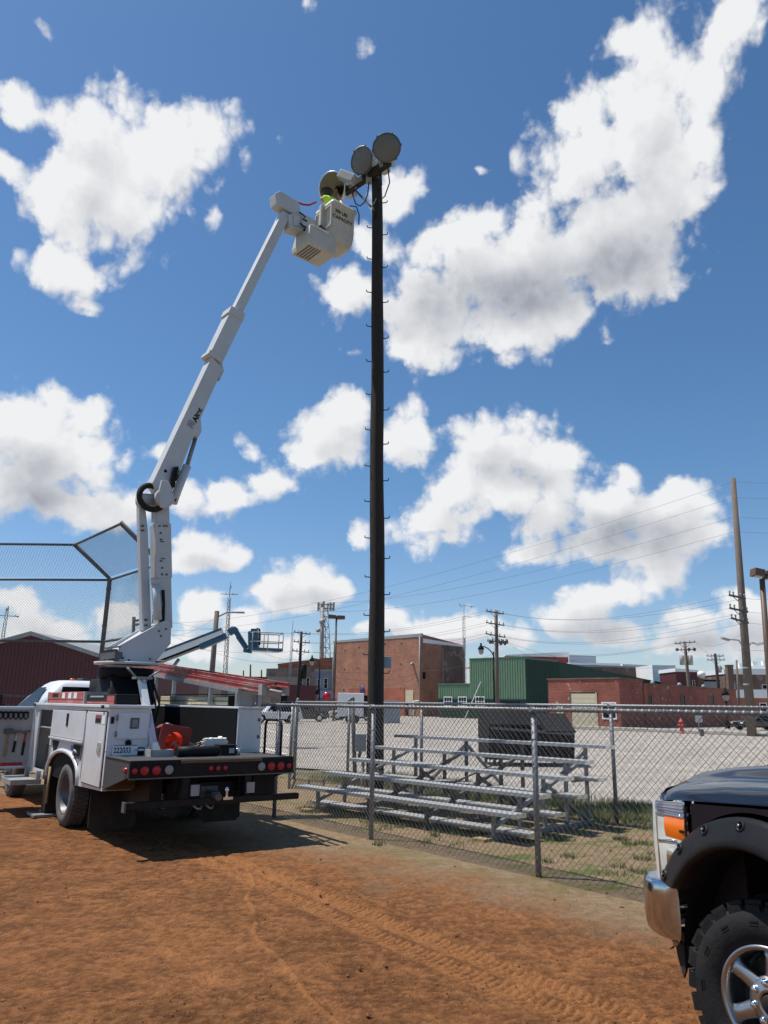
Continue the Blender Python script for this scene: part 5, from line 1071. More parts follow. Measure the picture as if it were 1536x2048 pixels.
# ------------------------------------------------------------------ worker in the bucket
def skin_body(name, joints, edges, mat, parent, sub=2):
    me = bpy.data.meshes.new(name); me.from_pydata([tuple(MT[rootof(parent).name].inverted() @ Vector(j[0])) for j in joints], edges, []); me.materials.append(mat)
    o = bpy.data.objects.new(name, me); COL.objects.link(o); o.parent = parent
    md = o.modifiers.new('skin', 'SKIN'); md.use_smooth_shade = True
    for i, j in enumerate(joints): r = j[1]; me.skin_vertices[0].data[i].radius = (r, r) if isinstance(r, float) else r
    me.skin_vertices[0].data[0].use_root = True
    md = o.modifiers.new('sub', 'SUBSURF'); md.levels = sub; md.render_levels = sub; return o
def worker():
    b = BK+BD_*.30-BNr*.30+V(0,0,-.10); t = thing('person', 'worker in a lime hi vis shirt in the bucket leaning into the opened floodlight', 'person', tuple(b+V(0,0,-.86)))
    lean = V(-.10, -.06, 0); up = lambda z, k=0: b+V(0,0,z)+lean*k
    pel, bel, che, nec = up(-.05,0), up(.10,.4), up(.22,1.0), up(.36,1.5)
    R_ = BD_; shL = che-R_*.19+V(0,0,.08); shR = che+R_*.19+V(0,0,.08)
    hR = shR+BD_*.05+BNr*.16+V(0,0,-.16); waR = OC+V(.12,.12,-.05); hL = shL+BNr*.05+V(-.12,.02,-.05); waL = OC+V(.02,.05,-.16)
    skin_body('body', [(up(-.10),(.15,.11)),(bel,(.15,.11)),(che,(.17,.12)),(nec,.06),(nec+V(-.02,-.02,.08),.055),(shL,.075),(hL,.05),(waL,.032),(shR,.075),(hR,.05),(waR,.032),(up(-.18)-R_*.1,.09),(up(-.5)-R_*.11,.07),(up(-.84)-R_*.11,.05),(up(-.18)+R_*.1,.09),(up(-.5)+R_*.11,.07),(up(-.84)+R_*.11,.05)],
        [(0,1),(1,2),(2,3),(3,4),(2,5),(5,6),(6,7),(2,8),(8,9),(9,10),(0,11),(11,12),(12,13),(0,14),(14,15),(15,16)], M['skin'], t)
    skin_body('hi_vis_shirt', [(up(-.02),(.175,.135)),(bel,(.172,.132)),(che,(.195,.145)),(nec+V(0,0,-.02),.085),(shL,.1),(hL.lerp(shL,.35),.072),(shR,.1),(hR.lerp(shR,.35),.072)], [(0,1),(1,2),(2,3),(2,4),(4,5),(2,6),(6,7)], M['hivis'], t)
    skin_body('trousers', [(up(-.14),(.17,.13)),(up(-.05),(.165,.125)),(up(-.2)-R_*.1,.105),(up(-.5)-R_*.11,.085),(up(-.8)-R_*.11,.07),(up(-.2)+R_*.1,.105),(up(-.5)+R_*.11,.085),(up(-.8)+R_*.11,.07)], [(0,1),(0,2),(2,3),(3,4),(0,5),(5,6),(6,7)], M['denim'], t)
    for s_ in (-1, 1): MB().sphere(up(-.82)+R_*(.11*s_)-BNr*.03,.075,10,sc=(1,1.6,.7)).build('boot', M['hat'], t, world=True)
    hc = nec+V(-.06,.03,.16); h = MB(); h.sphere(hc, .105, 14, sc=(.86, 1.0, 1.15)); face = (OC-hc).normalized()
    h.sphere(hc+face*.105+V(0,0,-.01), .02, 8); side = face.cross(V(0,0,1)).normalized()
    for s_ in (-1, 1): h.sphere(hc+side*(.095*s_), .022, 8, sc=(1,.7,1.3))
    h.build('head', M['skin'], t, world=True)
    ey = MB()
    for s_ in (-1, 1): ey.sphere(hc+side*(.036*s_)+face*.088+V(0,0,.025), .012, 8)
    ey.build('eye', M['black2'], t, world=True)
    hr = MB(); hr.sphere(hc-face*.022+V(0,0,.02), .118, 14, sc=(.92, 1.02, 1.05)); hr.lathe([(.11,.0),(.145,.008),(.14,.016),(.1,.03)], hc+V(0,0,.045), face*.3+V(0,0,1), 20); hr.build('hat', M['hat'], t, world=True)
    for w_, d in ((waR, OC-waR), (waL, OC-waL)):
        d = d.normalized(); sd = d.cross(V(0,0,1)).normalized(); u_ = sd.cross(d); g = MB(); g.tube([w_, w_+d*.05, w_+d*.09], [.03,.042,.036], 10)
        for k, ln in enumerate((.07,.08,.075,.06)):
            q = w_+d*.085+sd*(-.03+.02*k); g.tube([q, q+d*ln*.5+u_*.012, q+d*ln*.85-u_*.012], [.0095,.009,.007], 8)
        q = w_+d*.035+sd*-.04; g.tube([q, q+d*.04-sd*.025, q+d*.07-sd*.02], [.012,.011,.009], 8); g.build('hand', M['skin'], t, world=True)
worker()
# ------------------------------------------------------------------ dark pickup on the right
def pickup():
    t = thing('pickup_truck', 'dark navy pickup truck with black fender flares and chrome bumper at the right edge', 'pickup truck', (1.67, 3.6, 0), R(106))
    nv, bl, ch = M['navy'], M['flare'], M['chrome']; W = 1.96
    # hood surface
    prof = [(0,0),(.02,.030),(.06,.062),(.12,.082),(.22,.100),(.30,.110),(.345,.13),(.39,.158),(.46,.174),(.6,.180),(.98,.185)]
    xs_, zs_ = zip(*prof); ny, nx = 121, 44; vs = []; ys = np.linspace(0, 1.90, ny)
    bu = np.interp(np.minimum(ys, 1.90-ys), xs_, zs_); k = np.array([1,2,3,2,1])/9; bu = np.convolve(np.pad(bu, 2, mode='edge'), k, 'valid')
    xf = .66+.40*(1-np.abs((ys-.95)/.95)**3.4)
    for j in range(nx+1):
        u = j/nx
        for i in range(ny):
            x = -.78+u*(xf[i]+.78); e = max(0, (u-.62)/.38); e2 = max(0, (u-.93)/.07)
            cf_ = bu[i]/.185; vs.append((x, -.03-ys[i], 1.212-.07*x+bu[i]*(1-.14*e*e)-(.03*e**3+.035*e2*e2)*cf_))
    fs = [(j*ny+i, j*ny+i+1, (j+1)*ny+i+1, (j+1)*ny+i) for j in range(nx) for i in range(ny-1)]
    MB().add(vs, fs, 0, True).build('hood', nv, t, recalc=False)
    # fenders
    def arc(r, a0, a1, n=22, c=(0, .44), sx=1.0): return [(c[0]+sx*r*math.cos(R(a0+(a1-a0)*k/n)), c[1]+r*math.sin(R(a0+(a1-a0)*k/n))) for k in range(n+1)]
    poly = [(-.80,1.262),(.455,1.176),(.455,1.04)]+arc(.745, 52, 182)+[(-.80,.42)]
    for y0, th in ((-.035,-.02), (-W+.035,.02)): MB().prism([(x,y0,z) for x, z in poly], (0,th,0)).build('fender', nv, t)
    # flare
    for sgn, yb in ((1, -.012), (-1, -W+.012)):
        rings = []
        for k_ in range(41):
            stretch = 1.0
            sec = [(.728, 0), (.726, .016), (.705, .030), (.675, .048), (.635, .072), (.608, .082), (.596, .075), (.590, .045), (.590, -.08)]
            rg = []
            for r_, o_ in sec:
                a0 = math.asin(.335/r_); a = a0+(R(184)-a0)*k_/40; st_ = 1+(.085 if r_ > .69 else .06 if r_ > .65 else .03)*max(0, math.cos(a)); rg.append(V(0,0,.44)+V(math.cos(a)*st_, 0, math.sin(a))*r_+V(0, yb+sgn*o_, 0))
            rings.append(rg)
        fo = MB().loft(rings, closed=False, cap=False).build('fender_flare', bl, t, recalc=False)
        if sgn == 1:
            for a in (31, 47, 66, 87, 108, 130, 152):
                d = V(math.cos(R(a)), 0, math.sin(R(a))); c = V(0,0,.44)+d*(.690*(1+.07*max(0, math.cos(R(a)))**2))+V(0, yb+.040, 0)
                MB().lathe([(.026,-.014),(.026,.006),(.018,.007),(.016,.001),(.001,.0)], c, (d.x*.4,1,d.z*.4), 14).sphere(c+V(0,.006,0)+d*.002, .0115, 8).build('rivet', M['flare'], fo); MB().sphere(c+V(0,.010,0)+d*.004,.008,8).build('rivet_head', M['chrome'], fo)
    wl = MB(); wl.loft([[V(x, y, z) for x, z in arc(.60, -5, 190)] for y in (-.04, -.55)], closed=False, cap=False); wl.quad(*[V(x,-.55,z) for x, z in arc(.60,-5,190)]); wl.build('wheel_liner', M['black'], t, recalc=False)
    ib = MB(); ib.bx(-.7,.55,-1.42,-.56,.45,1.12); ib.bx(.30,.62,-1.7,-.2,.5,.95); ib.tube([(0,-.3,.44),(0,-1.7,.44)],.07,10); ib.bx(-4.3,.6,-.62,-.5,.5,.66); ib.bx(-4.3,.6,-1.46,-1.34,.5,.66)  # the wide inner boxes are unseen blocks, added to stop light leaking through
    ib.beam((.45,-.16,.47),(.62,-.22,.60),.16,.12); ib.tube([(.5,-.12,.5),(.47,-.1,.38),(.52,-.12,.33)],.02,6); ib.build('chassis', M['black'], t)
    # headlight wrapped round the corner
    path = [(.495,-.028),(.55,-.02),(.64,-.018),(.72,-.026),(.79,-.05),(.85,-.09),(.90,-.15),(.94,-.24),(.965,-.36),(.975,-.46)]
    top = [1.176,1.174,1.168,1.162,1.154,1.142,1.128,1.115,1.10,1.09]; bot = [.93,.86,.80,.775,.768,.765,.77,.79,.82,.85]
    def band(z0f, z1f, i0, i1, off, name, mat, par, rows=5, ribs=0):
        vs = []; fs = []; n = 0
        P2 = [V(x, y, 0) for x, y in path]
        sub = []
        for i in range(i0, i1):
            for s_ in range(6): sub.append(i+s_/6)
        sub.append(i1)
        for q in sub:
            i = min(int(q), len(path)-2); f = q-i; p = P2[i].lerp(P2[i+1], f); d = (P2[i+1]-P2[i]).normalized(); nn = V(-d.y, d.x, 0)
            if nn.y < 0 and nn.x < 0: nn = -nn
            t_, b_ = top[i]*(1-f)+top[i+1]*f, bot[i]*(1-f)+bot[i+1]*f
            z0 = z0f if isinstance(z0f, float) else b_; z1 = z1f if isinstance(z1f, float) else t_
            z0 = max(z0, b_)
            for r_ in range(rows+1):
                w = r_/rows; o = off+.008*math.sin(math.pi*w)+(ribs*.0035*math.sin(w*26)); vs.append(p+nn*o+V(0,0,z0+(z1-z0)*w))
        m_ = rows+1
        for a in range(len(sub)-1):
            for r_ in range(rows): fs.append((a*m_+r_, (a+1)*m_+r_, (a+1)*m_+r_+1, a*m_+r_+1))
        return MB().add(vs, fs, 0, True).build(name, mat, par, recalc=False)
    clear = pm('headlight_lens', (.62, .65, .60), .16, .0, .18, 9, coat=.7)
    hl = band(None, None, 0, 9, 0.0, 'headlight', clear, t, 14)
    band(1.108, None, 0, 3, .004, 'reflector_ribs', pm('ribbed_reflector', (.62,.62,.62), .12, .9, .1, 10), hl, 30, 1)
    band(.985, 1.10, 0, 2, .006, 'turn_signal', M['amber'], hl, 6)
    MB().bx(.495,.53,-.018,-.0095,1.03,1.043).build('signal_mark', M['black'], hl)
    fr = MB(); pth = [V(x, y+.006, 0) for x, y in path]; fr.tube([pth[3]+V(0,0,top[3]), pth[3]+V(0,0,1.1), pth[3]+V(0,0,.95), pth[3]+V(0,0,bot[3])], .006, 6); fr.tube([pth[0]+V(0,0,1.105), pth[1]+V(0,0,1.105), pth[2]+V(0,0,1.103), pth[3]+V(0,0,1.10)], .006, 6); fr.tube([pth[1]+V(0,0,.985), pth[2]+V(0,0,.975), pth[3]+V(0,0,.965)], .008, 6); fr.build('lamp_frame', ch, hl)
    band(None, .955, 1, 2, .005, 'side_reflector', M['chrome'], hl, 6)
    # grille with chrome surround
    g = MB(); gp = [(-.42,1.0),(-.70,1.05),(-.98,1.07),(-1.26,1.05),(-1.54,1.0)]
    for z, r_ in ((1.165,.035),(.90,.03)): g.tube([(x,y,z) for y, x in gp], r_, 8)
    for z in (.98,1.07): g.tube([(x-.02,y,z) for y, x in gp], .03, 8)
    for y, x in (gp[0], gp[-1]): g.tube([(x,y,.88),(x,y,1.18)], .035, 8)
    gro = g.build('grille', ch, t); MB().prism([(x-.07,y,.88) for y, x in gp]+[(.7,-1.54,.88),(.7,-.42,.88)], (0,0,.28)).build('grille_mesh', M['black2'], gro)
    tp = MB(); n = 24
    rg = []
    for i in range(n+1):
        y = .06+1.78*i/n; x = .66+.40*(1-abs((y-.95)/.95)**3.4); q_ = np.interp(min(y, 1.9-y), xs_, zs_); zt = 1.212-.07*x-.065*q_/.185+q_*.86
        rg.append([V(x+.002,-.03-y,zt+.012), V(x+.03,-.03-y,zt+.0), V(x+.045,-.03-y,zt-.04), V(x+.03,-.03-y,zt-.075)])
    tp.loft(rg, closed=False, cap=False); tp.build('grille_trim', ch, t, recalc=False)
    # chrome bumper
    bp_ = [(.60,-.02),(.66,-.004),(.76,.0),(.85,-.02),(.925,-.065),(.985,-.14),(1.03,-.26),(1.07,-.45),(1.10,-.72),(1.105,-.98)]; bp2 = bp_+[(x, -W-y) for x, y in bp_[-2::-1]]
    sec = [(-.10,.765),(-.05,.772),(-.015,.768),(.002,.756),(.010,.738),(.014,.70),(.016,.64),(.016,.58),(.012,.54),(.004,.515),(-.012,.498),(-.05,.485),(-.09,.485)]
    rings = []
    for i, (x, y) in enumerate(bp2):
        a, b = bp2[max(i-1,0)], bp2[min(i+1,len(bp2)-1)]; d = V(b[0]-a[0], b[1]-a[1], 0).normalized(); nn = V(-d.y, d.x, 0)
        if nn.x < -.2 or (abs(nn.x) <= .2 and nn.y*(1 if y > -W/2 else -1) < 0): nn = -nn
        rings.append([V(x, y, z)+nn*o_ for o_, z in sec])
    bu_ = MB().loft(rings, closed=False, cap=False).build('front_bumper', pm('bumper_chrome', (.50,.53,.56), .13, 1, .08, 7, dirt=((.20,.18,.16),.6)), t, recalc=False)
    q = MB(); q.beam((.985,-.13,.63),(1.045,-.30,.63),.03,.14); q.build('fog_recess', M['black2'], bu_); MB().tube([(.99,-.12,.545),(1.06,-.33,.54),(1.10,-.6,.54)],.012,6).build('recess_trim', ch, bu_)
    fl = MB(); fl.prism([(.57,-.06,.49),(.70,-.06,.485),(.675,-.055,.41),(.635,-.05,.335),(.615,-.05,.37),(.60,-.055,.43)], (0,-.012,0)); fl.build('torn_valance', M['rubber'], t)
    vl = MB(); vl.prism([(.60,-.10,.40),(.60,-.10,.50),(.86,-.2,.50),(.84,-.2,.42)], (0,-.02,0)); vl.prism([(.86,-.2,.42),(.86,-.2,.5),(.92,-1.76,.5),(.92,-1.76,.42)], (-.02,0,0)); vl.build('valance', M['rubber'], t)
    # wheels
    def mt_wheel(c, st, sgn):
        ax = V(-math.sin(R(st)), math.cos(R(st)), 0)*sgn; c = Vector(c); r, w, rr = .40, .29, .228; ty = MB()
        ty.lathe([(rr,.0),(rr+.012,.012),(.30,.024),(.355,.015),(.376,-.006),(.384,-.04),(.384,-w+.04),(.37,-w),(.30,-w-.015),(rr,-w)], c, ax, 64)
        x = V(0,0,1).cross(ax).normalized(); y = V(0,0,1); n = 26
        for k_ in range(n):
            for side, da in ((0, 0), (1, .5)):
                a = 2*math.pi*(k_+da)/n; d = x*math.cos(a)+y*math.sin(a); tt = ax.cross(d).normalized(); lng = .058 if k_ % 2 == 0 else .044
                t0 = -.006 if side == 0 else -w+.006; s1 = -1 if side == 0 else 1
                p = c+d*.390+ax*t0; ty.beam(p, p+ax*(s1*.095)+tt*.012, .072, .036, up=d)
                q = c+d*(.385-lng*.42)+ax*(t0+.014*(-s1)); ty.beam(q, q+d*.002+ax*(s1*.03), .068, lng, up=d)
                q2 = c+d*(.36)+ax*(t0+.013*(-s1)); 
                if side == 0 and k_ % 2: ty.beam(c+d*.325+ax*.010, c+d*.325+ax*.024, .04, .008, up=d); ty.beam(c+d*.311+ax*.010, c+d*.311+ax*.025, .04, .006, up=d)
            for j, o_ in enumerate((-.125,-.18)):
                a = 2*math.pi*(k_+.25+.5*j)/n; d = x*math.cos(a)+y*math.sin(a); p = c+d*.39+ax*o_; ty.beam(p, p+ax*-.045, .062, .03, up=d)
        tyo = ty.build('wheel', M['tyre'], t)
        rm = pm('polished_wheel', (.42,.43,.44), .34, 1, .06, 5)
        rb = MB(); rb.lathe([(rr+.004,.006),(rr+.002,.016),(rr-.010,.016),(rr-.020,.004),(rr-.026,-.05),(rr-.03,-.16),(rr-.05,-.165)], c, ax, 64)
        for k_ in range(6):
            a = 2*math.pi*(k_+.42)/6; d = x*math.cos(a)+y*math.sin(a); tt = ax.cross(d).normalized()
            sec = lambda rad, hw, f_, bk: [c+d*rad-tt*hw+ax*bk, c+d*rad-tt*hw*.9+ax*(f_-.012), c+d*rad-tt*hw*.45+ax*f_, c+d*rad+tt*hw*.45+ax*f_, c+d*rad+tt*hw*.9+ax*(f_-.012), c+d*rad+tt*hw+ax*bk]
            rb.loft([sec(.06,.046,-.006,-.06), sec(.105,.040,-.002,-.055), sec(.16,.034,.006,-.045), sec(.185,.036,.008,-.05), sec(.212,.050,.002,-.06)])
        rb.lathe([(.001,-.012),(.045,-.012),(.047,.014),(.062,.012),(.085,.0),(.105,-.004),(.112,-.03),(.112,-.07)], c, ax, 40)
        rim = rb.build('rim', rm, tyo, recalc=True)
        hb = MB().lathe([(.040,-.01),(.04,.018),(.034,.024),(.001,.024)], c, ax, 24).build('hub_cap', M['black'], tyo)
        for k_ in range(8):
            a = 2*math.pi*(k_+.3)/8; d = x*math.cos(a)+y*math.sin(a); MB().lathe([(.0165,-.01),(.0165,.012),(.012,.02),(.001,.022)], c+d*.083, ax, 10).build('wheel_nut', ch, tyo)
        MB().lathe([(.001,-.13),(.17,-.13),(.17,-.11),(.09,-.10),(.001,-.10)], c, ax, 36).build('brake_disc', M['darksteel'], tyo)
    mt_wheel((.06,-.07,.402), 19, 1); mt_wheel((.06,-W+.07,.402), 19, -1); mt_wheel((-3.9,.03,.408), 0, 1); mt_wheel((-3.9,-W-.03,.408), 0, -1)
    # cab and bed behind the hood (mostly out of the picture)
    cb = MB(); cb.bx(-2.9,-.81,-W+.03,-.03,.48,1.24); cb.loft([[V(-.75,-W+.08,1.24),V(-.75,-.08,1.24),V(-2.9,-.08,1.24),V(-2.9,-W+.08,1.24)],[V(-1.5,-W+.24,1.86),V(-1.5,-.24,1.86),V(-2.75,-.24,1.86),V(-2.75,-W+.24,1.86)]], sm=False); co = cb.build('cab', nv, t, bevel=.03)
    MB().quad(V(-.80,-W+.14,1.30),V(-.80,-.14,1.30),V(-1.44,-.27,1.82),V(-1.44,-W+.27,1.82)).build('windscreen', M['glass'], co, recalc=False)
    for y, q in ((-.07, 1), (-W+.07, -1)): MB().quad(V(-1.1,y-.015*q,1.28),V(-2.7,y-.015*q,1.28),V(-2.62,y-.145*q,1.80),V(-1.56,y-.145*q,1.80)).build('side_window', M['glass'], co, recalc=False)
    bd = MB(); bd.bx(-4.95,-2.93,-W+.03,-.03,.55,1.22); bd.build('bed', nv, t, bevel=.03)
pickup()
# ------------------------------------------------------------------ buildings
M['brickA'] = brickmat('brick_tan_red', (.40,.165,.095), (.32,.130,.076), (.26,.20,.16))
M['brickB'] = brickmat('brick_red', (.30,.078,.050), (.22,.058,.040), (.24,.15,.12), patch=((.42,.34,.29), 1.6, .655))
M['brickC'] = brickmat('brick_orange', (.36,.115,.06), (.30,.09,.05), (.3,.2,.15))
M['brickD'] = brickmat('brick_brown', (.17,.105,.075), (.13,.08,.06), (.2,.16,.13), patch=((.26,.2,.16), .5, .6))
M['brickE'] = brickmat('brick_tan', (.25,.19,.15), (.20,.15,.12), (.27,.23,.2), patch=((.16,.115,.095), .7, .58))
M['brickM'] = brickmat('brick_painted_red', (.28,.045,.055), (.23,.04,.045), (.24,.05,.05), patch=((.4,.25,.22), 2.2, .66))
M['newbrick'] = brickmat('brick_patch', (.36,.10,.055), (.31,.085,.05), (.3,.16,.11))
M['bluewall'] = pm('blue_grey_wall', (.20,.23,.28), .9, 0, .1, 1)
M['awning'] = pm('navy_awning', (.02,.035,.11), .8, 0, .1, 3)
GA = V(-.707, .707, 0); GB = V(.707, .707, 0)              # directions of the town's street grid
def tcol(P, d, px, py=1400):                                # distance along d from P to the picture column px
    r = pray(px, py); return (r.x*P.y-r.y*P.x)/(d.x*r.y-d.y*r.x)
def zpix(px, py, Y): return at(px, py, Y).z
def bld(name, label, P, rz, cat='building'): return thing(name, label, cat, tuple(P), rz)
def wallbox(t, name, x0, x1, y0, y1, z1, mat, z0=0, zs=None):
    """zs = top heights at (x0,y0),(x1,y0),(x1,y1),(x0,y1)"""
    zs = zs or [z1]*4; c = [(x0,y0),(x1,y0),(x1,y1),(x0,y1)]; vs = [(*p, z0) for p in c]+[(*p, z) for p, z in zip(c, zs)]
    return MB().add(vs, [(3,2,1,0),(4,5,6,7),(0,1,5,4),(1,2,6,5),(2,3,7,6),(3,0,4,7)]).build(name, mat, t, recalc=False)
def window(t, x0, x1, z0, z1, face, fm='offw', mull=(1, 1), d=.06, gm='glass', sill=False):
    """face: ('y', value) front wall, ('x', value) side wall; frame stands proud, pane a sub-part"""
    f = MB(); a, v = face; w = min(.12, (x1-x0)*.12)
    def b(mb, u0, u1, q0, q1, dd, o=0):
        if a == 'y': mb.bx(u0, u1, v-dd, v-o, q0, q1)
        else: mb.bx(v+o, v+dd, u0, u1, q0, q1)
    b(f, x0-w, x1+w, z1, z1+w, d, .002); b(f, x0-w, x1+w, z0-w, z0, d, .002); b(f, x0-w, x0, z0, z1, d, .002); b(f, x1, x1+w, z0, z1, d, .002)
    nx, nz = mull
    for k in range(1, nx): xm = x0+(x1-x0)*k/nx; b(f, xm-w*.25, xm+w*.25, z0, z1, d*.8, .004)
    for k in range(1, nz): zm = z0+(z1-z0)*k/nz; b(f, x0, x1, zm-w*.25, zm+w*.25, d*.75, .004)
    fo = f.build('window', M[fm], t); p = MB(); b(p, x0, x1, z0, z1, .012, .003); p.build('pane', M[gm], fo); return fo
def brick_tall():
    P = gnd(842, 1433); L_ = tcol(P, GA, 664); S = tcol(P, GB, 931); zc = zpix(842,1268,P.y); zl = zpix(665,1283,(P+GA*L_).y); z2 = zpix(930,1291,(P+GB*S).y); zb = zpix(843,1282,P.y)
    t = bld('brick_building', 'tall tan red brick building with a blank wall behind the wooden light pole', P, R(-45)); D = S
    # local x: along the front to the right(-GA), y: GB
    z3 = z2
    wallbox(t, 'wall', -L_, 0, 0, D, 0, M['brickA'], zs=[zl, zc, z2, z2-.3])
    wallbox(t, 'coping', -L_-.1, .1, -.08, .35, 0, M['greytrim'], z0=zl-.25, zs=[zl+.12, zc+.12, zc+.12, zl+.12])
    wallbox(t, 'parapet', -L_, .06, D-.5, D+.1, zpix(930,1276,(P+GB*S).y), M['offw'], z0=z2-.6)
    wallbox(t, 'roof_edge', -.3, .16, .4, D-.6, 0, M['offw'], z0=z2-.3, zs=[zc-.75, zc-.75, z2+.05, z2+.05])
    z = zpix(842,1376,P.y); wallbox(t, 'newer_brick_panel', -L_*.80, -L_*.17, -.05, -.003, z, M['newbrick'])
    wallbox(t, 'old_brick_strip', .003, .05, D*.46, D*.98, z2-.3, M['brickD'], z0=2)
    for x in (-.25, -L_+.15): MB().tube([(x,-.12,zc-.4 if x > -1 else zl-.5),(x,-.12,2.6)],.13,8).build('downspout', M['greytrim'], t)
    MB().tube([(-.25,-.12,2.6),(-1.6,-.12,2.5),(-1.6,-.12,.1)],.13,8).build('downspout', M['offw'], t)
    x = -L_*.115; MB().bx(x-.9,x+.9,-.1,-.055,2.3,zpix(856,1385,P.y)+.4).build('boarded_window', M['beige'], t); MB().bx(x-.9,x+.9,-.1,-.055,.15,2.1).build('door', M['tan'], t); MB().bx(x-.95,x-.2,-.14,-.105,.15,2.28).build('doorway', M['black2'], t)
    for px, py in ((690,1289),(720,1284),(773,1281),(805,1282),(690,1330),(719,1329),(804,1325),(689,1375),(718,1375),(771,1375),(804,1375)):
        tt = -(L_*(842-px)/(842-664)); MB().lathe([(.2,0),(.16,.06),(.001,.08)],(tt,-.01,zpix(px,py,P.y)*(1+.0)),(0,-1,0),8).build('anchor_plate', M['darksteel'], t)
    l = MB(); x = -L_*.085; l.beam((x,-.05,9.0),(x+.3,-.9,8.6),.25,.4); l.build('wall_lamp', M['greytrim'], t)
    MB().tube([(.1,D*.47,z2-1),(.1,D*.47,2)],.1,6).build('conduit', M['greytrim'], t); MB().bx(.05,.3,.4,.8,zc*.45,zc*.53).build('wall_lamp', M['black2'], t)
    s_ = thing('street_sign', 'small round blue and red sign on the brick wall left of the light pole', 'sign', tuple(P)); X = onplane(724,1378,P+V(-.12,-.12,0),(.707,.707,0)); MB().lathe([(.001,0),(.62,0),(.62,.05),(.001,.05)],X,(-.707,-.707,0),20).build('sign_disc', pm('sign_blue',(.06,.06,.2),.5), s_, world=True); MB().bx(X.x-.4,X.x+.1,X.y-.25,X.y-.1,X.z-1.2,X.z-.6).build('sign_plate', M['redlens'], s_, world=True)
brick_tall()
def ribbed(t, name, x0, x1, y, z0, z1, mat, pitch=.45, dep=.07, axis='y'):
    mb = MB(); n = int((x1-x0)/pitch); pts = []
    for k in range(n): a = x0+(x1-x0)*k/n; w = (x1-x0)/n; pts += [(a,0),(a+w*.55,0),(a+w*.65,-dep),(a+w*.9,-dep)]
    pts.append((x1,0)); vs = []
    for (u, o) in pts:
        for z in (z0, z1): vs.append((u, y+o, z) if axis == 'y' else (y-o, u, z))
    fs = [(2*i, 2*i+2, 2*i+3, 2*i+1) for i in range(len(pts)-1)]
    o = MB().add(vs, fs).build(name, mat, t, recalc=False); o['kind'] = 'stuff'; return o
def green_bld():
    C = gnd(877, 1435); L_ = tcol(C, -GA, 1053); P = C-GA*L_; t = bld('metal_building', 'green corrugated metal building with a tall part and three small white windows', P, R(-45))
    zt = zpix(1052,1314,P.y); zl = zpix(878,1369,C.y); sx = -(L_-tcol(C, -GA, 940)); S = tcol(P, GB, 1357)
    zend = zpix(1355,1371,(P+GB*S).y)
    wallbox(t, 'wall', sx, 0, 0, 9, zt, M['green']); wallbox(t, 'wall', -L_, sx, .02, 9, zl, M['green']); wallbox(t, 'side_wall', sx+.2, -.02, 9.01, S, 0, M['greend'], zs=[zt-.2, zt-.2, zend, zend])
    zb = zpix(1052,1399,P.y)
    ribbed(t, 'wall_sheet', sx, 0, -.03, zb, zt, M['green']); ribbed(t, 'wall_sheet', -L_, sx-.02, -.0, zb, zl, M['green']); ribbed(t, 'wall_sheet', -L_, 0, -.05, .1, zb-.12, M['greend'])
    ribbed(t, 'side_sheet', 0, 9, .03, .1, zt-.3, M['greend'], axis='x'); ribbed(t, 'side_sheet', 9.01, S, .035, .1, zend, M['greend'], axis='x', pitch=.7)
    MB().bx(-L_-.05,.05,-.16,-.06,zb-.1,zb+.06).build('trim', M['greend'], t); MB().bx(sx-.05,.08,-.15,.1,zt,zt+.12).build('trim', M['green'], t); MB().bx(-L_-.05,sx-.06,-.13,.1,zl,zl+.12).build('trim', M['green'], t)
    for px in (897, 926, 961):
        u = -(L_-tcol(C, -GA, px)); Yw = (P-GA*u).y; z = zpix(px,1404,Yw); window(t, u-.75, u+.75, z-.55, z+.7, ('y', -.10), mull=(3, 2))
    MB().bx(-L_*.30,-L_*.06,-.13,-.11,.1,zb-.3).build('dark_doorway', M['black2'], t)
    MB().beam((-L_*.62,-1.2,.1),(-L_*.48,-.25,zb+2.6),.12,.12).build('leaning_board', M['offw'], t)
    wallbox(t, 'annex', -L_+.5, sx-2, 9.5, 14, zl+4.2, M['brickM']); MB().prism([(sx-1.4,.6,zl+2.4),(sx-1.4,3,zl+3.1),(sx-.1,3,zl+3.1),(sx-.1,.6,zl+2.4)],(0,0,.1)).build('awning', M['redlens'], t)
green_bld()
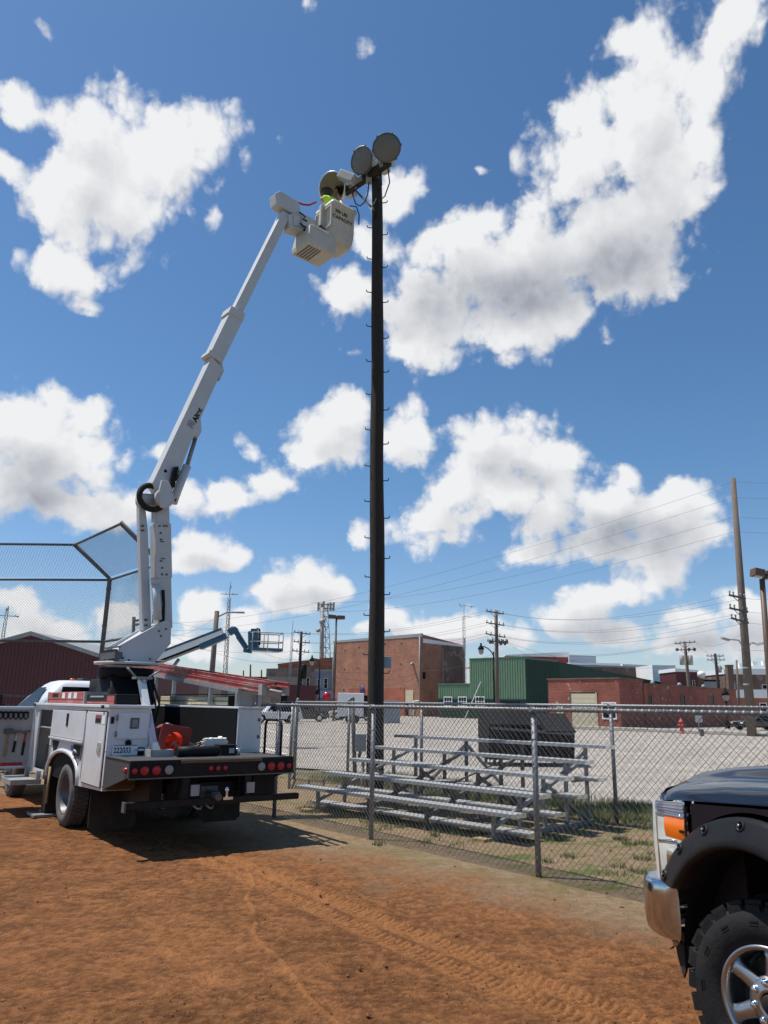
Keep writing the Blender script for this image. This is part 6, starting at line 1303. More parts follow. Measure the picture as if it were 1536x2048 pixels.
def brick_small():
    P = gnd(1243, 1456.5); P = P; L_ = tcol(P, GA, 1097); t = bld('brick_building', 'low red brick building with a cream roller door and pale worn bricks', P, R(-45))
    zt = zpix(1240,1357.5,P.y); S = tcol(P, GB, 1474); zE = zpix(1470,1388,(P+GB*S).y)
    wallbox(t, 'wall', -L_, 0, 0, S*.17, zt, M['brickB']); wallbox(t, 'wall', -L_, -.02, S*.17+.01, S, zt-.35, M['brickB']); MB().bx(-L_-.08,.08,-.08,.3,zt,zt+.12).build('coping', M['brickD'], t); MB().bx(-.25,.09,.31,S*.17,zt,zt+.12).build('coping', M['brickD'], t); MB().bx(-.3,.06,S*.17+.02,S,zt-.35,zt-.22).build('coping', M['brickD'], t)
    MB().bx(-.0,.12,S*.165,S*.19,0,zt-.3).build('pilaster', M['brickB'], t)
    ux = lambda px: -(L_-tcol(P+GA*L_, -GA, px)); zz = lambda px, py: zpix(px, py, (P-GA*ux(px)).y)
    x0, x1 = ux(1143), ux(1192); z1 = zz(1165,1387)
    d = MB().bx(x0,x1,-.03,-.004,.02,z1); do = d.build('roller_door', M['beige'], t)
    for k in range(7): MB().bx(x0+.03,x1-.03,-.05,-.031,.06+(z1-.1)*k/7,.06+(z1-.1)*(k+.92)/7).build('door_slat', M['beige'], do)
    MB().bx(x0-.2,x0,-.06,-.004,0,z1+.12).build('door_frame', M['brickD'], t); MB().bx(x1,x1+.12,-.06,-.004,0,z1+.12).build('door_frame', M['beige'], t); MB().bx(x0-.2,x1+.12,-.07,-.004,z1+.12,z1+.25).build('lintel', M['brickD'], t)
    MB().bx(ux(1113),ux(1126),-.04,-.004,.05,2.0).build('door', M['beige'], t)
    window(t, ux(1205), ux(1230), zz(1217,1436), zz(1217,1407), ('y', -.003), mull=(2, 2))
    for px in (1299, 1366, 1424):
        s_ = tcol(P, GB, px); Yw = (P+GB*s_).y; window(t, s_-.45, s_+.45, zpix(px,1410,Yw), zpix(px,1391,Yw), ('x', -.015), fm='brickD', gm='glass', d=.05)
    for k in (.3,.52,.74): MB().sphere((-.8,S*k,zt-.1),.25,8).build('roof_vent', M['greytrim'], t)
brick_small()
# plain distant blocks: (kind, label, Y, x0, x1, top_left, top_right, depth, wall, roof strip)
def farblock(name, label, Y, x0, x1, yt0, yt1, dep, mat, cap=None, caph=.5, rz=0, wins=(), wm='offw', winh=1.6, z0=0):
    A, B = at(x0, 1410, Y), at(x1, 1410, Y); t = bld(name, label, V(A.x, Y, 0), 0); w = B.x-A.x; za, zb = zpix(x0, yt0, Y), zpix(x1, yt1, Y)
    wallbox(t, 'wall', 0, w, 0, dep, 0, M[mat], zs=[za, zb, zb, za], z0=z0)
    if cap: wallbox(t, 'roof', -.15, w+.15, -.15, dep+.1, 0, M[cap], z0=min(za, zb)-.02, zs=[za+caph, zb+caph, zb+caph, za+caph])
    for (px, py0, py1, pw) in wins:
        u = at(px, 1410, Y).x-A.x; hw = abs(at(px+pw, 1410, Y).x-at(px, 1410, Y).x)/2; window(t, u-hw, u+hw, zpix(px, py1, Y), zpix(px, py0, Y), ('y', 0.0), fm=wm, mull=(1, 2))
    return t, w
farblock('brick_building', 'dark red painted brick block with a white capping behind the green building', 175, 1014, 1141, 1312, 1306, 14, 'brickM', 'offw', .25)
farblock('commercial_building', 'white walled parapet building behind the right of the dark red block', 190, 1142, 1197, 1310, 1312, 12, 'offw')
farblock('commercial_building', 'long low white roofed building stepping down behind the green wall', 168, 1143, 1246, 1325, 1327, 12, 'offw')
farblock('brick_building', 'long brown brick building under a white roof edge behind the low red brick building', 160, 1150, 1318, 1331, 1336, 10, 'brickD', 'greytrim', .2)
farblock('commercial_building', 'white parapet block between the brown brick and the maroon house', 172, 1250, 1312, 1328, 1331, 6, 'offw')
farblock('commercial_building', 'white roofed shed directly left of the maroon house', 150, 1310, 1357, 1330, 1331, 12, 'offw')
farblock('house', 'small maroon house with two narrow white windows', 135, 1357, 1400, 1340, 1344, 8, 'maroon', 'offw', .3, wins=((1380,1361,1373,4),(1391,1361,1373,4)))
farblock('brick_building', 'narrow brown building with a white tank on its roof right of the maroon house', 142, 1399, 1412, 1356, 1358, 8, 'brickD')
farblock('commercial_building', 'pale grey flat roofed shed beside the narrow brown building', 150, 1411, 1443, 1362, 1363, 8, 'greytrim', 'black', .3)
farblock('commercial_building', 'little white flat roofed building in front of the green tree', 155, 1441, 1458, 1363, 1363, 6, 'offw', 'greytrim', .2)
farblock('brick_building', 'brown brick commercial building with an arched window and white roof at the right', 150, 1455, 1600, 1348, 1346, 14, 'brickD', 'offw', .9, wins=((1470,1366,1380,6),(1506,1369,1381,6),(1533,1370,1385,8)))
farblock('brick_building', 'low orange brick shop with a thick snow white roof at the right edge', 112, 1470, 1620, 1395, 1394, 9, 'brickC', 'offw', 1.1, wins=((1526,1407,1422,12),))
farblock('brick_building', 'tan and brown two storey brick building left of the tall brick wall', 170, 529, 632, 1337, 1336, 14, 'brickE', wins=((600,1357,1372,5),(614,1356,1371,5)))
farblock('brick_building', 'orange brick upper storey rising behind the tan brick building', 195, 552, 668, 1330, 1316, 12, 'brickC', 'brickC', .3)
farblock('shop', 'blue grey painted shop front with arched windows and a navy awning', 150, 628, 665, 1342, 1343, 10, 'bluewall', 'greytrim', .3, wins=((636,1359,1377,5),(650,1357,1377,6)))
t, w = farblock('shed', 'black roofed dark shed in front of the tan brick building', 120, 540, 602, 1372, 1373, 8, 'black', 'black2', .2); MB().prism([(-1,-.8,zpix(560,1376,120)-.3),(w*.9,-.8,zpix(560,1376,120)-.3),(w*.8,2,zpix(560,1356,120)),(-1,2,zpix(560,1356,120))],(0,0,.2)).build('roof', M['black'], t)
farblock('shed', 'low dark maroon shed beside the black roofed shed', 116, 574, 630, 1371, 1371, 4, 'maroon')
farblock('brick_building', 'long pale weathered brick building seen under the red ladder', 95, 352, 540, 1366, 1368, 10, 'brickE')
farblock('shed', 'dark low roof line behind the pale weathered brick building', 140, 470, 560, 1352, 1355, 8, 'black')
farblock('shed', 'pale blue grey shed seen between the rack posts of the bucket truck', 80, 316, 356, 1352, 1354, 6, 'bluewall')
X = at(645,1382,149); MB().prism([X+V(-2.0,0,0),X+V(2.2,0,0),X+V(2.2,-1.2,-1.5),X+V(-2.0,-1.2,-1.5)],(0,0,.12)).build('awning', M['awning'], bpy.data.objects['shop'], world=True)
# chimney and rooftop bits on the right hand brick building
def chimney():
    t = thing('chimney', 'tall tapering brown brick chimney at the left end of the right hand brick building', 'chimney', tuple(at(1460,1410,140))); a, b = at(1458,1332,140), at(1462,1400,140)
    MB().beam(V(b.x, 140, 0), V(a.x, 140, a.z), 1.05, 1.05).build('stack', M['brickD'], t, world=True); MB().bx(a.x-.6,a.x+.6,139.4,140.6,a.z+.003,a.z+.2).build('stack_cap', M['brickD'], t, world=True)
chimney()
for px, py, lab in ((1481,1333,'small white roof vent behind the thin pole'), (1508,1330,'square white roof vent on the right hand brick building'), (1529,1328,'white roof fan at the right edge of the picture')):
    p = at(px, py, 152); q = MB(); q.tube([p, V(p.x, p.y, zpix(px,1346,152))], .2, 8); q.beam(p+V(0,0,-.2), p+V(0,0,.6), .9, .9); tag(q.build('roof_vent', M['offw'], origin=p), lab, 'roof vent')
p = at(1403,1350,143); tag(MB().sphere(p+V(0,0,.1),.75,12,sc=(1,1,.9)).build('roof_tank', M['offw'], origin=p), 'white tank on the roof of the narrow brown building', 'tank')
# barn on the left
def barn():
    Y = 46; a = at(65,1263,Y); ze = zpix(212,1311,Y); xr = at(212,1311,Y).x; w = xr-a.x; t = bld('barn', 'dark red metal barn with a grey roof edge behind the backstop', V(a.x, Y, 0), 0)
    sl = (a.z-ze)/w; W2 = w*1.02; zr = lambda x: a.z-sl*abs(x)
    MB().prism([(-W2*1.9,0,0),(W2,0,0),(W2,0,zr(W2)-.12),(0,0,a.z-.12),(-W2*1.9,0,zr(W2*1.9)-.12)],(0,24,0)).build('wall', M['maroon'], t)
    for s_, l in ((1, W2), (-1, W2*1.9)): MB().prism([(0,-.25,a.z),(s_*(l+.3),-.25,zr(l+.3)),(s_*(l+.3),-.25,zr(l+.3)-.24),(0,-.25,a.z-.24)],(0,24.5,0)).build('roof', M['greytrim'], t)
    n = 26; x0 = -W2*1.9
    sh = MB()
    for k in range(60): x = x0+(W2-x0)*k/60; sh.bx(x, x+.06, -.03, -.002, .1, zr(x)-.3)
    sh.build('wall_rib', M['maroon'], t)['kind'] = 'stuff'
barn()
# ------------------------------------------------------------------ poles, masts, lamps
def pole_px(name, label, cat, Y, top, base, r0, r1, mat, arms=(), pins=True, extra=None, group=None):
    B = at(*base, Y); T_ = at(*top, Y); d = (T_-B)/(T_.z-B.z); B0 = B-d*B.z; t = thing(name, label, cat, tuple(B0), 0, group)
    MB().tube([B0-V(0,0,.2), B0.lerp(T_,.5), T_], [r0, (r0+r1)/2, r1], 12).build('pole_shaft', M[mat], t, world=True)
    for (xa, ya, xb, yb) in arms:
        a, b = at(xa, ya, Y-r0*1.4), at(xb, yb, Y-r0*1.4); ao = MB().beam(a, b, .13, .13).build('cross_arm', M['darksteel'], t, world=True)
        if pins:
            for k in (.05,.28,.72,.95): q = a.lerp(b, k); MB().tube([q+V(0,0,.06), q+V(0,0,.22)], .05, 6).sphere(q+V(0,0,.26), .085, 6).build('insulator', M['greytrim'], ao, world=True)
        c = a.lerp(b, .5); br = MB()
        for k in (.2, .8): br.beam(a.lerp(b, k), V(c.x, c.y, c.z-abs(b.x-a.x)*.26), .05, .03, up=(0,1,0))
        br.build('arm_brace', M['darksteel'], t, world=True)
    if extra: extra(t)
    return t
def xf(px, py, Y, s=1.0):                                     # pole transformer
    def f(t): p = at(px, py, Y-.5); MB().lathe([(.001,-.65*s),(.30*s,-.65*s),(.30*s,.55*s),(.2*s,.65*s),(.001,.65*s)], p, (0,0,1), 14).build('transformer', M['greybox'] if s < 1.2 else M['black'], t, world=True)
    return f
pole_px('utility_pole', 'dark utility pole with three cross arms left of the tall brick building', 'utility pole', 105, (603,1263), (596,1400), .26, .18, 'wood', ((588,1264,621,1269),(587,1283,620,1286),(584,1301,619,1305)), extra=xf(607,1343,105,1.5), group='utility poles in the town')
def gun(t):
    q = at(1010,1285,88.5); m_ = MB()
    for k in range(5): m_.lathe([(.13,-.2),(.16,0),(.1,.3)], at(998+k*4,1284+(k%2)*3,88.6), (0,0,1), 8)
    for k in range(2): m_.lathe([(.13,-.2),(.16,0),(.1,.3)], at(980+k*5,1284,88.6), (0,0,1), 8)
    m_.build('cutout', M['darksteel'], t, world=True)
pole_px('utility_pole', 'utility pole with four cross arms in front of the green metal building', 'utility pole', 90, (992,1221), (995,1420), .27, .2, 'woodgrey', ((972,1222,1008,1228),(972,1245,1009,1251),(971,1267,1011,1275),(974,1282,1014,1284)), extra=gun, group='utility poles in the town')
def arms_(t):
    for a, b, c in (((1489,1301),(1478,1286),(1457,1280)), ((1494,1300),(1503,1291),(1513,1289))):
        A, B, C_ = at(*a, 55), at(*b, 54.6), at(*c, 54.2); ao = MB().tube([A, A.lerp(B,.6)+V(0,0,.15), B+V(0,0,.2), C_+V(0,0,.05)], .05, 8).build('lamp_arm', M['greytrim'], t, world=True); dd = (C_-B).normalized(); MB().beam(C_, C_+dd*.7, .22, .13).build('lamp_head', M['greybox'], ao, world=True)
    for y in (1336, 1369): p = at(1493+ (y-1336)*.07, y, 55); MB().lathe([(.28,-.06),(.30,0),(.28,.06)], p, (0,0,1), 14).build('band', M['greytrim'], t, world=True)
pole_px('utility_pole', 'tallest leaning grey utility pole at the right with two lamp arms', 'utility pole', 55, (1466,957), (1504,1473), .33, .19, 'woodgrey', ((1458,1190,1491,1197),(1459,1216,1496,1224),(1462,1236,1497,1246)), extra=arms_, group='utility poles in the town')
def trs(t):
    for px in (1364, 1381):
        p = at(px,1320,117.5); MB().lathe([(.001,-.75),(.36,-.75),(.36,.65),(.2,.75),(.001,.75)], p, (0,0,1), 14).build('transformer', M['greybox'], t, world=True)
    for px in (1354, 1378, 1389): p = at(px,1299,117.7); MB().sphere(p,.28,8).build('switch', M['darksteel'], t, world=True)
pole_px('utility_pole', 'pale utility pole with two grey transformers rising behind the low red brick building', 'utility pole', 118, (1369,1283), (1378,1375), .3, .22, 'woodgrey', ((1349,1287,1391,1284),(1353,1300,1389,1299)), extra=trs, group='utility poles in the town')
pole_px('utility_pole', 'distant dark utility pole with two cross arms left of the chimney', 'utility pole', 128, (1430,1307), (1437,1375), .3, .22, 'wood', ((1413,1312,1448,1312),(1414,1320,1450,1320)), extra=xf(1440,1338,128,.9), group='utility poles in the town')
pole_px('utility_pole', 'thin bare grey pole between the chimney and the tall leaning pole', 'utility pole', 95, (1473,1320), (1480,1440), .17, .11, 'woodgrey', (), group='utility poles in the town')
pole_px('utility_pole', 'short dark pole with wires seen through the backstop mesh', 'utility pole', 60, (268,1234), (265,1300), .16, .13, 'wood', ((267,1241,281,1240),(267,1249,281,1248)), pins=False, group='utility poles in the town')
for px, y0, Yp, lab in ((501,1329,150,'small far pole rising over the red ladder'), (523,1340,155,'tiny far pole right of the small pole over the ladder'), (487,1341,170,'tiny far pole left of the small pole over the ladder')):
    pole_px('utility_pole', lab, 'utility pole', Yp, (px,y0), (px-.5,1380), .2, .15, 'wood', (), group='utility poles in the town')
def wlamp(t):
    A, B, C_ = at(435,1234,58), at(455,1227,57.5), at(473,1225,57); ao = MB().tube([A, B+V(0,0,.1), C_], .05, 8).build('lamp_arm', M['darksteel'], t, world=True); MB().beam(C_, C_+V(.6,0,.0), .25, .12).build('lamp_head', M['greybox'], ao, world=True)
pole_px('utility_pole', 'brown wooden pole with a street lamp arm behind the blue boom lift', 'utility pole', 58, (434,1222), (424,1345), .24, .18, 'woodgrey', (), extra=wlamp, group='utility poles in the town')
# bronze parking lot lights
def lot_light(label, base, Y, top, heads, r=.12):
    T_ = at(*top, Y); b = V(T_.x-.0, Y, 0); B_ = at(*base, Y); b = V(B_.x+(B_.x-T_.x)*(B_.z/(T_.z-B_.z)), Y, 0); t = thing('parking_lot_light', label, 'lamp post', tuple(b), 0, 'bronze parking lot lights')
    MB().tube([b, T_], [r, r*.82], 12).build('pole_shaft', M['brown'], t, world=True); MB().lathe([(r*2.0,0),(r*2.0,.05),(r*1.2,.12)], b, (0,0,1), 14).build('base_plate', M['brown'], t, world=True)
    for (xa, ya, xb, yb, h) in heads:
        a, b2 = at(xa, ya, Y), at(xb, yb, Y); hm = MB().beam(a, b2, h*1.6, h, h1=h*.8).build('lamp_head', M['brown'], t, world=True, bevel=.02); d = (b2-a)*.1; MB().beam(a+d-V(0,0,h*.5+.01), b2-d-V(0,0,h*.45+.01), h*1.2, .02).build('lamp_glass', M['greylens'], hm, world=True)
lot_light('bronze two headed parking lot light left of the tall brick building', (667,1438), 82, (673,1232), ((657,1233,673,1234,.42),(675,1235,690,1235,.42)))
lot_light('bronze two headed parking lot light cut by the right edge', (1545,1440), 33, (1524,1158), ((1505,1144,1525,1147,.34),(1529,1150,1556,1152,.34)), .14)
# black ornamental street lamps
def orn(label, Y, base, top, arm, lamp):
    b = at(*base, Y); b.z = 0; T_ = at(*top, Y); t = thing('street_lamp', label, 'street lamp', tuple(b), 0, 'black ornamental street lamps')
    MB().lathe([(.25,0),(.25,.5),(.14,.9),(.09,1.2)], b, (0,0,1), 12).tube([b, T_], .085, 10).build('post', M['black2'], t, world=True)
    if arm:
        pts = [at(x, y, Y) for x, y in arm]; MB().tube(pts, .06, 8).build('lamp_arm', M['black2'], t, world=True)
    l = at(*lamp, Y); lo = MB().lathe([(.001,.75),(.1,.7),(.12,.45),(.32,.2),(.36,0),(.3,-.02)], l, (0,0,1), 14).build('lamp_shade', M['black2'], t, world=True); MB().lathe([(.28,0),(.3,-.25),(.2,-.5),(.001,-.6)], l, (0,0,1), 14).build('lamp_globe', M['greylens'], lo, world=True)
orn('black ornamental street lamp with a curved arm left of the four armed utility pole', 86, (989,1420), (987,1303), ((987,1312),(983,1304),(976,1297),(968,1293),(962,1294)), (962,1299))
orn('black ornamental street lamp in front of the low red brick building', 78, (1456,1462), (1452,1400), (), (1451,1390))
orn('black ornamental street lamp left of the parking lot light', 100, (639,1420), (639,1322), ((639,1325),(634,1318),(627,1317),(624,1320)), (624,1322))
MB().lathe([(.001,0),(.25,.15),(.3,.4),(.15,.8),(.001,.9)], at(634,1390,99), (0,0,1), 12).build('hanging_basket', M['black2'], bpy.data.objects['street_lamp.002'], world=True)
# lattice masts
def lattice(name, label, cat, Y, base, top, w0, w1, step, mat, extra=None, r=.035):
    b = at(*base, Y); T_ = at(*top, Y); d = (T_-b)/(T_.z-b.z); b = b-d*b.z; t = thing(name, label, cat, tuple(b)); H = T_.z; n = int(H/step); legs = MB(); br = MB()
    def c(k, i): w = w0+(w1-w0)*k/n; a = R(90+120*i); return b+d*(H*k/n)+V(w*.577*math.cos(a), w*.577*math.sin(a), 0)
    for i in range(3): legs.tube([c(0, i), c(n, i)], r, 5)
    for k in range(n):
        for i in range(3): br.beam(c(k, i), c(k+1, (i+1) % 3), r*1.1, r*1.1); br.beam(c(k, i), c(k, (i+1) % 3), r*1.1, r*1.1)
    legs.build('mast_leg', M[mat], t, world=True); br.build('mast_lattice', M[mat], t, world=True)
    if extra: extra(t)
def ant(Y, pts, r=.04):
    def f(t):
        mb = MB()
        for a, b in pts: mb.tube([at(*a, Y), at(*b, Y)], r, 6)
        mb.build('antenna', M['darksteel'], t, world=True)
    return f
lattice('antenna_mast', 'slender lattice antenna mast behind the brown street lamp pole', 'mast', 95, (451,1346), (459,1195), .62, .36, .75, 'darksteel', ant(95, (((459,1195),(461,1163)),((441,1188),(476,1189)),((459,1180),(463,1172)),((452,1186),(452,1190)),((466,1186),(466,1190)))))
lattice('antenna_mast', 'thin pale mast left of the cell tower', 'mast', 150, (581,1332), (585,1262), .5, .4, 1.2, 'greytrim', ant(150, (((585,1262),(586,1240)),)))
lattice('antenna_mast', 'television aerial mast on the roof right of the tall brick building', 'mast', 140, (928,1285), (927,1232), .55, .5, 1.3, 'greytrim', ant(140, (((928,1240),(928,1208)),((919,1210),(950,1214)),((918,1206),(923,1215)),((930,1233),(944,1234)),((942,1211),(943,1216)))), r=.03)
lattice('antenna_mast', 'small aerial mast on the roof of the red barn', 'mast', 55, (7,1272), (16,1215), .3, .2, .6, 'darksteel', ant(55, (((0,1231),(38,1233)),((14,1222),(17,1212)),((30,1230),(36,1235))), .03), r=.02)
def cell():
    Y = 200; 
    def ex(t):
        a = MB()
        for px, w in ((637,3),(643,3),(648,3),(655,3),(661,3),(668,3)): a = MB(); p = at(px,1213+(px % 3),Y); a.bx(p.x-.25,p.x+.25,Y-1.5+(px % 4),Y-1.2+(px % 4),p.z-1.1,p.z+1.2); a.build('antenna_panel', M['greybox'], t, world=True)
        f = MB()
        for y in (1209,1217): f.tube([at(636,y,Y),at(668,y,Y)],.12,6)
        for px in range(640,668,4): f.tube([at(px,1207,Y),at(px,1222,Y)],.08,6)
        f.build('platform', M['darksteel'], t, world=True)
        for px, py, r in ((645,1243,.8),(637,1261,.55),(646,1250,.5)): MB().lathe([(.001,0),(r,.1),(r,.5),(.001,.6)], at(px,py,Y-2), (-.3,-1,0), 14).build('dish', M['greybox'], t, world=True)
        MB().tube([at(644,1330,Y-1.2), at(645,1215,Y-1.2)], .45, 8).build('cable_run', M['greytrim'], t, world=True); MB().tube([at(649,1212,Y),at(649,1203,Y)],.08,6).build('lightning_rod', M['darksteel'], t, world=True)
    lattice('cell_tower', 'tall lattice cell tower with panel antennas left of the tall brick building', 'tower', Y, (651,1330), (649,1213), 3.6, 2.0, 2.6, 'greytrim', ex, r=.11)
cell()
# ------------------------------------------------------------------ overhead wires
def wire(px0, Y0, px1, Y1, sag, r=.008):
    a, b = at(*px0, Y0), at(*px1, Y1); pts = []
    for k in range(17): u = k/16; p = a.lerp(b, u); p.z -= sag*4*u*(1-u); pts.append(p)
    return MB().tube(pts, [r+max(.001, (p.y-55)*.00013) for p in pts], 4, cap=False)
WL = [  # (from, Y, to, Y, sag)
 ((1467,963),55,(330,1247),150,2.5),((1469,994),55,(330,1262),150,2.5),((1472,1033),55,(620,1205),150,2),((1473,1062),55,(620,1222),150,2),
 ((1467,963),55,(1700,948),40,.3),((1469,994),55,(1700,978),40,.3),((1472,1033),55,(1700,1022),40,.3),((1473,1062),55,(1700,1050),40,.3),
 ((1459,1190),54.5,(1008,1227),89.5,1.2),((1490,1196),54.5,(1000,1226),89.5,1.2),((1460,1216),54.5,(1008,1249),89.5,1.2),((1495,1224),54.5,(1000,1249),89.5,1.2),((1463,1236),54.5,(1010,1273),89.5,1.2),((1496,1245),54.5,(1000,1273),89.5,1.2),
 ((973,1221),89.5,(604,1266),104.5,1.0),((984,1223),89.5,(617,1268),104.5,1.0),((973,1245),89.5,(590,1283),104.5,1.0),((985,1247),89.5,(617,1286),104.5,1.0),((972,1267),89.5,(588,1302),104.5,1.0),((985,1270),89.5,(617,1304),104.5,1.0),
 ((1491,1197),54.5,(1700,1175),40,.3),((1496,1224),54.5,(1700,1205),40,.3),((1497,1246),54.5,(1700,1228),40,.3),
 ((1350,1286),118,(1097,1306),150,1.0),((1370,1285),118,(1097,1310),150,1.0),((1390,1284),118,(1480,1270),70,.8),((1389,1284),118,(1448,1312),128,.8),
 ((1015,1285),89,(1350,1330),130,1.5),((1015,1286),89,(1150,1320),150,1.5),
 ((433,1235),58,(330,1266),120,.8),((433,1262),58,(330,1262),90,.5),((340,1268),90,(622,1318),105,1.6),((590,1303),104.5,(330,1285),140,.8),
 ((590,1266),104.5,(330,1240),140,.8),((620,1345),105,(842,1345),132.3,1.2),((620,1338),105,(842,1332),132.3,.8),((620,1352),105,(842,1352),132.3,1.6),((842,1340),132.3,(990,1305),89.8,.8),((600,1318),104.8,(524,1302),140,.6),
 ((1476,1300),54.8,(1700,1275),45,.3),((1480,1432),54,(1700,1425),45,.3)]
M['wireg'] = pm('wire_grey', (.06, .06, .065), .7, 0, .1, 2)
WLAB = ['topmost', 'second', 'third', 'lowest']
WLAB = ['%s of four long wires sweeping left from the tallest leaning pole' % k for k in WLAB]+['%s of four wires leaving the tallest leaning pole to the right' % k for k in WLAB]
PR = [(a, s) for a in ('top', 'middle', 'lowest') for s in ('left', 'right')]
WLAB += ['%s end wire of the %s cross arm between leaning pole and four armed pole' % (s, a) for a, s in PR]
WLAB += ['%s wire of the %s arm pair between four armed pole and dark pole' % ('nearer' if s == 'left' else 'farther', a) for a, s in PR]
WLAB += ['wire from the %s cross arm of the tallest leaning pole out past the right edge' % a for a in ('top', 'middle', 'lowest')]
WLAB += ['upper wire from the pale transformer pole left over the dark red block', 'lower wire from the pale transformer pole left over the dark red block', 'wire rising right from the pale transformer pole to the leaning pole', 'wire from the pale transformer pole to the distant dark pole by the chimney',
 'wire falling right from the four armed pole to the maroon house', 'wire falling right from the four armed pole to the white parapet building', 'wire falling left from the top of the brown street lamp pole', 'second wire falling left from the brown street lamp pole below its arm',
 'wire crossing behind the blue basket down to the dark pole', 'wire left from the lowest cross arm of the dark three armed pole', 'wire left from the top cross arm of the dark three armed pole', 'middle of three wires sagging across the tall brick wall', 'top of three wires sagging across the tall brick wall', 'lowest of three wires sagging across the tall brick wall',
 'wire from the tall brick corner up to the four armed pole', 'wire from the dark three armed pole down to the small far pole', 'wire past the two lamp arms of the leaning pole towards the right', 'low wire off the leaning pole just above the orange brick shop']
for i, q in enumerate(WL):
    a = at(*q[0], q[1]); o = wire(*q).build('overhead_wire', M['wireg'], origin=a, recalc=False)
    tag(o, WLAB[i], 'wire', 'overhead wires between the utility poles')
# ------------------------------------------------------------------ blue boom lift
def lift():
    Y = 31; t = thing('boom_lift', 'blue boom lift with its long arm and empty basket behind the bucket truck', 'boom lift', tuple(V(at(300,1400,Y).x, Y, 0)))
    P = lambda x, y, dy=0: at(x, y, Y+dy); b = M['blue']
    bs = V(at(300,1400,Y).x, Y, 0)
    MB().bx(bs.x-1.3,bs.x+1.6,Y-.9,Y+.9,.5,.95).build('chassis', b, t, world=True, bevel=.04)
    for dx in (-1.0, 1.3):
        for dy in (-1.05, 1.05): w_ = MB().lathe([(.2,-.14),(.42,-.14),(.46,-.08),(.46,.08),(.42,.14),(.2,.14)], (bs.x+dx,Y+dy,.46), (0,1,0), 24).build('wheel', M['tyre'], t, world=True); MB().lathe([(.001,-.1),(.22,-.1),(.22,.1),(.001,.1)], (bs.x+dx,Y+dy,.46), (0,1,0), 18).build('rim', M['offw'], w_, world=True)
    MB().bx(bs.x-1.5,bs.x+1.1,Y-1.0,Y+.9,1.0,1.75).build('turret', b, t, world=True, bevel=.08); MB().bx(bs.x-1.7,bs.x-.6,Y-.95,Y+.85,1.2,2.0).build('counterweight', b, t, world=True, bevel=.1)
    ax0, ax1 = P(270,1333), P(446,1266)
    d = (ax1-ax0).normalized(); upv = d.cross(V(0,1,0)).normalized()
    if upv.z < 0: upv = -upv
    MB().beam(ax0, ax1, .30, .24, up=upv).build('main_boom', M['offw'], t, world=True, bevel=.01)
    MB().beam(ax0+upv*.16, ax1+upv*.16, .34, .09, up=upv).build('boom_cover', b, t, world=True); MB().beam(ax0-upv*.15, ax0.lerp(ax1,.97)-upv*.15, .26, .09, up=upv).build('boom_track', M['black'], t, world=True); MB().beam(ax0-upv*.23, ax0.lerp(ax1,.9)-upv*.23, .2, .06, up=upv).build('boom_track', M['concrete'], t, world=True)
    MB().beam(ax0.lerp(ax1,.72)-upv*.2, ax1-upv*.16+d*.1, .3, .26, up=upv).build('boom_nose', b, t, world=True, bevel=.03)
    MB().tube([P(338,1345), P(358,1318)], .07, 8).build('lift_cylinder', M['steel'], t, world=True)
    k = MB(); k.beam(P(458,1266), P(470,1258), .26, .28); k.lathe([(.001,-.17),(.15,-.17),(.15,.17),(.001,.17)], P(469,1261), (0,1,0), 16); k.build('knuckle', b, t, world=True, bevel=.02)
    MB().beam(P(469,1258), P(493,1297), .2, .22, up=(0,1,0)).build('jib', b, t, world=True, bevel=.02); MB().beam(P(474,1274,-.2), P(494,1302,-.2), .1, .1, up=(0,1,0)).build('jib_link', b, t, world=True)
    MB().beam(P(488,1300), P(503,1303), .3, .16).build('platform_mount', b, t, world=True); MB().beam(P(507,1262), P(508,1300), .42, .42, up=(0,1,0)).build('rotator', b, t, world=True, bevel=.06)
    ctr = P(531,1298); u = V(.94,.34,0); n = V(-.34,.94,0); w2, d2 = .62, .40
    z0 = P(531,1303).z; z1 = P(531,1267).z; C = lambda a, c, z: V(ctr.x, ctr.y, 0)+u*(a*w2)+n*(c*d2)+V(0,0,z)
    fl = MB(); fl.prism([C(-1,-1,z0),C(1,-1,z0),C(1,1,z0),C(-1,1,z0)],(0,0,.12)); fl.build('basket_floor', b, t, world=True)
    r_ = MB()
    for a, c in ((-1,-1),(0,-1),(1,-1),(1,1),(0,1),(-1,1)): r_.tube([C(a,c,z0), C(a,c,z1)], .02, 6)
    for z in (z1, (z0+z1)/2):
        for q in (((-1,-1),(1,-1)),((1,-1),(1,1)),((1,1),(-1,1)),((-1,1),(-1,-1))): r_.tube([C(*q[0],z), C(*q[1],z)], .022, 6)
    r_.build('basket_rail', M['greytrim'], t, world=True)
    MB().beam(P(503,1262), P(516,1262), .4, .16).build('control_box', b, t, world=True, bevel=.02); MB().tube([P(512,1262), P(514,1257), P(519,1258), P(520,1270), P(519,1290)], .035, 8).build('hose', M['rubber'], t, world=True); MB().tube([P(497,1264),P(500,1275),P(505,1280),P(510,1276)],.025,6).build('hose', M['rubber'], t, world=True)
lift()
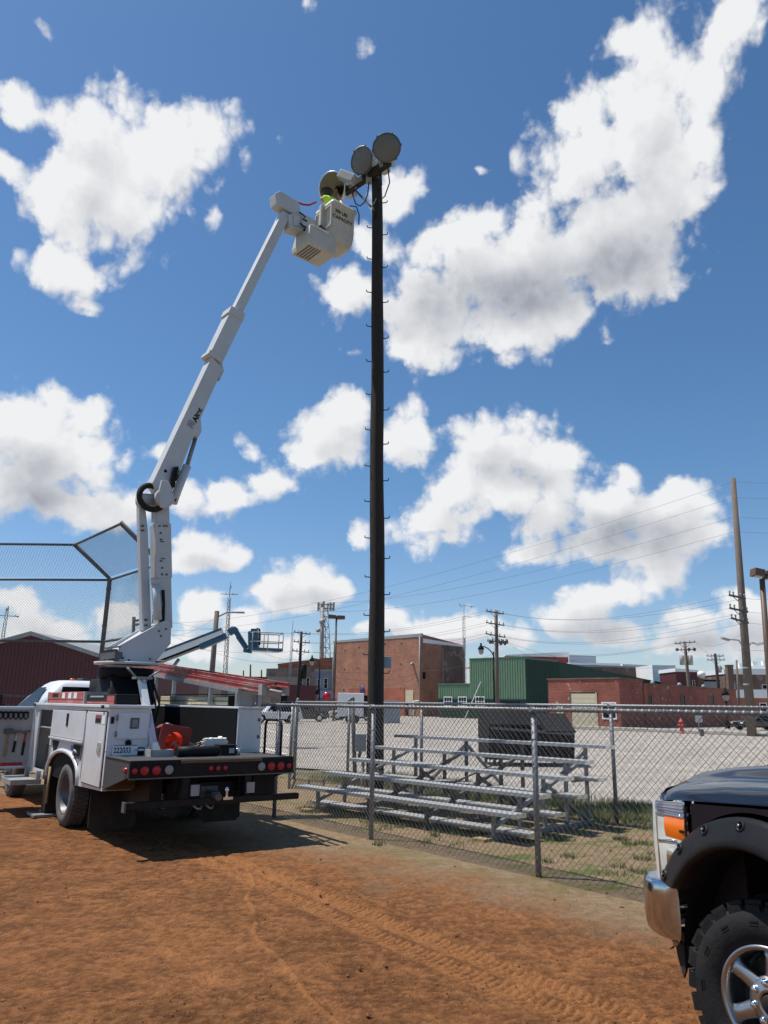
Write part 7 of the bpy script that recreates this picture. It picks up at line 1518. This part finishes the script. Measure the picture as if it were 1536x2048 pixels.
# ------------------------------------------------------------------ vehicles in the lot
def car(name, label, cat, mat, loc, rz, L=4.8, W=1.85, H=1.75, kind='suv', group='vehicles parked in the gravel lot', wr=.37):
    t = thing(name, label, cat, loc, rz, group); z0, zb = .36, H*.56
    prof = [(0,z0),(0,zb*.92),(.08,zb),(L*.28,zb*1.06)]
    lo = [(0.03,z0+.1),(0,z0+.3),(.05,zb*.86),(.25,zb*.97),(L*.26,zb*1.04),(L*.97,zb*1.02),(L,zb*.8),(L,z0+.1),(L*.97,z0)]+[(L*.86+wr*1.15,z0)]
    arcs = lambda cx: [(cx+wr*1.18*math.cos(R(180*k/10)), wr+wr*1.18*math.sin(R(180*k/10))) for k in range(11) if wr+wr*1.18*math.sin(R(180*k/10)) > z0-.01]
    xs = (L*.19, L*.80)
    poly = [(0.03,z0+.06),(0,z0+.3),(.05,zb*.86),(.25,zb*.97),(L*.26,zb*1.04),(L*.975,zb*1.03),(L,zb*.8),(L,z0+.06)]+arcs(xs[1])+arcs(xs[0])
    MB().prism([(x,-W/2,z) for x, z in poly], (0,W,0)).build('body', mat, t, bevel=.06)
    ra, rb_ = (L*.40, L*.93) if kind == 'suv' else (L*.40, L*.62)
    ba, bb = L*.27, (L*.985 if kind == 'suv' else L*.66)
    def ring(z, a, b, w): return [V(a,-w,z),V(b,-w,z),V(b,w,z),V(a,w,z)]
    cb = MB().loft([ring(zb*1.0,ba,bb,W/2-.06),ring(H-.04,ra,rb_,W/2-.22),ring(H,ra+.12,rb_-.1,W/2-.30)], sm=False).build('cabin', mat, t, bevel=.04)
    for s_ in (-1, 1):
        q = lambda f, x, h: V(x, s_*((W/2-.06)*(1-h)+(W/2-.22)*h+.012), zb*1.04+(H-.12-zb*1.04)*f)
        MB().quad(q(0,ba+.25,.05),q(0,bb-.15,.05),q(1,rb_-.06,.93),q(1,ra+.06,.93)).build('side_window', M['glass'], cb, recalc=False)
    MB().quad(V(ba+.06,-W/2+.14,zb*1.05),V(ba+.06,W/2-.14,zb*1.05),V(ra-.03,W/2-.3,H-.1),V(ra-.03,-W/2+.3,H-.1)).build('windscreen', M['glass'], cb, recalc=False)
    MB().quad(V(bb+.005,-W/2+.16,zb*1.1),V(bb+.005,W/2-.16,zb*1.1),V(rb_+.025,W/2-.3,H-.12),V(rb_+.025,-W/2+.3,H-.12)).build('rear_window', M['glass'], cb, recalc=False)
    if kind == 'pickup': MB().bx(L*.69,L*.965,-W/2+.08,W/2-.08,zb*1.03-.03,zb*1.03+.06).build('bed_cover', M['black2'], t)
    for x in xs:
        for s_ in (-1, 1):
            w_ = MB().lathe([(wr*.6,0),(wr*.9,.02),(wr,-.03),(wr,-.2),(wr*.9,-.23),(wr*.6,-.23)], (x,s_*(W/2+.01),wr), (0,s_,0), 28).build('wheel', M['tyre'], t); rm = MB().lathe([(wr*.62,-.01),(wr*.56,-.05),(wr*.3,-.03),(.001,-.02)], (x,s_*(W/2+.01),wr), (0,s_,0), 20)
            for k in range(5): a = 2*math.pi*k/5; rm.beam((x+.05*math.cos(a),s_*(W/2-.01),wr+.05*math.sin(a)),(x+wr*.58*math.cos(a),s_*(W/2-.015),wr+wr*.58*math.sin(a)),.06,.02,up=(0,1,0))
            rm.build('rim', M['alubr'], w_)
    for s_ in (-1, 1):
        y = s_*(W/2-.22); MB().bx(-.015,.09,y-.17,y+.17,zb*.68,zb*.86).build('headlight', M['offw'], t, bevel=.02); MB().bx(L-.06,L+.012,y+.0-.10,y+.10,zb*.62,zb*.95).build('tail_lamp', M['redlens'], t, bevel=.01)
        MB().bx(L*.36,L*.40,s_*(W/2+.1)-.09,s_*(W/2+.1)+.09,zb*1.05,zb*1.2).build('wing_mirror', mat, t)
    MB().bx(-.06,.06,-W/2+.05,W/2-.05,z0,z0+.24).build('front_bumper', M['chrome'] if kind == 'pickup' else mat, t, bevel=.03); MB().bx(L-.05,L+.08,-W/2+.08,W/2-.08,z0+.02,z0+.24).build('rear_bumper', M['chrome'] if kind == 'pickup' else mat, t, bevel=.03); MB().bx(-.02,.04,-.5,.5,zb*.62,zb*.86).build('grille', M['black2'], t)
    MB().bx(.2,L-.2,-W/2+.25,W/2-.25,.25,z0+.1).build('underbody', M['black2'], t)
    return t
cw = pm('car_white', (.72,.73,.74), .3, 0, .03, 4, coat=.6); cd = pm('car_dark', (.012,.014,.017), .25, 0, .1, 4, coat=.8); ctl = pm('car_teal', (.015,.05,.06), .25, 0, .1, 4, coat=.8); csv = pm('car_silver', (.42,.44,.45), .3, .3, .05, 4, coat=.5)
g = gnd(660,1443.5); car('parked_suv', 'dark teal black suv parked left of the bronze parking lot light', 'suv', cd, (g.x-.2, g.y, 0), R(188), 5.0, 1.95, 1.95)
g = gnd(668,1441); car('parked_pickup', 'white pickup truck parked behind the foot of the wooden light pole', 'pickup truck', cw, (g.x-.6, g.y+3, 0), R(-12), 5.6, 1.95, 1.85, 'pickup', wr=.42)
g = gnd(528,1447); car('parked_car', 'white and teal car at the far left of the lot behind the white tool box', 'car', cw, (g.x-1.5, g.y+1, 0), R(20), 4.6, 1.8, 1.7)
g = gnd(1530,1462); car('parked_car', 'dark car cut by the right edge beyond the tall leaning pole', 'car', cd, (g.x-1.6, g.y+2, 0), R(12), 4.8, 1.85, 1.5)
def trailer():
    a, b = at(676,1386,74), at(728,1386,74); zb = zpix(700,1386,74); t = thing('cargo_trailer', 'white ribbed box trailer in front of the tall brick wall', 'trailer', (a.x, 74, 0), 0, 'vehicles parked in the gravel lot'); w = b.x-a.x
    MB().bx(0,w,0,2.2,.6,zb).build('box_body', M['offw'], t, bevel=.03)
    for k in range(12): MB().bx(w*k/12+.02,w*k/12+.06,-.02,-.001,.65,zb-.06).build('box_rib', M['offw'], t)
    MB().bx(w+.03,w+1.4,.1,2.0,.6,zb-.2).build('dark_end', M['black2'], t)
    for x in (w*.45, w*.7): MB().lathe([(.001,-.1),(.32,-.1),(.36,-.05),(.36,.05),(.32,.1),(.001,.1)], (x,-.03,.36), (0,1,0), 20).build('wheel', M['tyre'], t)
trailer()
p = gnd(780,1446); tag(MB().bx(p.x-.9,p.x+1.0,p.y,p.y+.8,0,2.1).bx(p.x-.95,p.x+1.05,p.y-.05,p.y+.85,2.102,2.16).build('utility_cabinet', pm('cabinet_grey_blue', (.30,.35,.40), .6), bevel=.02, origin=p), 'pale blue grey utility cabinet just right of the wooden light pole', 'cabinet')
# small street furniture at the right
def hydrant():
    b = gnd(1364,1467); s = b.y/1500*1.0; H = 1.15; t = thing('fire_hydrant', 'red fire hydrant on the kerb in front of the low red brick building', 'hydrant', tuple(b))
    MB().lathe([(.22,0),(.22,.06),(.13,.08),(.13,.75),(.2,.77),(.2,.83),(.16,.9),(.1,1.0),(.04,1.05),(.04,1.14),(.001,1.15)], b, (0,0,1), 16).build('barrel', M['hydrant'], t, world=True)
    for d in (V(1,0,0), V(-1,0,0), V(0,-1,0)): MB().lathe([(.10,.1),(.10,.22),(.07,.23),(.07,.27),(.001,.27)], b+V(0,0,.58), d, 12).build('outlet_cap', M['hydrant'], t, world=True)
hydrant()
def smallsign():
    b = gnd(1398,1466); t = thing('street_sign', 'little white square sign on a thin post by the kerb grass', 'sign', tuple(b)); c = at(1397,1438,b.y)
    MB().tube([V(b.x,b.y,0), V(c.x,b.y,c.z)], .04, 8).build('post', M['steel'], t, world=True); MB().bx(c.x-.27,c.x+.27,b.y-.06,b.y-.045,c.z-.24,c.z+.24).build('sign_plate', M['offw'], t, world=True, bevel=.01)
    q = MB(); q.beam((c.x-.14,b.y-.063,c.z+.12),(c.x+.12,b.y-.063,c.z-.14),.004,.05,up=(0,1,0)); q.beam((c.x+.12,b.y-.063,c.z+.1),(c.x-.02,b.y-.063,c.z+.1),.004,.05,up=(0,1,0)); q.beam((c.x+.10,b.y-.063,c.z+.1),(c.x+.10,b.y-.063,c.z-.02),.004,.05,up=(0,1,0)); q.build('sign_print', M['black2'], t, world=True)
    p = gnd(1404,1472); tag(MB().bx(p.x-.12,p.x+.12,p.y-.12,p.y+.12,0,.45).build('short_post', M['darksteel'], bevel=.03, origin=p), 'short dark post on the kerb below the white square sign', 'post')
    p = at(641,1394,98); tag(MB().lathe([(.001,0),(.55,0),(.55,.1),(.001,.1)],p+V(.8,0,.1),(0,-1,0),8).tube([p+V(.8,.05,.1),V(p.x+.8,p.y+.05,0)],.05,6).build('stop_sign', M['redlens'], origin=p), 'small red stop sign in front of the blue grey shop', 'sign')
smallsign()
# trees beyond the roofs
def tree(label, Y, px, top, base, wpx):
    T_ = at(px, top, Y); b = V(T_.x, Y, 0); t = thing('tree', label, 'tree', tuple(b)); H = T_.z; w = wpx/1500*Y/2
    MB().tube([b, b+V(.1,0,H*.4), b+V(.0,.1,H*.8)], [.3,.22,.08], 8).tube([b+V(.1,0,H*.4), b+V(w*.5,0,H*.7)], [.14,.04], 6).tube([b+V(.1,0,H*.35), b+V(-w*.5,.3,H*.65)], [.14,.04], 6).build('trunk', M['woodgrey'], t, world=True)
    n = 2600; c = rng.normal(0, 1, (n, 3)); c /= np.linalg.norm(c, axis=1)[:,None]; c *= (rng.uniform(.35, 1, (n, 1))**.5)*(1+.35*np.sin(c[:,:1]*5+c[:,2:]*4)); c = c*np.array([w, w, H*.30])+np.array([0, 0, H*.68]); a = rng.normal(0, 1, (n, 3)); a /= np.linalg.norm(a, axis=1)[:,None]; q = np.cross(a, rng.normal(0, 1, (n, 3))); q /= np.linalg.norm(q, axis=1)[:,None]; s = rng.uniform(.15, .35, (n, 1))
    vs = np.stack([c-a*s, c+q*s*.6, c+a*s, c-q*s*.6], 1).reshape(-1, 3); o = fastmesh('crown', vs, np.arange(n*4).reshape(-1, 4), M['leaf'], t)
tree('small bright green tree beside the brown brick chimney', 165, 1450, 1340, 1380, 26)
tree('rounded green tree far behind the low shed roofs at the right', 190, 1424, 1354, 1380, 22)
